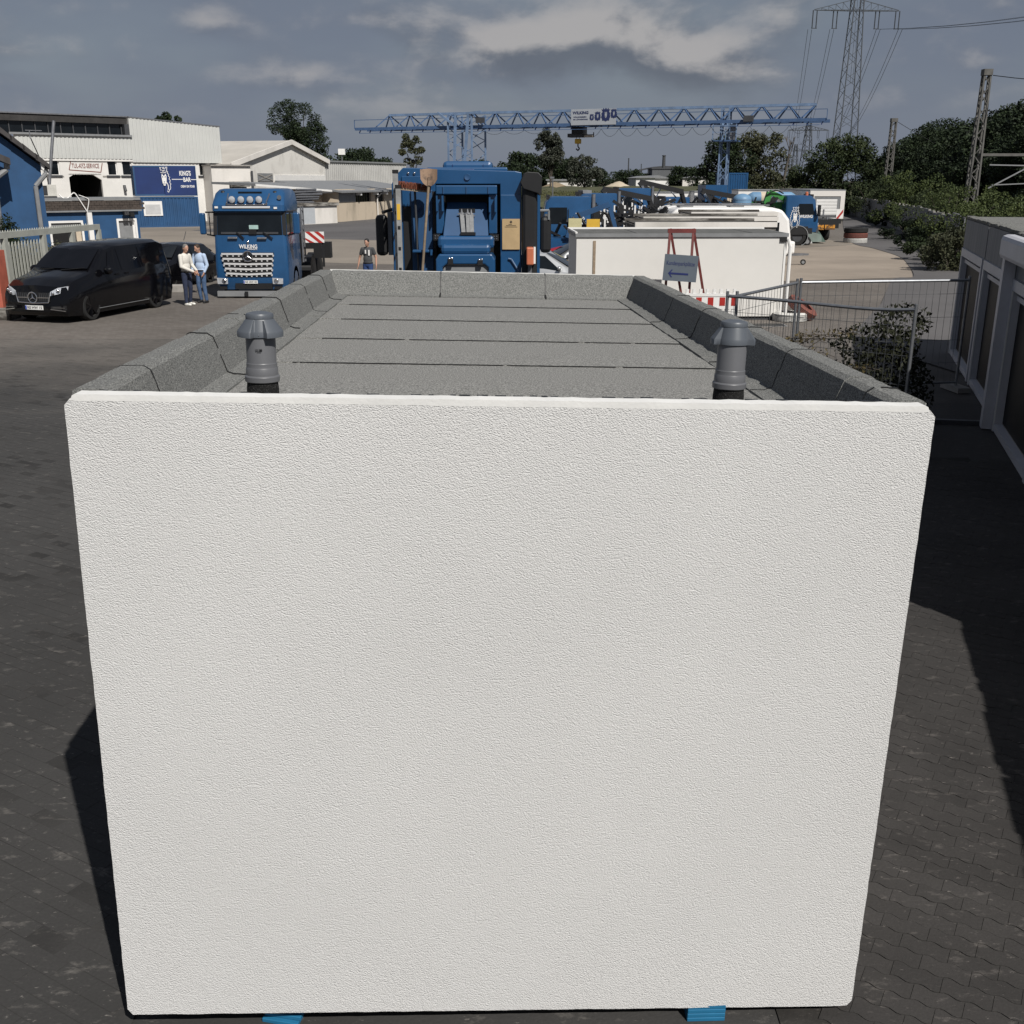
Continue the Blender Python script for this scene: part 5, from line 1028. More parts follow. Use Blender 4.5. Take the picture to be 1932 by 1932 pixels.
br = M(); random.seed(8)
for i in range(420):
    k = random.random(); x = a[0]+(b_[0]-a[0])*k; z = a[1]+(b_[1]-a[1])*k-.01; y = random.uniform(-.05, .05); br.cyl((x, y, z), (x+random.uniform(-.014, .014), y*1.3, z+.085+random.uniform(-.012, .014)), .0055, .003, 4)
br.build('bristles', BR, w, kind='stuff')
q1 = (-1.492,3.446); q2 = (-1.470,2.564); M().cyl((q1[0], .12, q1[1]), (q2[0], .18, q2[1]-.4), .018, n=8).build('handle', DGREY, w, smooth=60)
s_ = T('shovel', 'rusty brown shovel hung blade-up on the back of the blue truck', 'shovel', (0, 16.5, 0))
r0 = (-1.380,-1.122,3.514,3.768); SH = mat('worn_shovel', (.30, .20, .135), .75, col2=(.12, .085, .065), mix=(.5, .66), vs=7); xm_ = (r0[0]+r0[1])/2
rg = []
for i in range(9):
    k = i/8*2-1; x = xm_+k*(r0[1]-r0[0])/2; yy = -.12+.05*k*k*-1; top = r0[3]-.012*abs(k); bot = r0[2]+.10*abs(k)**2.5
    rg.append([(x, yy, top), (x*.97+xm_*.03, yy+.0, bot), (x*.97+xm_*.03, yy+.02, bot), (x, yy+.02, top)])
M().loft(rg).build('blade', SH, s_, smooth=40)
q1 = (-1.280,3.408); q2 = (-1.391,2.518); M().bar((xm_, -.13, r0[3]-.12), (xm_, -.13, r0[2]+.01), .03, .02).build('socket', SH, s_)
M().cyl((xm_-.01, -.11, r0[2]+.02), (q2[0]-.03, .02, q2[1]-.5), .021, n=8).build('handle', WOOD, s_, smooth=60)
# ---- white container office and the row of garages behind it
OFW = mat('office_white', (.63, .615, .585), .8, var=.05, vs=.5)
WP = (1.689,27.900,0.02895)
t = TP('container_office', 'white flat-roofed container office with a grey fascia behind the red sign stand', 'container office', WP)
wx = (5.545,0.911)[0]; wz = (2.497,2.183)[1]; wz2 = (2.493,2.277)[1]
bx('wall', OFW, t, 0, wx, 0, 2.5, .12, wz); bx('plinth', DGREY, t, .05, wx-.05, .05, 2.45, 0, .118)
bx('fascia', GREYP, t, -.03, wx+.03, -.04, 2.54, wz+.001, wz2)
bx('roof_felt', mat('roof_felt_grey', (.10, .10, .095), .9, var=.25, vs=4), t, .03, wx-.03, .0, 2.5, wz2-.02, wz2+.004)
for b in ((-.035, wx+.035, 2.48, 2.545), ): bx('roof_trim', WHITE, t, *b, wz2, wz2+.05)
for k in (1.55, 3.1, 4.6): bx('felt_joint', BLACK, t, k, k+.02, .01, 2.4, wz2+.0045, wz2+.008)
bx('roof_trim', WHITE, t, -.035, .02, -.03, 2.475, wz2+.001, wz2+.04)
q_ = (0.471,1.664); bx('bare_post', WOOD, t, q_[0]-.035, q_[0]+.035, -.02, -.001, .13, (0.461,2.091)[1])
M().tube([(wx+.02, -.06, wz-.05), (wx+.08, -.08, wz-.25), (wx+.08, -.08, .1), (wx+.0, -.2, .03)], .05, 8).build('downpipe', WHITE, t, smooth=40); bx('gutter_box', BLACK, t, wx-.18, wx-.01, -.045, -.002, wz-.12, wz-.001)
bx('corner_trim', WHITE, t, wx-.06, wx-.005, -.02, -.001, .13, wz-.13)
for i, (x0, x1, y0, ytop, lab) in enumerate(((3.728, 7.940, 32.2, 2.398, 'front dirty flat concrete garage roof behind the white container office'), (4.432, 8.904, 36, 2.436, 'middle dirty flat concrete garage roof in the row behind the white container office'), (6.692, 9.876, 40, 2.472, 'rearmost pale garage roof in the row behind the white container office'))):
    t = T('concrete_garage', lab, 'garage', (0, y0, 0), 0, 'row of old concrete garages')
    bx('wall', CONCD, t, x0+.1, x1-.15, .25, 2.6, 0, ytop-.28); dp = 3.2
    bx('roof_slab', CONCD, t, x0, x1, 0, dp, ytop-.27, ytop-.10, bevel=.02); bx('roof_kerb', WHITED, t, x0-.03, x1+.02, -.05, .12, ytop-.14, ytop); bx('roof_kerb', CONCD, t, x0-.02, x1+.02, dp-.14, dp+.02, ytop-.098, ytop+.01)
    bx('roof_surface', mat('grimy_roof_painted_shade', (.075, .068, .060), .9, var=.5, vs=1.2), t, x0+.05, x1-.05, .125, dp-.145, ytop-.098, ytop-.06)  # grime colour darkened to paint in the wall-shadow bands between garage rows
# ---- A-frame sign stand and barrier
SF = 26.82
t = T('sign_stand', 'dark red A-frame stand carrying the grey Kundenparkplätze arrow sign', 'sign stand', (0, SF, .012))
FRR = mat('frame_dark_red', (.14, .028, .025), .6, var=.2)
a = (3.966,26.820,2.431); b = (4.548,26.820,2.431); zt = a[2]
def leg(p, q): M().bar((p[0], p[1]-SF, p[2]), (q[0], q[1]-SF, q[2]), .06, .05).build('leg', FRR, t)
pl = (3.885,26.820,1.048); pr = (4.476,26.820,0.814); pl2 = (4.348,26.820,0.845); pr2 = (4.937,26.820,0.798)
def ext(p, q, dy):
    p = Vector(p); q = Vector(q); d = q-p; k = (p.z)/(p.z-q.z); e = p+d*k; return (e.x, SF+dy, .0)
leg(a, ext(a, pl, -.35)); leg(b, ext(b, pr, -.35)); leg(a, ext(a, pl2, .4)); leg(b, ext(b, pr2, .4))
bx('top_bar', FRR, t, a[0]-.06, b[0]+.06, -.04, .04, zt-.10, zt)
c0, c1_, c2, c3 = (3.773,26.500,1.859), (4.599,26.500,1.823), (4.579,26.500,1.161), (3.739,26.500,1.216)
SG = mat('sign_grey', (.10, .12, .145), .45, var=.05); SB = mat('sign_blue', (.012, .02, .10), .5)
sg = T('direction_sign', 'grey board lettered Kundenparkplätze with a blue arrow pointing left', 'sign', (c3[0], 26.46, c3[2]-.0))
sg.rotation_euler = (0, -math.atan2(c2[2]-c3[2], c2[0]-c3[0]), 0)
w_, h_ = math.hypot(c2[0]-c3[0], c2[2]-c3[2]), c0[2]-c3[2]
bx('board', SG, sg, .03, w_+.03, -.03, .0, 0, h_)
text('Kundenparkplätze', sg, SB, .09, w_-.05, h_*.55, h_*.76, -.035)
ar = M().prism([(w_*.18, h_*.29), (w_*.27, h_*.43), (w_*.31, h_*.43), (w_*.25, h_*.32), (w_*.78, h_*.32), (w_*.78, h_*.25), (w_*.25, h_*.25), (w_*.31, h_*.14), (w_*.27, h_*.14)], -.036, -.031).build('arrow', SB, sg)
x0, x1 = 3.611, 4.718; z1 = 1.302; z0 = 1.071
t = T('safety_barrier', 'white plastic safety barrier with red fields in front of the container office', 'barrier', (0, 22, .012))
RW = mat('signal_red', (.36, .022, .016), .5)
bx('board', WHITE, t, x0, x1, -.03, .03, z0, z1-.03); n = 9; w_ = (x1-x0)/n
for i in range(n):
    if i % 2 == 0: bx('red_field', RW, t, x0+i*w_+w_*.0, x0+(i+1)*w_-w_*.05, -.036, -.031, z0+.01, z1-.05)
bx('top_rail', WHITE, t, x0-.03, x1+.03, -.04, .04, z1-.029, z1+.03)
for i in range(8): u = x0+.06+(x1-x0-.12)*i/7; bx('knob', WHITE, t, u-.03, u+.03, -.025, .025, z1+.031, z1+.12); bx('lower_slat', WHITE, t, u-.045, u+.045, -.025, .025, .12, z0-.06)
bx('lower_rail', WHITE, t, x0, x1, -.035, .035, z0-.059, z0-.001); bx('foot', BLACK, t, x0+.1, x0+.3, -.35, .35, 0, .1); bx('foot', BLACK, t, x1-.3, x1-.1, -.35, .35, 0, .1); bx('bottom_rail', WHITE, t, x0, x1, -.03, .03, .105, .16)
# tyres by the office corner and at the road
def tyre(name, label, loc, rot, m, r=.42, w=.24, group=None):
    t = T(name, label, 'tyre', loc, 0, group); t.rotation_euler = rot
    M().lathe([(r*.56, -w/2), (r*.9, -w/2), (r, -w*.36), (r, w*.36), (r*.9, w/2), (r*.56, w/2), (r*.62, w*.3), (r*.62, -w*.3), (r*.56, -w/2)], (0, 0, 0), 30, 'z', cap=False).build('tyre', m, t, smooth=40)
    b = M()
    for k in range(5): b.lathe([(r*1.002, -w*.3+k*w*.14), (r*1.002, -w*.3+k*w*.14+.012)], n=30, cap=False)
    b.build('tread_grooves', RUB, t, kind='stuff'); return t
WT = mat('white_painted_tyre', (.56, .55, .52), .8, var=.2, vs=9); RT_ = mat('red_painted_tyre', (.17, .055, .04), .8, var=.25, vs=9)
p = (7.425,27.615); tyre('painted_tyre', 'white-painted tyre lying flat at the corner of the container office', (p[0], p[1]+.3, .13), (0, 0, 0), WT, .45); tyre('painted_tyre', 'red-painted tyre leaning on the white-painted one by the container office', (p[0]+.36, p[1]+.5, .34), (R(14), R(34), 0), RT_, .44)
p = (20.731,64.467); L_ = ['white-painted tyre at the bottom of the planter stack by the road', 'red-painted tyre in the middle of the planter stack by the road', 'unpainted grey tyre on top of the planter stack by the road']
for i, m in enumerate((WT, RT_, RUB)): tyre('painted_tyre', L_[i], (p[0], p[1], .14+.30*i), (0, 0, .1*i), m, .70, .30, 'tyre stack planter by the road')
# drain grate
dg = (6.590,27.002); t = T('drain_pit', 'sunken drain pit with a black grating at the foot of the container office', 'drain', (dg[0], dg[1], .016)); bx('rim', GREYP, t, -.5, .5, -.25, .25, .0, .012); bx('grating', BLACK, t, -.45, .45, -.22, .22, .0121, .018)

# ---- the truck yard behind: gantry crane, blue trucks, trailers
GCP = (-14.079,103.000,-0.38911)
t = TP('gantry_crane', 'blue lattice gantry crane with a white lion banner spanning the truck yard', 'gantry crane', GCP)
b0, b1 = (0.000,8.179), (42.176,8.056); a0, a1 = (3.028,9.411), (41.147,9.172)
zb, zt = (b0[1]+b1[1])/2, (a0[1]+a1[1])/2
GB_ = mat('gantry_blue', (.055, .105, .21), .5, var=.15)
for y in (-1.1, 1.1): bx('bottom_chord', GB_, t, b0[0], b1[0], y-.12, y+.12, zb-.14, zb+.10)
M().bar((a0[0], 0, zt), (a1[0], 0, zt), .36, .2).build('top_chord', BLUEL, t)
nb = 18; step = (a1[0]-a0[0])/nb
dm = {}
for i in range(nb+1):
    u = a0[0]+i*step
    for s in (-1, 1):
        for du in (-.5, .5):
            if (i == 0 and du < 0 and False): continue
            k = (s, du)
            if k not in dm: dm[k] = M().bar((0, 0, 0), (du*step, s*1.05, zb-zt), .095).mesh('diagonal', GB_)
            if b0[0] < u+du*step < b1[0]: place('diagonal', dm[k], t, loc=(u, 0, zt))
for i in range(nb*2+3):
    u = b0[0]+.4+i*(b1[0]-b0[0]-.8)/(nb*2+2); M().bar((u+.14, -1.1, zb-.1), (u, -1.1, zb-.38), .07).build('cable_bracket', NAVY, t)
M().bar((b0[0], -1.25, zb+.75), (b1[0], -1.25, zb+.75), .05).bar((b0[0], -1.25, zb), (b0[0], -1.25, zb+.75), .05).bar((b1[0], -1.25, zb), (b1[0], -1.25, zb+.75), .05).bar((b0[0]+.5, -1.3, zb-.4), (b1[0]-.5, -1.3, zb-.4), .04).build('handrail', GB_, t, kind='stuff')
lp = M(); uu = (21.826,7.511)[0]; u = uu+.5; random.seed(2)
while u < b1[0]-2:
    w_ = 1.55 if u < uu+20 else 2.6; lp.tube([(u+w_*k/8, -1.3, zb-.4-.62*4*(k/8)*(1-k/8)*(1 if w_ < 2 else .6)) for k in range(9)], .016, 4); u += w_
u = (16.927,7.587)[0]
for q in range(5): lp.tube([(u-q*1.9+1.9*k/8, -1.3, zb-.4-.3*4*(k/8)*(1-k/8)) for k in range(9)], .016, 4)
lp.build('cable_loops', BLACK, t, kind='stuff')
def lattice(parent, u, w, d, z0, z1, nseg, leg, brace, taper=1.0, m=None, name='leg_tower', yc=0):
    P = lambda sx, sy, k: (u+sx*w/2*(1+(taper-1)*k), yc+sy*d/2*(1+(taper-1)*k), z0+(z1-z0)*k)
    o = M()
    for sx in (-1, 1):
        for sy in (-1, 1): o.bar(P(sx, sy, 0), P(sx, sy, 1), leg)
    o.build(name, m, parent, kind=None)
    c = M()
    for i in range(nseg):
        k0, k1 = i/nseg, (i+1)/nseg
        for (A, B) in (((-1,-1),(1,-1)), ((1,-1),(1,1)), ((1,1),(-1,1)), ((-1,1),(-1,-1))):
            if i % 2: A, B = B, A
            c.bar(P(*A, k0), P(*B, k1), brace)
    c.build('bracing', m, parent, kind='stuff')
ul = (10.833,7.235)[0]; ur = (34.098,6.910)[0]
lattice(t, ul, 2.3, 3.0, .5, zt-.1, 8, .14, .06, 1.0, BLUEL)
M().bar((ul-2.1, -1.6, zt), (ul-.3, -1.6, zb), .18).bar((ul+2.1, -1.6, zt), (ul-.3, -1.6, zb+1), .18).bar((ul-.35, -1.6, zb+1), (ul-.75, -1.6, .5), .2).bar((ul+.9, -1.6, zt), (ul, -1.6, .5), .2).build('portal_strut', BLUEL, t, kind='stuff'); bx('bogie', GB_, t, ul-2.2, ul+2.2, -2, 2, 0.05, .49)
lattice(t, ur, .62, .8, .5, zt-.1, 12, .11, .05, 1.0, BLUEL); M().bar((ur+.4, 0, zt-.2), (ur-.2, 0, zb-.2), .2).bar((ur-.6, -1.1, zb-.1), (ur+.6, 1.1, zb-.1), .3).build('leg_head', BLUEL, t, kind='stuff'); bx('bogie', GB_, t, ur-.9, ur+.9, -2, 2, .05, .49)
pz = (34.111,6.705)[1]; pa_ = (33.317,6.839)[0]; pb_ = (35.402,6.811)[0]
bx('platform', GB_, t, pa_, pb_-.2, -1.0, 1.0, pz-.1, pz)
pr = M()
for u in (pa_, (pa_+pb_)/2, pb_-.2): pr.bar((u, -1.15, pz), (u, -1.15, zb-.2 if u != (pa_+pb_)/2 else pz+1.1), .07)
pr.bar((pa_, -1.15, pz+1.1), (pb_-.2, -1.15, pz+1.1), .05).bar((pa_, -1.15, pz+.6), (pb_-.2, -1.15, pz+.6), .04); pr.build('platform_rail', BLUEL, t, kind='stuff'); bx('switch_cabinet', STEEL, t, pb_-.75, pb_-.35, -.9, -.5, pz+.002, pz+1.2)
for q_ in ((12.771,8.583), (36.157,8.253)): bx('floodlight', DGREY, t, q_[0]-.4, q_[0]+.4, -1.5, -1.3, q_[1]-.2, q_[1]+.25)
r0 = (21.176,25.152,8.043,9.312); BAN = mat('banner_white', (.34, .36, .39), .7, var=.08, vs=.3); bn = bx('banner', BAN, t, r0[0], r0[1], -1.32, -1.28, r0[2], r0[3]); ULT = mat('banner_navy', (.010, .020, .085), .7)
for s_, r1 in (('WILKING', (21.312,22.722,8.910,9.147)), ('WILLKOMMEN', (21.385,22.548,8.637,8.742)), ('IM LÖWENPARK', (21.389,22.701,8.449,8.566))): text(s_, bn, ULT, r1[0], r1[1], r1[2], r1[3], -1.335, bold=.035)
for q_, q2 in (((23.023,8.396), (23.009,8.917)), ((23.541,8.362), (23.521,9.102)), ((24.948,8.531), (24.923,9.288)), ((24.252,8.291), (24.219,9.361))): lion(bn, q_[0], q_[1], q2[1]-q_[1], ULT, BAN, ULT, ULT, -1.335 if q2[1]-q_[1] < 2 else -1.345)
hu = (21.586,7.514); ho = bx('hoist', BLACK, t, hu[0]-.6, hu[0]+.4, -.6, .6, zb-.75, zb-.15); bx('hoist_drum', DGREY, ho, hu[0]-1.0, hu[0]+.3, -.5, .5, zb-1.0, zb-.7); bx('hoist_motor', CREAM, ho, hu[0]+.45, hu[0]+1.1, -.3, .3, zb-1.0, zb-.85); M().bar((hu[0]+.4, 0, zb-.8), (hu[0]+1.2, 0, zb-.8), .07).bar((hu[0]+1.2, 0, zb-1.0), (hu[0]+1.2, 0, zb-.6), .07).build('hoist_arm', BLACK, ho)
hz = (21.452,7.000)[1]; M().cyl((hu[0]-.35, 0, hz), (hu[0]-.35, 0, zb-.8), .02).cyl((hu[0]-.05, 0, hz), (hu[0]-.05, 0, zb-.8), .02).build('hoist_cable', BLACK, t, kind='stuff'); hk = bx('hook_block', YELLOW, t, hu[0]-.45, hu[0]+.05, -.2, .2, hz-.4, hz, bevel=.06)
M().tube([(hu[0]-.2, 0, hz-.4), (hu[0]-.2, 0, hz-.62), (hu[0]-.05, 0, hz-.8), (hu[0]-.2, 0, hz-.95), (hu[0]-.36, 0, hz-.8)], .06).build('hook', BLACK, hk)
# stacked containers in the yard
cx0, cx1 = 19.139, 20.875; cz0, cz1 = 2.390, 4.224
c = container('shipping_container', 'beige shipping container at the bottom of the stack beside the gantry leg', (cx0, 96, 0), cx1-cx0, 6, cz0-.01, CREAM, 0, 'container stack in the truck yard', pitch=.2)
c = container('shipping_container', 'blue corrugated shipping container on top of the stack beside the gantry leg', (cx0, 96, 0), cx1-cx0, 6, cz1-cz0, BLUE, cz0, 'container stack in the truck yard', pitch=.2)
# generic yard truck: front at local -y
def cab(t, w, l, z0, z1, m, lionside=0, txt=0, beacon=False, sleeper=False, h=1.0):
    hw = w/2
    M().loft([rrect(hw-.04, .05, l, z0), rrect(hw, -.03, l, z0+.35), rrect(hw, 0, l, z0+(z1-z0)*.42), rrect(hw-.03, .08, l, z0+(z1-z0)*.5), rrect(hw-.06, .22, l, z1-.25), rrect(hw-.08, .42, l, z1-.04, .1), rrect(hw-.14, .52, l-.05, z1, .1)]).build('cab', m, t, smooth=30)
    za, zc = z0+(z1-z0)*.5, z1-.45
    M().add([(-hw+.15, .06, za), (hw-.15, .06, za), (hw-.2, .19, zc), (-hw+.2, .19, zc)], [(0,1,2,3)]).build('windscreen', GLASS, t)
    for s in (-1, 1):
        M().add([(s*(hw+.004), .25, za-.05), (s*(hw+.004), 1.15, za-.05), (s*(hw-.03), 1.15, zc), (s*(hw-.03), .38, zc)], [(0,1,2,3)]).build('side_window', GLASS, t)
        mm = bx('side_mirror', BLACK, t, s*hw+s*.05, s*hw+s*.3, -.02, .12, za-.1, zc-.05, bevel=.03)
        bx('step_panel', BLACK, t, s*(hw-.1), s*(hw+.006), .3, 1.0, z0-.1, z0+.22)
    bx('bumper', DGREY, t, -hw+.1, hw-.1, -.08, .06, z0-.05, z0+.3); bx('grille', BLACK, t, -.7, .7, -.05, .02, z0+.35, z0+.75)
    for s in (-1, 1): bx('headlight', LAMP, t, s*(hw-.12), s*(hw-.45), -.06, .03, z0+.34, z0+.5)
    if beacon: M().lathe([(.09, 0), (.09, .16), (.03, .2)], (.5 if beacon > 0 else -.5, .6, z1), 12).build('beacon', ORANGE, t)
    if lionside:
        s = lionside; e = bpy.data.objects.new('lion_decal', None); COL.objects.link(e)
        e.parent = t; e.location = (s*(hw+.01), 0, 0); e.rotation_euler = (0, 0, s*R(90))
        yy = l-.55 if not sleeper else l-.5
        m0 = M(); lion(t, 0, 0, 1, WHITE, WHITE, m, None, 0)
        ch = [o for o in t.children if o.name.startswith('lion_') and o is not e and not o.get('done')]
        for o in ch:
            for v in o.data.vertices:
                x, y, z = v.co; v.co = (s*(hw+.012-y), (yy+(x if s > 0 else -x)*1.25*h), z0+.25+z*1.25*h) if True else v.co
            o['done'] = 1
        bpy.data.objects.remove(e)
        for o in ch: del o['done']; o.name = o.name.split('.')[0]+'_decal'
    if txt:
        s = txt; o = text('WILKING', t, WHITE, 0, .75, 0, .17, 0, bold=.03)
        for v in o.data.vertices: x, y, z = v.co; v.co = (s*(hw+.016), (.35+x if s > 0 else 1.1-x), z0+.78+z)
def ytruck(label, loc, rz, L=6.5, z1=3.0, m=None, lionside=0, txt=0, bed=True, stakes=0, group='blue trucks parked in the yard', beacon=False, sleeper=False, h=1.0, name='yard_truck'):
    t = T(name, label, 'truck', (loc[0], loc[1], .02), rz, group); m = m or BLUE
    cab(t, 2.35, 2.2 if sleeper else 1.9, .75, z1, m, lionside, txt, beacon, sleeper, h)
    bx('chassis', BLACK, t, -.45, .45, 1.0, L, .6, .9)
    for y in (1.1, L-1.9, L-.7):
        for s in (-1, 1): wheel(t, (s*.98, y, .5), .5, .34, 'x', DGREY)
    if bed: bx('bed', m, t, -1.2, 1.2, 2.35, L+.2, 1.0, 1.22); bx('bed_rail', m, t, -1.22, -1.12, 2.35, L+.2, 1.221, 1.42); bx('bed_rail', m, t, 1.12, 1.22, 2.35, L+.2, 1.221, 1.42)
    bx('roof_lights', BLACK, t, -.9, .9, .3, .4, z1-.12, z1+.06); M().cyl((.95, 2.3, .9), (.95, 2.3, z1+.1), .09, n=10).build('exhaust', STEEL, t, smooth=50); bx('air_box', BLACK, t, .5, 1.15, 2.05 if not sleeper else 2.3, 2.6, 1.0, 2.3)
    for s in (-1, 1): bx('door_line', BLACK, t, s*1.165, s*1.181, 1.2, 1.22, .95, z1-.5); bx('mudguard', BLACK, t, s*1.0, s*1.182, .55, 1.65, .6, 1.06)
    if bed:
        rg = random.Random(int(loc[1]*7)); g_ = M()
        for k in range(90):
            y = rg.uniform(2.5, L); x = rg.uniform(-1.15, 1.15); z = rg.uniform(1.25, 2.4); g_.bar((x, y, z), (x+rg.uniform(-.3, .3), y+rg.uniform(-.8, .8), z+rg.uniform(-.4, .35)), rg.uniform(.04, .16))
        g_.build('folded_gear', BLACK, t, kind='stuff')
    for k in range(stakes):
        y = 2.8+(L-3)*k/max(1, stakes-1)
        for s in (-1, 1): bx('stake', WHITE, t, s*1.2-.035, s*1.2+.035, y-.035, y+.035, 1.42, 2.25)
    return t
def loader(t, y, z, m=BLACK, h=1.5):
    c = bx('crane_column', m, t, -.25, .25, y-.25, y+.25, z, z+h*.55); M().bar((0, y, z+h*.5), (.1, y-1.0, z+h), .3).bar((.1, y-1.0, z+h), (.1, y+1.5, z+h*.75), .26).bar((.1, y+1.4, z+h*.75), (-.1, y+1.9, z+.2), .2).build('crane_arm', m, c, kind='stuff')
    M().bar((.25, y-.2, z+h*.3), (.3, y-.9, z+h*.9), .12).tube(curve([(-.2, y, z+h*.6), (-.45, y+.5, z+h*.9), (-.3, y+1.2, z+h*.6)], 4), .04).build('crane_ram', CHROME, c, kind='stuff'); bx('outrigger', m, t, -1.3, 1.3, y-.15, y+.15, z-.3, z-.01)
    return c
a = ytruck('blue truck with white lion heads on its cab, leftmost in the yard row', (1.250, 48, 0), R(-90), 6.5, 2.9, lionside=1, stakes=3, sleeper=True, h=1.0)
b = ytruck('blue truck facing left with stacked roof lights, second in the yard row', (3.057, 55.5, 0), R(-86), 7.5, 2.95, lionside=1, stakes=4, sleeper=True, h=.95)
bx('roof_box', GREYP, b, -1.0, 1.0, .45, .9, 2.952, 3.1); loader(b, 2.6, 1.25, BLACK, 1.9)
c = ytruck('blue truck with a black folded loader crane behind its tall cab in the yard', (5.604, 62, 0), R(-88), 8.5, 3.15, lionside=1, stakes=5, sleeper=True, h=1.0); loader(c, 2.7, 1.3, BLACK, 2.2); loader(c, 6.3, 1.3, BLACK, 1.7)
d_ = ytruck('small blue truck with a blue rear box and drum far back in the yard', (8.789, 66.5, 0), R(-80), 6.5, 2.6, stakes=0); bx('rear_box', BLUE, d_, -.7, .7, 3.0, 4.4, 1.25, 3.3); M().loft([rrect(.9, 0, 1, 0), rrect(.3, .2, .8, 3.5)]).build('drum', BLUEM, d_, loc=(0, 4.6, 1.6)).rotation_euler = (R(-75), 0, 0)
# low-loader trailers in front of them
def lowbed(label, x0, x1, y, z, stakes, m=BLUE, extra=None, group='blue low-loader trailers in the yard'):
    t = T('low_loader', label, 'trailer', (x0, y, .02), 0, group); L_ = x1-x0
    bx('deck', m, t, 0, L_, 0, 2.5, z-.3, z); bx('side_beam', m, t, .02, L_-.02, -.08, -.001, z-.45, z-.1)
    for k in range(4): wheel(t, (L_*.45+k*.95, .2, .45), .45, .35, 'y', DGREY); wheel(t, (L_*.45+k*.95, 2.3, .45), .45, .35, 'y', DGREY)
    for k in range(stakes):
        u = .3+(L_-.6)*k/max(1, stakes-1); bx('stake', WHITE, t, u-.04, u+.04, -.05, .03, z, z+1.0)
    random.seed(int(x0*10)); g_ = M()
    for k in range(int(L_*7)):
        u = random.uniform(0, L_); g_.bar((u, random.uniform(0, 2), z), (u+random.uniform(-.6, .6), random.uniform(0, 2), z+random.uniform(.1, .9)), random.uniform(.04, .12))
    g_.build('lashing_gear', BLACK, t, kind='stuff'); return t
lowbed('blue low-loader trailer loaded with black gear, nearest behind the grey car', 1.252, 3.144, 43, 1.35, 0)
lowbed('blue low-loader trailer with white stakes in the middle of the yard', 3.588, 6.127, 51, 1.45, 5)
lowbed('blue low-loader trailer with white stakes farther back on the right', 5.714, 8.850, 58.5, 1.6, 6)
lowbed('low blue trailer frame behind the garage row on the right', 8.812, 10.814, 64, 1.75, 0)
for i, (c_, y, m, lab) in enumerate((((2.506,42.700,1.910), 42.7, mat('pale_yellow', (.50, .46, .26), .6), 'pale yellow square plate on the gear of the nearest low-loader'), ((3.222,42.700,1.883), 42.7, YELLOW, 'orange-yellow square plate on the gear of the nearest low-loader'))):
    tt = T('warning_plate', lab, 'plate', (c_[0], y-.15, c_[2]), 0, 'yellow plates on the low-loader'); bx('plate', m, tt, -.26, .26, -.02, .02, -.25, .25)
lm = T('loader_mast', 'dark blue folded loader boom standing on the nearest low-loader', 'loader boom', (2.010, 42.9, 1.37))
M().bar((.3, .5, 0), (.5, .5, .8), .3).bar((.5, .5, .8), (1.9, .5, 1.3), .2).bar((1.9, .5, 1.3), (2.2, .5, .3), .16).build('boom', BLUEM, lm, kind='stuff'); M().tube(curve([(.4, .2, .8), (1.2, .2, .3), (1.7, .2, 1.0), (2.1, .2, .2)], 5), .06).tube(curve([(.6, .15, 1.0), (1.0, .1, .5), (1.5, .15, .7)], 5), .05).build('hoses', BLACK, lm, kind='stuff')
# right-hand group: caravan, boat, tank, trucks, trailers
def caravan(label, loc, L_, w, h, rz=0):
    t = T('caravan', label, 'caravan', loc, rz, 'white caravans behind the garages')
    prof = [(0, .5), (.0, h*.55), (.12, h*.8), (.45, h*.97), (.8, h), (L_-.9, h), (L_-.45, h*.96), (L_-.12, h*.8), (L_, h*.5), (L_-.08, .45)]
    M().prism(prof, 0, w).build('body', WHITE, t, bevel=.12)
    fr('window', GLASS, t, L_-1.3, L_-.55, h*.5, h*.75, -.012, -.002, bevel=.0); fr('window', GLASS, t, 1.0, 2.2, h*.5, h*.75, -.012, -.002); fr('stripe', GREYP, t, .2, L_-.3, h*.35, h*.38, -.008, -.002)
    M().add([(L_-.005, .3, h*.53), (L_-.005, w-.3, h*.53), (L_-.14, w-.3, h*.78), (L_-.14, .3, h*.78)], [(0,1,2,3)]).build('front_window', GLASS, t, loc=(.02, 0, .01))
    for k in (.4, 1.6): bx('roof_hatch', GREYP, t, L_*k/3, L_*k/3+.6, w*.3, w*.7, h+.001, h+.08, bevel=.02)
    M().tube([(.5, .15, h+.09), (L_-1, .15, h+.09)], .025).build('roof_rail', STEEL, t)
    for y in (.12, w-.12): wheel(t, (L_*.5, y, .34), .34, .2, 'y', CHROME)
    M().bar((L_-.05, w*.3, .45), (L_+1.1, w*.5, .45), .08).bar((L_-.05, w*.7, .45), (L_+1.1, w*.5, .45), .08).build('drawbar', STEEL, t, kind='stuff'); wheel(t, (L_+.9, w*.5, .12), .12, .08, 'y', GREYP, name='jockey_wheel'); bx('gas_locker', WHITE, t, L_-.06, L_+.35, w*.25, w*.75, .5, h*.42, bevel=.08)
    return t
cx1_ = 12.025; caravan('white rounded caravan with a tow bar, nearest behind the garage row', (cx1_-5.5, 46, .02), 5.5, 2.2, 2.470)
cx1_ = 13.022; caravan('second white caravan, farther back beneath the light blue silo dome', (cx1_-6.0, 52, .02), 6.0, 2.2, 2.403)
p = (16.240,62.315); t = T('covered_trailer', 'small trailer under a grey-white tarpaulin beside the caravan tow bar', 'trailer', (p[0], p[1], .02), 0, 'small covered trailers')
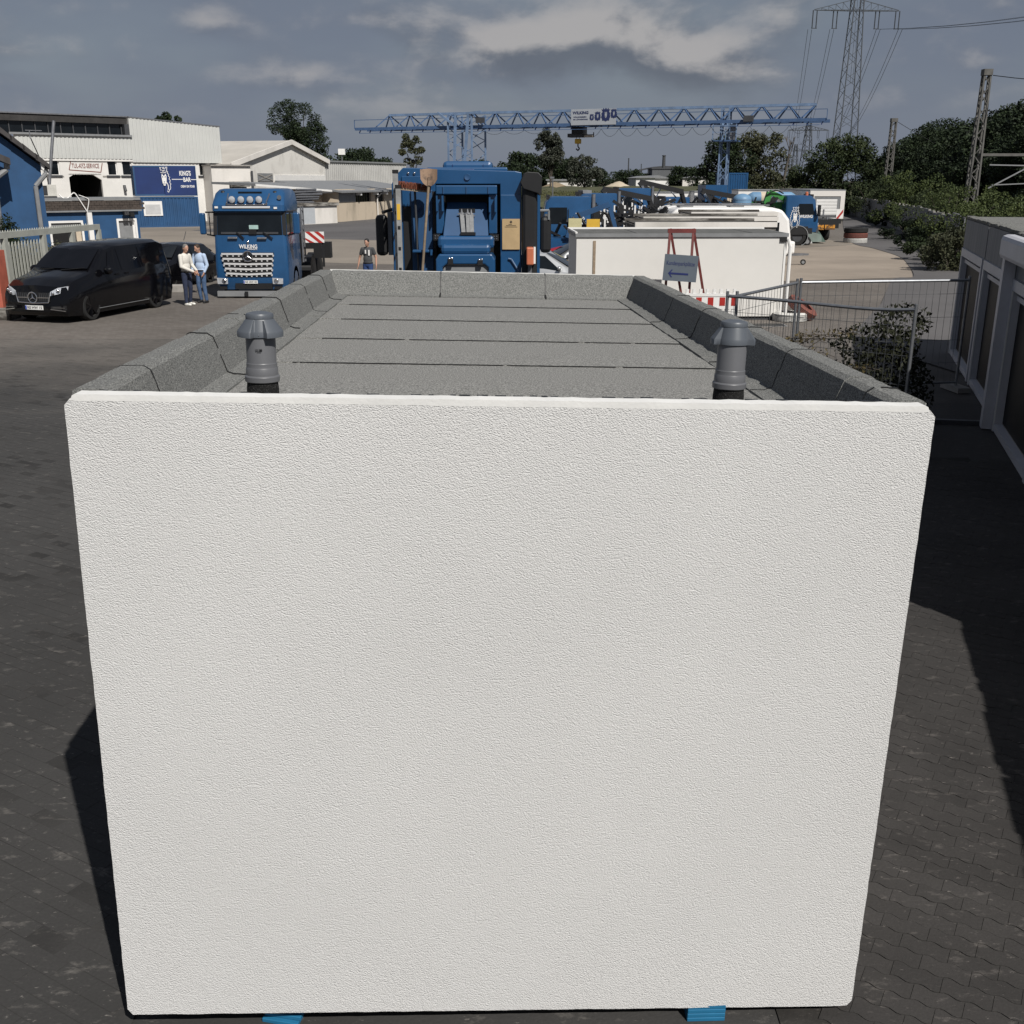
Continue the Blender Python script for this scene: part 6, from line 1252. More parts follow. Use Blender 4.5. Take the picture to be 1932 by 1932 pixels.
def tarp(name, m, t, x0, x1, y0, y1, h, seed):
    random.seed(seed); n = 9; vs = []; 
    for j in range(n):
        for i in range(n):
            u, v = i/(n-1), j/(n-1); e = min(u, 1-u, v, 1-v); k = min(1, e*4); z = .12+k*(h-.12)*(.72+.28*random.random())*(1-.35*abs(u-.35)); vs.append((x0+(x1-x0)*u, y0+(y1-y0)*v, z if e > 0 else .1))
    return M().add(vs, [(j*n+i, j*n+i+1, (j+1)*n+i+1, (j+1)*n+i) for j in range(n-1) for i in range(n-1)]).build(name, m, t, fix=True)
tarp('tarpaulin', mat('grey_tarp', (.38, .38, .37), .6, var=.15, vs=2), t, -.6, 1.2, -.6, .9, 1.05, 3); bx('frame', STEEL, t, -.7, 1.2, -.2, -.1, .12, .2); wheel(t, (.8, -.7, .22), .22, .14, 'y', GREYP)
t = T('covered_trailer', 'small heap under a dark green tarpaulin beside the grey-covered trailer', 'covered heap', (p[0]+1.1, p[1]+.9, .02), 0, 'small covered trailers'); tarp('tarpaulin', mat('green_tarp', (.055, .085, .07), .6, var=.25, vs=2), t, -1.0, 1.3, 0, 1.6, 1.3, 6)
TANKB = mat('tank_light_blue', (.13, .245, .38), .5, var=.12, vs=1)
t = T('silo', 'upright light blue silo dome rising behind the white caravans', 'silo', (12.472, 58.5, 0))
rr_ = (12.982-11.973)/2; zt_ = 2.909; M().lathe([(rr_, .02), (rr_, zt_-rr_*.62)]+[(rr_*math.cos(R(a_)), zt_-rr_*.62+rr_*.62*math.sin(R(a_))) for a_ in (15, 30, 45, 60, 75, 88)], n=28).build('shell', TANKB, t, smooth=50); M().lathe([(rr_*1.01, zt_-rr_*.66), (rr_*1.01, zt_-rr_*.60)], n=28, cap=False).build('seam', BLUEL, t)
t = T('tank_trailer', 'long light blue cylindrical tank lying on a trailer behind the green machine', 'tank', (16.039, 72, 0))
L_ = 18.473-15.961; z0_, z1_ = 2.054, 2.860; rr_ = (z1_-z0_)/2
M().lathe([(.05, -.45), (rr_*.6, -.3), (rr_*.92, -.08), (rr_, .0), (rr_, L_), (rr_*.92, L_+.08), (rr_*.6, L_+.3), (.05, L_+.45)], (0, 0, (z0_+z1_)/2), 28, 'x').build('tank', TANKB, t, smooth=50); M().lathe([(rr_*1.005, .5), (rr_*1.005, 1.1)], (0, 0, (z0_+z1_)/2), 28, 'x', cap=False).build('band', CREAM, t); bx('chassis', BLACK, t, 0, L_, -.8, .8, .7, z0_+.25)
for k in range(3): wheel(t, (L_-1-k*1.2, -.9, .5), .5, .34, 'y', DGREY)
GRN = mat('machine_green', (.035, .20, .04), .5, var=.2)
t = T('green_loader', 'green articulated timber loader with a folded arm in front of the light blue tank', 'loader machine', (14.914, 62, 0))
zb_ = 2.173; zt_ = 2.950; M().bar((-.5, 0, zb_-.5), (-.15, 0, zt_), .3).bar((-.15, 0, zt_), (.75, 0, zb_+.4), .26).bar((.75, 0, zb_+.4), (.9, 0, zb_-.4), .22).build('arm', GRN, t, kind='stuff'); M().bar((-.2, -.2, zb_), (.3, -.2, zt_-.3), .12).tube(curve([(-.4, -.2, zt_-.2), (.1, -.3, zt_+.1), (.6, -.2, zb_+.7)], 4), .035).build('ram', BLACK, t, kind='stuff'); bx('body', GRN, t, -1.2, 1.2, .3, 2.0, .7, zb_+.2); 
for y in (.2, 2.1):
    for x in (-.8, .8): wheel(t, (x, y, .5), .5, .35, 'y', DGREY)
e = ytruck('blue truck facing right with lion head and WILKING lettering, by the road', (17.505, 62.5, 0), R(90), 6, 2.753, lionside=-1, txt=-1, beacon=-1, h=.92); M().lathe([(.56, -.18), (.60, -.18), (.60, .18), (.56, .18)], (-1.03, 1.1, .52), 24, 'x', cap=False).build('mudguard', GREYP, e, smooth=40)
def boxtrailer(label, x0, x1, y, z0, z1, dp, m, rear=True):
    t = T('box_trailer', label, 'trailer', (x0, y, 0), 0, 'white box trailers'); L_ = x1-x0
    bx('body', m, t, .0, L_, .05, dp, z0, z1-.02); bx('roof', GREYP, t, -.02, L_+.02, .0, dp+.05, z1-.019, z1+.06)
    if rear:
        for u in (0, L_-.28): bx('door_post', WHITED, t, u, u+.28, -.05, .049, z0, z1-.02)
        bx('door_header', WHITED, t, .281, L_-.281, -.05, .049, z1-.35, z1-.02); bx('door_surround', GREYP, t, .281, .45, -.01, .049, z0+.1, z1-.351); bx('door_surround', GREYP, t, L_-.45, L_-.281, -.01, .049, z0+.1, z1-.351); bx('door_surround', GREYP, t, .451, L_-.451, -.01, .049, z1-.5, z1-.351)
        for k in range(6): bx('shutter_panel', WHITE, t, .451, L_-.451, .01, .048, z0+.1+(z1-.6-z0)*k/6, z0+.1+(z1-.6-z0)*(k+1)/6-.025)
    bx('underframe', BLACK, t, .2, L_-.2, .1, dp, .6, z0-.002)
    for y_ in (dp-1.2, dp-2.4): wheel(t, (.3, y_, .48), .48, .3, 'x', DGREY); wheel(t, (L_-.3, y_, .48), .48, .3, 'x', DGREY)
    return t
boxtrailer('white box trailer seen from the rear with a closed roller door by the road', 19.301, 21.573, 70, 1.213, 2.959, 8, WHITE)
boxtrailer('long white box trailer with a dark roof behind the light blue tank', 16.756, 21.149, 80, 1.0, 2.892, 2.5, WHITE, False)
for i, (xa, xb, y, zt_, lab) in enumerate(((10.837, 14.527, 86, 2.663, 'long low white trailer left of the pale windscreen stack behind the yard trucks'), (14.189, 15.900, 84, 2.745, 'short white trailer immediately left of the gantry leg'))): boxtrailer(lab, xa, xb-.1, y, .9, zt_, 2.5, WHITE, False)
p = (20.990,71.213)
t = T('flatbed_trailer', 'low flatbed trailer with an upright tube rack and orange reflector strips by the road', 'trailer', (18.251, 65, .02))
L_ = 19.939-18.251; zb_ = 0.821; bx('deck', BLACK, t, 0, L_, 0, 5, zb_+.25, zb_+.5); 
for k in range(2): s_ = bx('reflector_strip', mat('reflector_orange', (.55, .24, .03), .5, col2=(.10, .05, .02), mix=(.48, .52), vs=5), t, .05+k*L_*.4, .05+k*L_*.4+L_*.36, -.04, -.001, zb_-.1, zb_+.18)
z1_ = 1.498
for u in (.2, .5*L_, L_-.15): bx('rack_post', STEEL, t, u-.05, u+.05, .0, .1, zb_+.5, z1_)
bx('rack_bar', STEEL, t, .15, L_-.1, .02, .08, z1_, z1_+.08); bx('rack_bar', STEEL, t, .15, L_-.1, .02, .08, (z1_+zb_)/2+.3, (z1_+zb_)/2+.37); bx('tall_post', STEEL, t, .34*L_, .34*L_+.08, .1, .18, zb_+.5, 1.902)
bx('marker_board', WHITE, t, L_-.35, L_+.05, -.05, -.045, zb_+.55, zb_+1.1); M().prism([(L_-.35, zb_+.55), (L_-.2, zb_+.55), (L_+.05, zb_+.9), (L_+.05, zb_+1.1)], -.055, -.051).build('red_stripe', RW, t)
for k in range(3): wheel(t, (.3, 2+k*1.0, .42), .42, .3, 'x', DGREY); wheel(t, (L_-.3, 2+k*1.0, .42), .42, .3, 'x', DGREY)

# ---- right: row of office cabins along the lane
CB0 = (7.42, 15.75); CD = Vector((2.1, 6.9, 0)); CA = math.atan2(CD.y, CD.x)
LAV = mat('cabin_frame_grey', (.46, .46, .49), .5, var=.08, vs=2); FAS = mat('cabin_fascia_grey', (.135, .14, .15), .7, col2=(.19, .195, .20), mix=(.4, .62), vs=2.2, stretch=(5, 5, .35))
def cabin(label, s0, s1, off=0, corner=False):
    # local x runs away from the camera along the row, +y points into the building (right)
    d = CD.normalized(); n = Vector((d.y, -d.x, 0)); p = Vector((*CB0, 0))+d*s0+n*off
    t = T('office_cabin', label, 'office cabin', (p.x, p.y, .0), CA, 'office cabins along the lane')
    t.scale = (1, -1, 1); L_ = s1-s0; z0, z1 = .03, 2.85
    M().box(0, L_, .16, 2.9, z1-.62, z1-.02).box(0, L_, .16, 2.9, z0, z0+.14).box(0, .14, .16, 2.9, z0+.141, z1-.621).box(L_-.14, L_, .16, 2.9, z0+.141, z1-.621).box(.141, L_-.141, 2.7, 2.9, z0+.141, z1-.621).build('shell', CONC, t)
    fr('fascia_panel', FAS, t, .02, L_-.02, z1-.60, z1-.03, .06, .158)
    bx('roof_felt', FELTG, t, 0, L_, .06, 2.9, z1-.019, z1+.02); ed = M(); random.seed(int(s0*10)); u = 0
    while u < L_-.1: w_ = random.uniform(.1, .4); ed.box(u, min(L_, u+w_), .045+random.uniform(-.02, .015), .2, z1+.0205, z1+.03+random.uniform(0, .012)); u += w_
    ed.build('felt_edge', FELTG, t, kind='stuff')
    f = M().box(.08, L_-.1, .03, .158, z1-.76, z1-.603).build('frame_rail', LAV, t); bx('frame_post', LAV, t, L_-.22, L_-.08, .03, .158, z0-.02, z1-.762); bx('frame_post', LAV, t, .08, .22, .03, .158, z0-.02, z1-.762); bx('frame_sill', LAV, t, .221, L_-.241, .04, .158, z0+.0, z0+.10)
    bx('post_edge', WHITE, t, L_-.226, L_-.221, .026, .05, z0, z1-.77)
    bx('blind_box', LAV, t, .23, L_-.25, .10, .15, z1-.90, z1-.83); w = bx('window', mat('dusty_dark_glass', (.006, .006, .007), .55, spec=.15), t, .223, L_-.243, .16-.006, .159, z0+.121, z1-.784)
    for k in range(5): u = .3+(L_-.6)*k/4; M().bar((u, .22, z0+.2), (u+.12, .24, z1-.9), .16, .02).build('curtain', DGREY, w)
    return t
FELTG = speck('old_roof_felt', (.10, .10, .095), (.22, .22, .205), 40)
cabin('farthest office cabin of the row, with a ragged felt roof edge and tall dark window', 3.5, 7.15)
cabin('middle office cabin of the row, its pale side lit at the upper corner', 0, 3.44)
cabin('nearest visible office cabin, cut off by the right picture edge', -3.7, -.42, -.06)
cabin('office cabin wholly in the lane beside the prefabricated building, beyond the right edge', -6.8, -3.72, 0); cabin('second office cabin beyond the right edge in line with the others', -9.6, -6.82, 0)
cabin('office cabin standing back beyond the right edge beside the white building', -12.7, -9.62, .72); cabin('second office cabin standing back beyond the right edge', -15.8, -12.72, .72)
d = CD.normalized(); n = Vector((d.y, -d.x, 0)); p = Vector((*CB0, 0))+d*(-.42)-n*.03
t = T('white_gutter_pipe', 'rounded white awning box at the roof of the nearest office cabin', 'awning box', (p.x, p.y, 2.5), CA); bx('casing', LAV, t, -3.2, 0, -.02, .22, .02, .36, bevel=.07)
M().box(-.12, .10, -.02, .14, -2.48, .04).build('post', LAV, t)
kp = Vector((*CB0, 0))+d*(-.2); t = T('kerb_rail', 'low dark kerb rail lying across the shaded lane at the foot of the cabins', 'kerb', (kp.x-.1, kp.y, .006), CA+R(96)); bx('rail', DGREY, t, 0, 2.3, -.05, .05, 0, .07)
# ---- mesh construction fences
FT_ = mat('fence_tube', (.26, .27, .285), .4, .7, var=.15, vs=9); FW = mat('fence_wire', (.12, .125, .13), .45, .5)
def panel(label, a, b, z=1.98, base=.08, nv=26, sag=0):
    d = Vector((b[0]-a[0], b[1]-a[1], 0)); L_ = d.length
    t = T('construction_fence', label, 'fence panel', (a[0], a[1], .02), math.atan2(d.y, d.x), 'mesh fence panels round the drain')
    for u in (0, L_): M().cyl((u, 0, 0), (u, 0, z+.02), .024, n=10).build('post', FT_, t, smooth=40)
    top = [(L_*k/10, 0, z-.05-sag*(k/10)**3*4*(1-k/10)*1.2) for k in range(11)]
    M().tube(top, .024, 8).build('top_rail', FT_, t, smooth=40); M().cyl((0, 0, .14), (L_, 0, .14), .02, n=8).build('bottom_rail', FT_, t, smooth=40)
    w = M()
    for k in range(1, nv): w.cyl((L_*k/nv, 0, .14), (L_*k/nv, 0, z-.06), .0032, n=4, cap=False)
    for h in (.5, .9, 1.3, 1.7): w.cyl((0, .006, h), (L_, .006, h), .004, n=4, cap=False)
    w.build('wire_mesh', FW, t, kind='stuff')
    for u in (.0, L_): bx('foot', CONC, t, u-.12, u+.12, -.3, .3, 0, .09)
fA0, fA1 = (3.226,15.720), (5.410,14.008); fB0, fB1 = (3.369,15.720), (4.818,17.792); fC0, fC1 = (4.906,17.890), (7.934,18.293)
panel('nearest mesh fence panel with a sagging top rail in front of the creeper', fA0, fA1, sag=.07, nv=24)
panel('short mesh fence panel running back from the barrier towards the tyres', fB0, fB1, nv=20); panel('far mesh fence panel running right to the office cabins', fC0, fC1, nv=24)
# ---- foliage
def leafmat(name, a, b, rough=.7):
    m = mat(name, a, rough, col2=b, mix=(.38, .62), vs=.8, spec=.25); return m
rng = np.random.default_rng(7)
def leaves(name, clusters, n, size, m, parent=None, aspect=.55, kind=None, seed=1, flat=0):
    # clusters: list of (centre, radius) ; n leaves spread through them, small folded quads
    r = np.random.default_rng(seed); c = np.array([q[0] for q in clusters], float); rad = np.array([q[1] for q in clusters], float)
    if rad.ndim == 1: rad = np.stack([rad]*3, 1)
    idx = r.choice(len(c), n, p=(rad.prod(1)**(2/3))/((rad.prod(1)**(2/3)).sum()))
    v = r.normal(size=(n, 3)); v /= np.linalg.norm(v, axis=1)[:, None]; rr = r.uniform(.25, 1, (n, 1))**.45
    p = c[idx]+v*rr*rad[idx]
    a = r.normal(size=(n, 3))+v*.4; a /= np.linalg.norm(a, axis=1)[:, None]; b = np.cross(a, r.normal(size=(n, 3))); b /= np.linalg.norm(b, axis=1)[:, None]
    s = size*r.uniform(.55, 1.25, (n, 1)); co = np.empty((n, 4, 3)); co[:, 0] = p-a*s*.5; co[:, 1] = p+b*s*aspect*.5; co[:, 2] = p+a*s*.5; co[:, 3] = p-b*s*aspect*.5
    me = bpy.data.meshes.new(name); me.vertices.add(n*4); me.loops.add(n*4); me.polygons.add(n)
    me.vertices.foreach_set('co', co.reshape(-1)); me.loops.foreach_set('vertex_index', np.arange(n*4, dtype=np.int32)); me.polygons.foreach_set('loop_start', np.arange(0, n*4, 4, dtype=np.int32)); me.update(calc_edges=True); me.materials.append(m)
    return place(name, me, parent, kind=kind) if parent is not False else me
BARK = mat('bark', (.06, .05, .04), .9, var=.3, vs=6)
def blobs(ells, k, rad, seed):
    r = random.Random(seed); out = []
    for (c, R3, wgt) in ells:
        for i in range(int(k*wgt)):
            while True:
                q = Vector((r.uniform(-1, 1), r.uniform(-1, 1), r.uniform(-1, 1)))
                if .35 < q.length < 1: break
            q = q.normalized()*q.length**.5
            s = rad*r.uniform(.55, 1.35); out.append(((c[0]+q.x*R3[0], c[1]+q.y*R3[1], c[2]+q.z*R3[2]), (s, s, s*.85)))
    return out
def tree(label, loc, h, ells, n, size, m, k=30, rad=.9, seed=1, trunk=.25, bark=None, group=None, name='tree', limbs=7, src=None, rz=0, sc=None):
    t = T(name, label, 'tree', (*loc, 0) if len(loc) == 2 else loc, rz, group)
    if src:
        for ch in src.children: c = ch.copy(); COL.objects.link(c); c.parent = t
        t.scale = sc or (1, 1, 1); return t
    bl = blobs(ells, k, rad, seed); leaves('crown', bl, n, size, m, t, seed=seed)
    r = random.Random(seed+5); b = M(); top = h*.62
    pts = [(0, 0, 0), (r.uniform(-.2, .2), 0, top*.35), (r.uniform(-.3, .3), r.uniform(-.2, .2), top*.7), (r.uniform(-.4, .4), 0, top)]
    for i in range(3): b.cyl(pts[i], pts[i+1], trunk*(1-.27*i), trunk*(1-.27*(i+1)), 8)
    for i in range(limbs):
        q = r.choice(bl)[0]; s = Vector(pts[1]).lerp(Vector(pts[3]), r.uniform(0, .9)); mid = s.lerp(Vector(q), .5)+Vector((0, 0, .3)); b.cyl(s, mid, trunk*.4, trunk*.25, 6); b.cyl(mid, q, trunk*.25, trunk*.08, 6)
    b.build('trunk', bark or BARK, t, smooth=60); return t
LD = leafmat('leaf_dark', (.007, .013, .006), (.024, .038, .014)); LM = leafmat('leaf_mid', (.014, .024, .009), (.044, .058, .022)); LO = leafmat('leaf_olive', (.026, .031, .016), (.078, .08, .042)); LV = leafmat('leaf_bright', (.022, .036, .010), (.068, .086, .026)); LG = leafmat('leaf_grey_green', (.024, .030, .022), (.072, .078, .058))
# tree behind the gabled workshop, and its neighbours on the left
tree('big dark tree with a ragged crown rising behind the gabled workshop', (-29.342, 150), 13.431, [((-.3, 0, 11.147), (3.0, 2.5, 2.6), 1), ((1.5, 0, 9.793), (2.2, 2, 2.0), .6), ((-1.5, 0, 10.132), (2, 2, 2), .5), ((2.8, 0, 8.089), (1.2, 1.2, 1.4), .35), ((0, 0, 8.431), (1.6, 1.6, 2), .4)], 15000, .26, LD, 40, .8, 11, .3)
tree('dark treetop just showing above the white hall roof', (-40.438, 130), 10.900, [((0, 0, 10.258), (1.3, 1.2, .9), 1)], 1500, .32, LD, 16, .5, 12, .2)
tree('thin sparse tree left of the gantry leg, behind the ribbed metal hall', (-15.280, 170), 10.465, [((-.4, 0, 9.617), (1.4, 1, .9), .7), ((.8, 0, 8.688), (1.2, 1, 1.2), .7), ((-1, 0, 7.912), (1, 1, 1.2), .6), ((0, 0, 6.899), (1.3, 1, 1.2), .6)], 2600, .36, LO, 16, .5, 13, .16)
tree('tall slim grey-green tree in front of the far woods, left of the lion banner', (5.932, 170), 11.003, [((0, 0, 9.694), (1.5, 1.3, 1.4), .8), ((-.3, 0, 8.145), (2.1, 1.6, 1.9), 1), ((.2, 0, 6.508), (1.6, 1.3, 1.5), .7)], 10500, .30, LG, 40, .55, 14, .2)
tree('wide round grey-green bush tree in the far tree line behind the blue trucks', (12.580, 190), 7.112, [((0, 0, 5.537), (2.9, 2.2, 2.0), 1), ((0, 0, 4.306), (3.4, 2.4, 1.9), 1)], 6500, .36, LG, 36, .65, 15, .25)
# tree line on the horizon: a few crowns copied along it
src1 = tree('dark round tree in the distant tree line right above the ribbed metal hall roof', (-29.740, 232), 6, [((0, 0, 4.6), (5, 4, 2.6), 1), ((1.5, 0, 6), (3, 3, 1.8), .6), ((0, 0, 2.2), (5.5, 4, 2), .9)], 7000, .55, LD, 40, 1.1, 21, .3, group='distant tree line')
src2 = tree('dark bushy tree in the tree line between ribbed hall and thin sparse tree', (-24.690, 236), 6, [((0, 0, 3.6), (5, 4, 2.6), 1), ((-2, 0, 4.8), (2.6, 3, 1.6), .5), ((0, 0, 1.6), (6, 4, 1.6), .9)], 6500, .55, LD, 38, 1.0, 22, .3, group='distant tree line')
r = random.Random(3)
for i, px in enumerate((845, 890, 960, 1000, 1010, 1055, 1075, 1135, 1160, 1180, 1205, 1235, 1262, 1300, 1325, 1345, 620, 665, 730, 1330)):
    Yd = 255+r.uniform(-15, 35); s_ = src1 if i % 2 else src2; k = r.uniform(.75, 1.15)*(.85 if px > 1120 else 1.0)*(1.25 if px < 760 else 1)
    lb = 'dark crown in the distant tree line '+('above the ribbed hall' if px < 760 else 'behind the rear blue truck' if px < 985 else 'round the slim grey-green tree' if px < 1090 else 'between round bush tree and chimney' if px < 1250 else 'between chimney and gantry leg')
    tree(lb, ((px-966)/1950*Yd*.952, Yd), 6, None, 0, 0, None, group='distant tree line', src=s_, rz=r.uniform(0, 6.3), sc=(k, k, k*(1.05 if px < 1120 else .85)))
# trees to the right of the gantry
tree('dark dense tree right behind the gantry leg', (23.024, 118), 7.830, [((-.2, 0, 6.593), (1.7, 1.6, 1.3), .8), ((.6, 0, 5.781), (2.4, 1.8, 1.8), 1), ((-1, 0, 4.803), (2.0, 1.6, 1.5), .8), ((.3, 0, 2.6), (2.8, 1.8, 2.4), 1)], 8500, .32, LD, 38, .6, 31, .3)
tree('large olive-green willow-like tree between the gantry leg and the bare tree', (28.152, 125), 9.044, [((-.6, 0, 7.626), (1.2, 1.2, 1.5), .5), ((1, 0, 6.770), (2.2, 1.8, 1.8), .9), ((-1.4, 0, 5.911), (2.4, 1.8, 2.2), 1), ((1.5, 0, 4.874), (2.6, 2, 2.2), 1), ((0, 0, 2.8), (3.8, 2, 2.8), 1.2)], 12000, .30, LO, 42, .6, 32, .3)
t = T('bare_tree', 'dead bare tree with forked branches beside the olive-green tree', 'tree', (30.319, 122, 0)); r = random.Random(7); b = M(); b.cyl((0, 0, 0), (.3, 0, 4.2), .16, .12, 7)
def fork(p, d_, l, w_, dep):
    q_ = Vector(p)+Vector(d_)*l; b.cyl(p, q_, w_, w_*.65, 5)
    if dep:
        for i in range(3): e_ = (Vector(d_)+Vector((r.uniform(-.5, .5), r.uniform(-.4, .4), r.uniform(-.1, .3)))).normalized(); fork(q_, e_, l*r.uniform(.55, .85), w_*.6, dep-1)
fork((.3, 0, 4.2), (.15, 0, 1), 1.6, .11, 3); b.build('branches', mat('bare_bark', (.10, .085, .07), .9), t)
tree('broad green tree under the big pylon, right of the bare tree', (33.973, 112), 7.615, [((.2, 0, 6.696), (1.9, 1.8, 1.2), .8), ((1.6, 0, 6.082), (2.0, 1.8, 1.6), .9), ((-1.6, 0, 5.670), (2.2, 1.8, 1.6), .9), ((.5, 0, 4.535), (3.8, 2.2, 2.0), 1.3), ((0, 0, 2.2), (4.4, 2.2, 2.2), 1.3)], 15000, .28, LM, 40, .62, 33, .3)
tree('dark tree low behind the white box trailer, left of the broad green tree', (31.615, 116), 5, [((0, 0, 3.4), (2.2, 1.8, 1.6), 1), ((-1, 0, 2), (3, 2, 1.8), 1)], 7000, .30, LM, 36, .6, 34, .25)
# woodland behind the railway on the right
w1 = tree('tall dark pointed tree in the woodland between the two railway masts', (42.348, 112), 9, [((0, 0, 7.4), (1.8, 1.8, 1.6), .8), ((1.2, 0, 5.6), (2.4, 2, 2), 1), ((-1.4, 0, 5.2), (2.2, 2, 2), 1), ((0, 0, 2.8), (3.2, 2.2, 2.6), 1.3)], 17000, .24, LD, 44, .75, 41, .3, group='woodland behind the railway')
w2 = tree('bushy dark tree in the woodland, just left of the tall near mast', (42.100, 106), 8, [((.6, 0, 6.2), (2.2, 2, 1.6), .9), ((-1.6, 0, 5), (2, 2, 1.8), .9), ((0, 0, 3), (3.6, 2.4, 2.6), 1.4)], 17000, .24, LD, 44, .75, 42, .3, group='woodland behind the railway')
w1.scale = (.95, .95, .98)
r = random.Random(11)
for i, (px, ytop, Yd) in enumerate(((1668,300,128), (1700,292,125), (1722,262,122), (1760,232,118), (1782,236,114), (1812,252,108), (1835,258,106), (1862,230,100), (1888,212,96), (1905,204,92), (1930,188,90), (1960,170,88), (2000,165,86), (1850,275,94), (1895,255,86), (1935,245,80), (1975,225,78), (1690,315,112), (1740,308,106), (1790,300,98), (1830,300,90), (1745,250,118), (1772,262,112), (1800,246,114), (1825,235,116), (1848,248,110), (1876,238,106))):
    s_ = w1 if i % 2 else w2; top = 3.6+(340-ytop)/1950*Yd*.907; k = top/(9.0 if s_ is w1 else 7.9); kx = max(1.1, k*r.uniform(1.05, 1.35))
    lb = 'dark woodland tree behind the railway, '+('left of or at the middle mast' if px < 1710 else 'just right of the middle mast' if px < 1775 else 'halfway between the two masts' if px < 1820 else 'behind the tall near mast' if px < 1870 else 'right of the tall near mast' if px < 1915 else 'at the right picture edge')
    tree(lb, ((px-966)/1950*Yd*.952, Yd), 6, None, 0, 0, None, group='woodland behind the railway', src=s_, rz=r.uniform(0, 6.3), sc=(kx, kx, k))
# hedges and bushes along the lane fence
def bush(label, loc, rx, h, n, m, seed, size=.2, group='bushes along the lane fence', ry=None):
    t = T('bush', label, 'bush', (*loc, 0), 0, group); ry = ry or rx*.7
    bl = blobs([((0, 0, h*.5), (rx, ry, h*.5), 1), ((rx*.3, 0, h*.75), (rx*.6, ry*.7, h*.28), .4)], 34, .24*h**.6, seed); leaves('foliage', bl, int(n*1.5), size*.72, m, t, seed=seed)
    b = M(); q = random.Random(seed)
    for i in range(7): e_ = q.choice(bl)[0]; b.cyl((q.uniform(-.3, .3), q.uniform(-.2, .2), 0), e_, .04, .015, 5)
    b.build('stems', BARK, t); return t
for i, (px, py, Yd, rx, ht, m, lab) in enumerate((
    (1622, 400, 118, 2.2, 3.0, LM, 'green bush at the far end of the lane fence beside the white box trailer'),
    (1668, 405, 100, 3.0, 3.9, LM, 'high green bush over the lane fence left of the middle railway mast'),
    (1712, 412, 84, 3.0, 4.0, LV, 'tall bright green bush at the foot of the middle railway mast'),
    (1752, 425, 74, 2.4, 2.9, LM, 'dark green bush growing through the lane fence right of the middle mast'),
    (1800, 400, 66, 3.4, 3.3, LV, 'bright green leafy hedge behind the fence below the tall railway mast'),
    (1860, 400, 56, 3.2, 2.85, LV, 'bright flowering hedge right behind the office cabin roofs'),
    (1920, 400, 50, 3.0, 2.6, LV, 'bright hedge at the right edge above the office cabin roofs'),
    (1690, 425, 88, 2.0, 1.2, LD, 'dark low bush in front of the lane fence, farthest one'),
    (1730, 445, 68, 2.0, 1.15, LD, 'dark low bush in front of the lane fence, second from the far end'),
    (1768, 460, 57, 2.0, 1.3, LD, 'dark ivy-like bush in front of the lane fence opposite the concrete apron'),
    (1800, 470, 50, 1.7, 1.25, LM, 'green bush in front of the lane fence behind the farthest office cabin'),
    (1815, 480, 44, 1.3, 1.6, LO, 'pale dry grass bush beside the farthest office cabin'),
    (1850, 470, 46, 2.2, 1.5, LM, 'green bush hidden partly behind the farthest office cabin'))):
    bush(lab, ((px-966)/1950*Yd*.952, Yd), rx, ht, 5200, m, 60+i, .17 if Yd < 80 else .24)
# creeper on the mesh fence
CRP = leafmat('creeper_leaf', (.005, .007, .003), (.020, .022, .009)); CRA = leafmat('creeper_tip', (.045, .038, .014), (.11, .08, .03))
cl = [((fA1[0]-.15, fA1[1]+1.0, 1.35), (.68, .45, .30)), ((fA1[0]+.32, fA1[1]+1.3, 1.62), (.42, .4, .30)), ((fA1[0]-.55, fA1[1]+.8, .85), (.62, .4, .3)), ((fA1[0]+.1, fA1[1]+1.0, .95), (.55, .5, .4)), ((fA1[0]-.2, fA1[1]+.7, .35), (.8, .45, .26)), ((fA1[0]+.45, fA1[1]+1.3, .6), (.45, .5, .5)), ((fA1[0]-1.0, fA1[1]+.6, .36), (.35, .2, .12)), ((fA1[0]-.15, fA1[1]-.2, .22), (.45, .22, .2))]
t = T('creeper', 'dark sprawling creeper climbing over the mesh fence beside the office cabins', 'climbing plant', (0, 0, 0))
leaves('foliage', cl, 5200, .075, CRP, t, seed=5, aspect=.5); tips = []; b = M(); r = random.Random(4)
for i in range(15):
    x0_, y0_, z0_ = fA1[0]-r.uniform(.1, 1.0), fA1[1]+.55+r.uniform(-.2, .3), r.uniform(.7, 1.6); pts = [(x0_-k*.17, y0_+.02*k, z0_+(.06*k-.022*k*k)*(1+.5*(i % 3))*.8) for k in range(6)]; b.tube(pts, .006, 4)
    for k in range(1, 6): tips.append((pts[k], (.09, .07, .08)))
leaves('shoot_tips', tips, 800, .06, CRA, t, seed=6, aspect=.42, kind='stuff'); b.build('shoots', BARK, t, kind='stuff')
# lane fence of concrete slabs
SLB = mat('fence_slab', (.20, .205, .21), .85, var=.25, vs=1.2)
t = T('lane_fence', 'weathered grey slab fence along the lane, half overgrown with bushes', 'fence', (0, 0, 0)); pts = [((1600-966)/1950*122*.952, 122), ((1650-966)/1950*100*.952, 100), ((1710-966)/1950*80*.952, 80), ((1770-966)/1950*63*.952, 63), ((1830-966)/1950*50*.952, 50)]; r = random.Random(2)
ms = M().box(0, 1.96, -.04, .04, 0, 1).mesh('slab', SLB)
for a_, b_ in zip(pts, pts[1:]):
    dv = Vector((b_[0]-a_[0], b_[1]-a_[1], 0)); L_ = dv.length; k = int(L_/2)
    for i in range(k):
        q = Vector((*a_, .02))+dv*(i/k); o = place('slab', ms, t, loc=q); o.rotation_euler = (0, 0, math.atan2(dv.y, dv.x)); o.scale = (L_/k/2, 1, 1.9+r.uniform(-.12, .12))
        c = bx('post', CONC, t, -.07, .07, -.07, .07, 0, 1.93); c.location = q; c.rotation_euler = o.rotation_euler
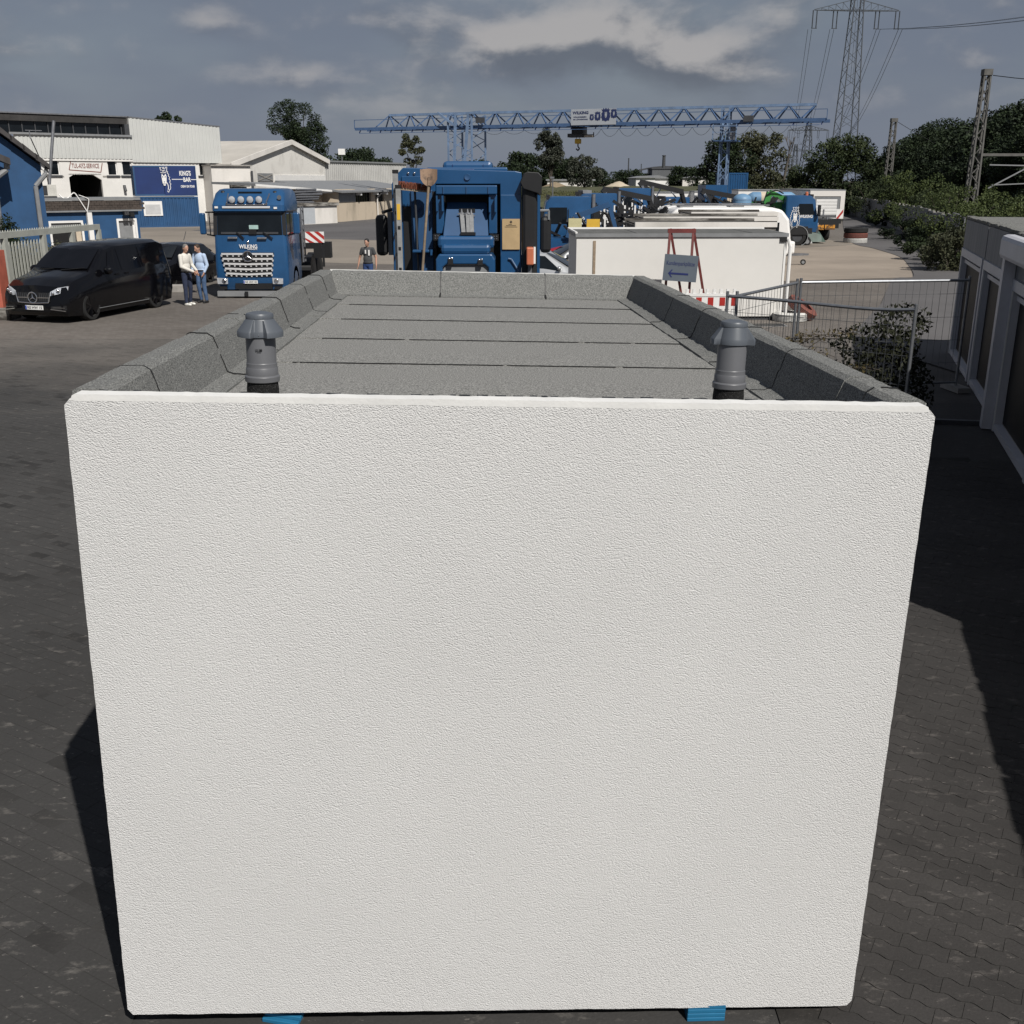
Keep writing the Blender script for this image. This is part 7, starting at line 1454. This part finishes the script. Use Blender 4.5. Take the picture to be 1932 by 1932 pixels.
# ---- railway masts and pylons
MST = mat('mast_steel', (.10, .097, .09), .7, .1, var=.25, vs=3)
def mast(label, px, Yd, ytop, z0, w0, w1, arms, tilt=0):
    t = T('railway_mast', label, 'railway mast', ((px-966)/1950*Yd*.952, Yd, 0), 0, 'railway masts'); zt = 3.6+(340-ytop)/1950*Yd*.907
    lattice(t, 0, w0, w0*.8, z0, zt, 16, .10, .05, w1/w0, MST, 'lattice_frame'); bx('mast_cap', MST, t, -w1*.7, w1*.7, -.25, .25, zt, zt+.35); bx('footing', CONC, t, -.6, .6, -.6, .6, 0, z0)
    for (z, x1, kind) in arms:
        if kind == 'beam': M().bar((.1, 0, z), (x1, 0, z), .16, .16).build('crossbeam', MST, t); M().bar((.9*x1, 0, z), (.9*x1, 0, z-2.4), .1).build('drop_post', MST, t)
        else:
            a = x1; M().bar((a, 0, z), (a+2.6, 0, z-.05), .07).bar((a+2.6, 0, z-.05), (a+.1, 0, z-1.4), .07).bar((a+.3, 0, z-1.2), (a+2.7, 0, z-1.1), .06).build('cantilever', GREYP, t, kind='stuff')
    return t, zt
m1, z1_ = mast('tall near railway mast rising right above the office cabin roofs', 1836, 68, 148, .5, .62, .38, [(5.107, 8, 'beam'), (4.513, .9, 'c'), (4.513, 4.2, 'c')])
m2, z2_ = mast('middle railway mast in front of the dark woodland', 1675, 110, 232, .5, .68, .45, [(2.934+1.0, 7.5, 'beam'), (1.956+1.0, .9, 'c'), (2.059+1.0, 7.0, 'c')])
m3, z3_ = mast('farthest railway mast hidden behind the trees left of the middle mast', 1646, 150, 330, .5, .8, .5, [(5.2, 3.2, 'beam'), (4.2, .6, 'c')])
PYM = mat('pylon_steel', (.05, .057, .067), .6, .2, var=.15)
def wire(name, label, pts, r_, m, group=None, kind=None):
    t = T(name, label, 'power line', (0, 0, 0), 0, group); M().tube(pts, r_, 4).build('cable', m, t); return t
def sagline(a, b, s, n=14): return [tuple(a[i]+(b[i]-a[i])*k/n-(s*4*(k/n)*(1-k/n) if i == 2 else 0) for i in range(3)) for k in range(n+1)]
A = Vector(m1.location)+Vector((0, 0, z1_)); B = Vector(m2.location)+Vector((0, 0, z2_))
wire('feeder_wire', 'thin railway wire running right from the top of the near mast', sagline((A.x+.4, A.y, z1_), (A.x+9, A.y-22, z1_-.6), .9), .03, BLACK); wire('feeder_wire', 'thin railway wire running right from the top of the middle mast', sagline((B.x+.4, B.y, z2_), (B.x+9, B.y-4, z2_-4.2), .4), .03, BLACK)
def pylon(label, px, Yd, zarm, armw, wb, wt, ztop, nseg, leg, br, full=True):
    X_ = (px-966)/1950*Yd*.952; t = T('power_pylon', label, 'pylon', (X_, Yd, 0), R(4), 'power pylons'); k = zarm/ztop
    lattice(t, 0, wb, wb, 0, ztop, nseg, leg, br, wt/wb, PYM, 'lattice_tower'); arms = [(zarm, armw)]+([(zarm+7.5, armw*.72)] if full else [])
    for z, w_ in arms:
        for s in (-1, 1):
            M().bar((0, -.7, z), (s*w_, 0, z), leg*.8).bar((0, .7, z), (s*w_, 0, z), leg*.8).bar((0, 0, z+1.9), (s*w_, 0, z+.1), leg*.7).build('crossarm', PYM, t, kind='stuff')
            c = M()
            for q in range(6): u0, u1 = s*w_*q/6, s*w_*(q+1)/6; c.bar((u0, 0, z), (u1, 0, z+1.9*(1-(q+1)/6)), br); c.bar((u1, 0, z), (u1, 0, z+1.9*(1-(q+1)/6)), br)
            c.build('arm_bracing', PYM, t, kind='stuff')
            for u in (s*w_*.98, s*w_*.5): M().cyl((u-.35, 0, z), (u-.35, 0, z-2.9), .10).cyl((u+.35, 0, z), (u+.35, 0, z-2.9), .10).bar((u-.5, 0, z-2.9), (u+.5, 0, z-2.9), .12).build('insulator', PYM, t, kind='stuff')
    return t, Vector((X_, Yd, zarm-3))
P1, c1_ = pylon('huge lattice power pylon rising out of the top of the picture', 1587, 200, 31.998, 7.6, 4.1, .8, 31.998+13, 26, .15, .06)
M().box(-.25, -.2, -.6, -.55, 20, 34).box(.2, .25, -.6, -.55, 20, 34).build('climbing_ladder', PYM, P1, kind='stuff')
P2, c2_ = pylon('distant power pylon seen under the right end of the gantry girder', 1518, 460, 23.425, 8.5, 5.5, 1.2, 28.398, 14, .3, .16, False)
P3, c3_ = pylon('far small power pylon left of the distant one', 1497, 760, 22.875, 9, 6, 1.4, 27.385, 9, .4, .2, False); P4, c4_ = pylon('farthest tiny power pylon above the tree line', 1484, 1000, 19.327, 8, 6, 1.4, 23.464, 7, .4, .25, False)
for u in (-8.0, -4.1, 4.1, 8.0):
    for o_, in ((-.35,), (.35,)):
        pos = {-8.0: 'outer left', -4.1: 'inner left', 4.1: 'inner right', 8.0: 'outer right'}[u]
        a_ = (c1_.x+u+o_, c1_.y, c1_.z); b_ = (c2_.x+u*1.0+o_, c2_.y, c2_.z); wire('power_line', 'thin conductor from the '+pos+' insulator to the distant pylon', sagline(a_, b_, 9, 24), .045, PYM, 'conductors towards the distant pylon')
        if u > 0: wire('power_line', 'thin conductor from the '+pos+' insulator to the upper right', sagline(a_, (a_[0]+40, a_[1]-150, a_[2]+6), 6, 16), .03, PYM, 'conductors towards the upper right')
# ---- far background
bank = M(); r = random.Random(9); nx = 90
vs = []; 
for j, (y, z) in enumerate(((118, 0), (126, 1.3), (140, 2.1), (185, 2.5), (230, 2.3), (245, 0))):
    for i in range(nx+1): vs.append((-40+100*i/nx, y+r.uniform(-1, 1), max(0, z+r.uniform(-.18, .18)) if z else .003))
bank.add(vs, [(j*(nx+1)+i, j*(nx+1)+i+1, (j+1)*(nx+1)+i+1, (j+1)*(nx+1)+i) for j in range(5) for i in range(nx)])
o = bank.build('grass_bank', mat('meadow', (.060, .062, .026), .95, var=.3, vs=.3, bump=.05, bs=3), None, smooth=60, kind='structure')
gl = []
for i in range(260): gl.append(((r.uniform(-12, 30), r.uniform(124, 150), 2.0+r.uniform(-.3, .1)), (1.6, 1.6, .35)))
gg = leaves('tall_grass', gl, 22000, .28, leafmat('grass_leaf', (.040, .052, .016), (.105, .10, .042)), None, .2, 'stuff', 71); gg['label'] = 'tall meadow grass on the bank behind the truck yard'
def heap(label, px, Yd, w_, ytop, m, seed):
    t = T('sand_heap', label, 'heap', ((px-966)/1950*Yd*.952, Yd, 2.2), 0, 'heaps on the grass bank'); r = random.Random(seed); h_ = 3.6+(340-ytop)/1950*Yd*.952-2.2; n = 16; vs = []
    for j in range(n):
        for i in range(n): u, v = i/(n-1)*2-1, j/(n-1)*2-1; d_ = math.hypot(u, v); vs.append((u*w_, v*w_*.7, max(-.2, h_*(1-d_)*r.uniform(.88, 1.08))))
    M().add(vs, [(j*n+i, j*n+i+1, (j+1)*n+i+1, (j+1)*n+i) for j in range(n-1) for i in range(n-1)]).build('heap', m, t, smooth=60)
SAND = mat('sand', (.42, .36, .27), .95, var=.12, vs=1)
heap('brownish earth heap on the grass bank behind the rear blue truck', 1048, 205, 3.2, 342.5, mat('earth_heap', (.22, .17, .11), .95, var=.2), 1); heap('pale sand heap on the grass bank in front of the red-roofed barn', 1167, 205, 3.0, 340.5, SAND, 2)
def barn(label, x0, x1, Yd, zt, ze, m, roof, dp=16, name='barn', z0=0):
    t = T(name, label, 'barn', ((x0-966)/1950*Yd*.952, Yd, z0), 0, 'far sheds beyond the meadow'); L_ = (x1-x0)/1950*Yd*.952
    bx('wall', m, t, 0, L_, 0, dp, 0, ze-z0); M().prism([(-.5, ze-z0), (L_+.5, ze-z0), (L_*.5, zt-z0)], -.4, dp+.4).build('roof', roof, t); return t
RBR = mat('barn_roof_red', (.075, .035, .03), .8, var=.2)
yy = lambda py, Yd: 3.6+(340-py)/1950*Yd*.952
t = T('barn', 'long dark red-roofed barn beyond the pale sand heap', 'barn', ((1150-966)/1950*262*.952, 262, 0), 0, 'far sheds beyond the meadow'); L_ = (1240-1150)/1950*262*.952
bx('wall', WHITED, t, .5, L_-.5, .5, 14, 0, yy(344, 262)); M().add([(0, 0, yy(344, 262)), (L_, 0, yy(344, 262)), (L_-.8, 7, yy(333, 262)), (3.8, 7, yy(333, 262)), (0, 14, yy(344, 262)), (L_, 14, yy(344, 262))], [(0,1,2,3),(2,5,4,3),(1,5,2),(0,3,4)]).build('roof', RBR, t)
barn('white gabled shed right of the red-roofed barn', 1200, 1236, 240, yy(332, 240), yy(336, 240), WHITE, GREYP); barn('long white shed with a grey roof right of the white gabled shed', 1222, 1262, 250, yy(331, 250), yy(337, 250), WHITE, GREYP, 20); barn('pale shed half hidden by trees right of the grey tower block', 1288, 1312, 250, yy(333, 250), yy(336, 250), WHITED, GREYP); barn('small pale shed just left of the gantry leg', 1318, 1338, 250, yy(332, 250), yy(336, 250), WHITED, GREYP)
t = T('tower_block', 'plain grey block building standing above the far sheds', 'building', ((1230-966)/1950*270*.952, 270, 0)); L_ = (1266-1230)/1950*270*.952; bx('wall', mat('grey_concrete_far', (.10, .105, .11), .9), t, 0, L_, 0, 8, 0, yy(320, 270)); bx('roof', DGREY, t, -.2, L_+.2, -.2, 8.2, yy(320, 270)+.002, yy(320, 270)+.3)
for (px, Yd, yt, w_, lab, nm) in ((1251, 500, 297, .8, 'slim grey chimney above the far sheds', 'chimney'), (1185, 600, 302, .35, 'hair-thin radio mast on the horizon left of the chimney', 'radio_mast'), (1209, 700, 312, .3, 'second, shorter hair-thin mast on the horizon next to the chimney', 'radio_mast')):
    t = T(nm, lab, nm.replace('_', ' '), ((px-966)/1950*Yd*.952, Yd, 0)); M().cyl((0, 0, 0), (0, 0, yy(yt, Yd)), w_*1.3, w_*.9, 10).build('shaft', DGREY, t, smooth=50); M().lathe([(w_*1.1, yy(yt, Yd)), (w_*1.1, yy(yt, Yd)+.4)], n=10).build('top', DGREY, t)
t = T('arch_bridge', 'distant steel arch bridge half hidden behind the tree line', 'bridge', ((1165-966)/1950*700*.952, 700, 0)); b = M(); L_ = 62
pts = [(L_*k/16, 0, yy(337, 700)+(yy(316, 700)-yy(337, 700))*4*(k/16)*(1-k/16)) for k in range(17)]
for a_, b_ in zip(pts, pts[1:]): b.bar(a_, b_, 1.1, 1.0)
b.build('arch', DGREY, t); bx('deck', DGREY, t, -20, L_+20, -3, 3, yy(336, 700), yy(334.8, 700)); hg = M()
for p_ in pts[1:-1]: hg.bar(p_, (p_[0], 0, yy(335, 700)), .35)
hg.build('hangers', DGREY, t, kind='stuff')
bx_ = T('site_hut', 'long low white hut roof on the bank behind the rear blue truck', 'hut', ((1033-966)/1950*215*.952, 215, 2.0)); bx('wall', WHITED, bx_, 0, 9, 0, 3, 0, yy(341, 215)-2); bx('roof', GREYP, bx_, -.3, 9.5, -.3, 3.3, yy(341, 215)-1.998, yy(341, 215)-1.7)
t = T('lamp_post', 'thin lamp post on the bank behind the rear blue truck', 'lamp post', ((1043-966)/1950*120*.952, 120, 0)); M().cyl((0, 0, 0), (0, 0, yy(337, 120)), .09, .06).build('pole', STEEL, t); bx('lamp_head', STEEL, t, -.3, .15, -.12, .12, yy(337, 120), yy(337, 120)+.2)
# conifer beside the blue house, left edge
t = T('conifer', 'small dark conifer at the left edge in front of the blue house', 'conifer', (-19.036, 40, 0)); leaves('crown', blobs([((0, 0, 1.3), (.5, .5, 1.1), 1), ((0, 0, .6), (.7, .7, .6), 1)], 22, .25, 91), 2600, .13, LD, t, seed=9); M().cyl((0, 0, 0), (0, 0, 1.2), .08, .04).build('trunk', BARK, t)
# shadow side planting behind the gate
bush('tangle of dark shrubs behind the pickets of the sliding gate', (-15.510, 34.5), 1.5, 1.6, 3500, LO, 95, .11, None, .5)
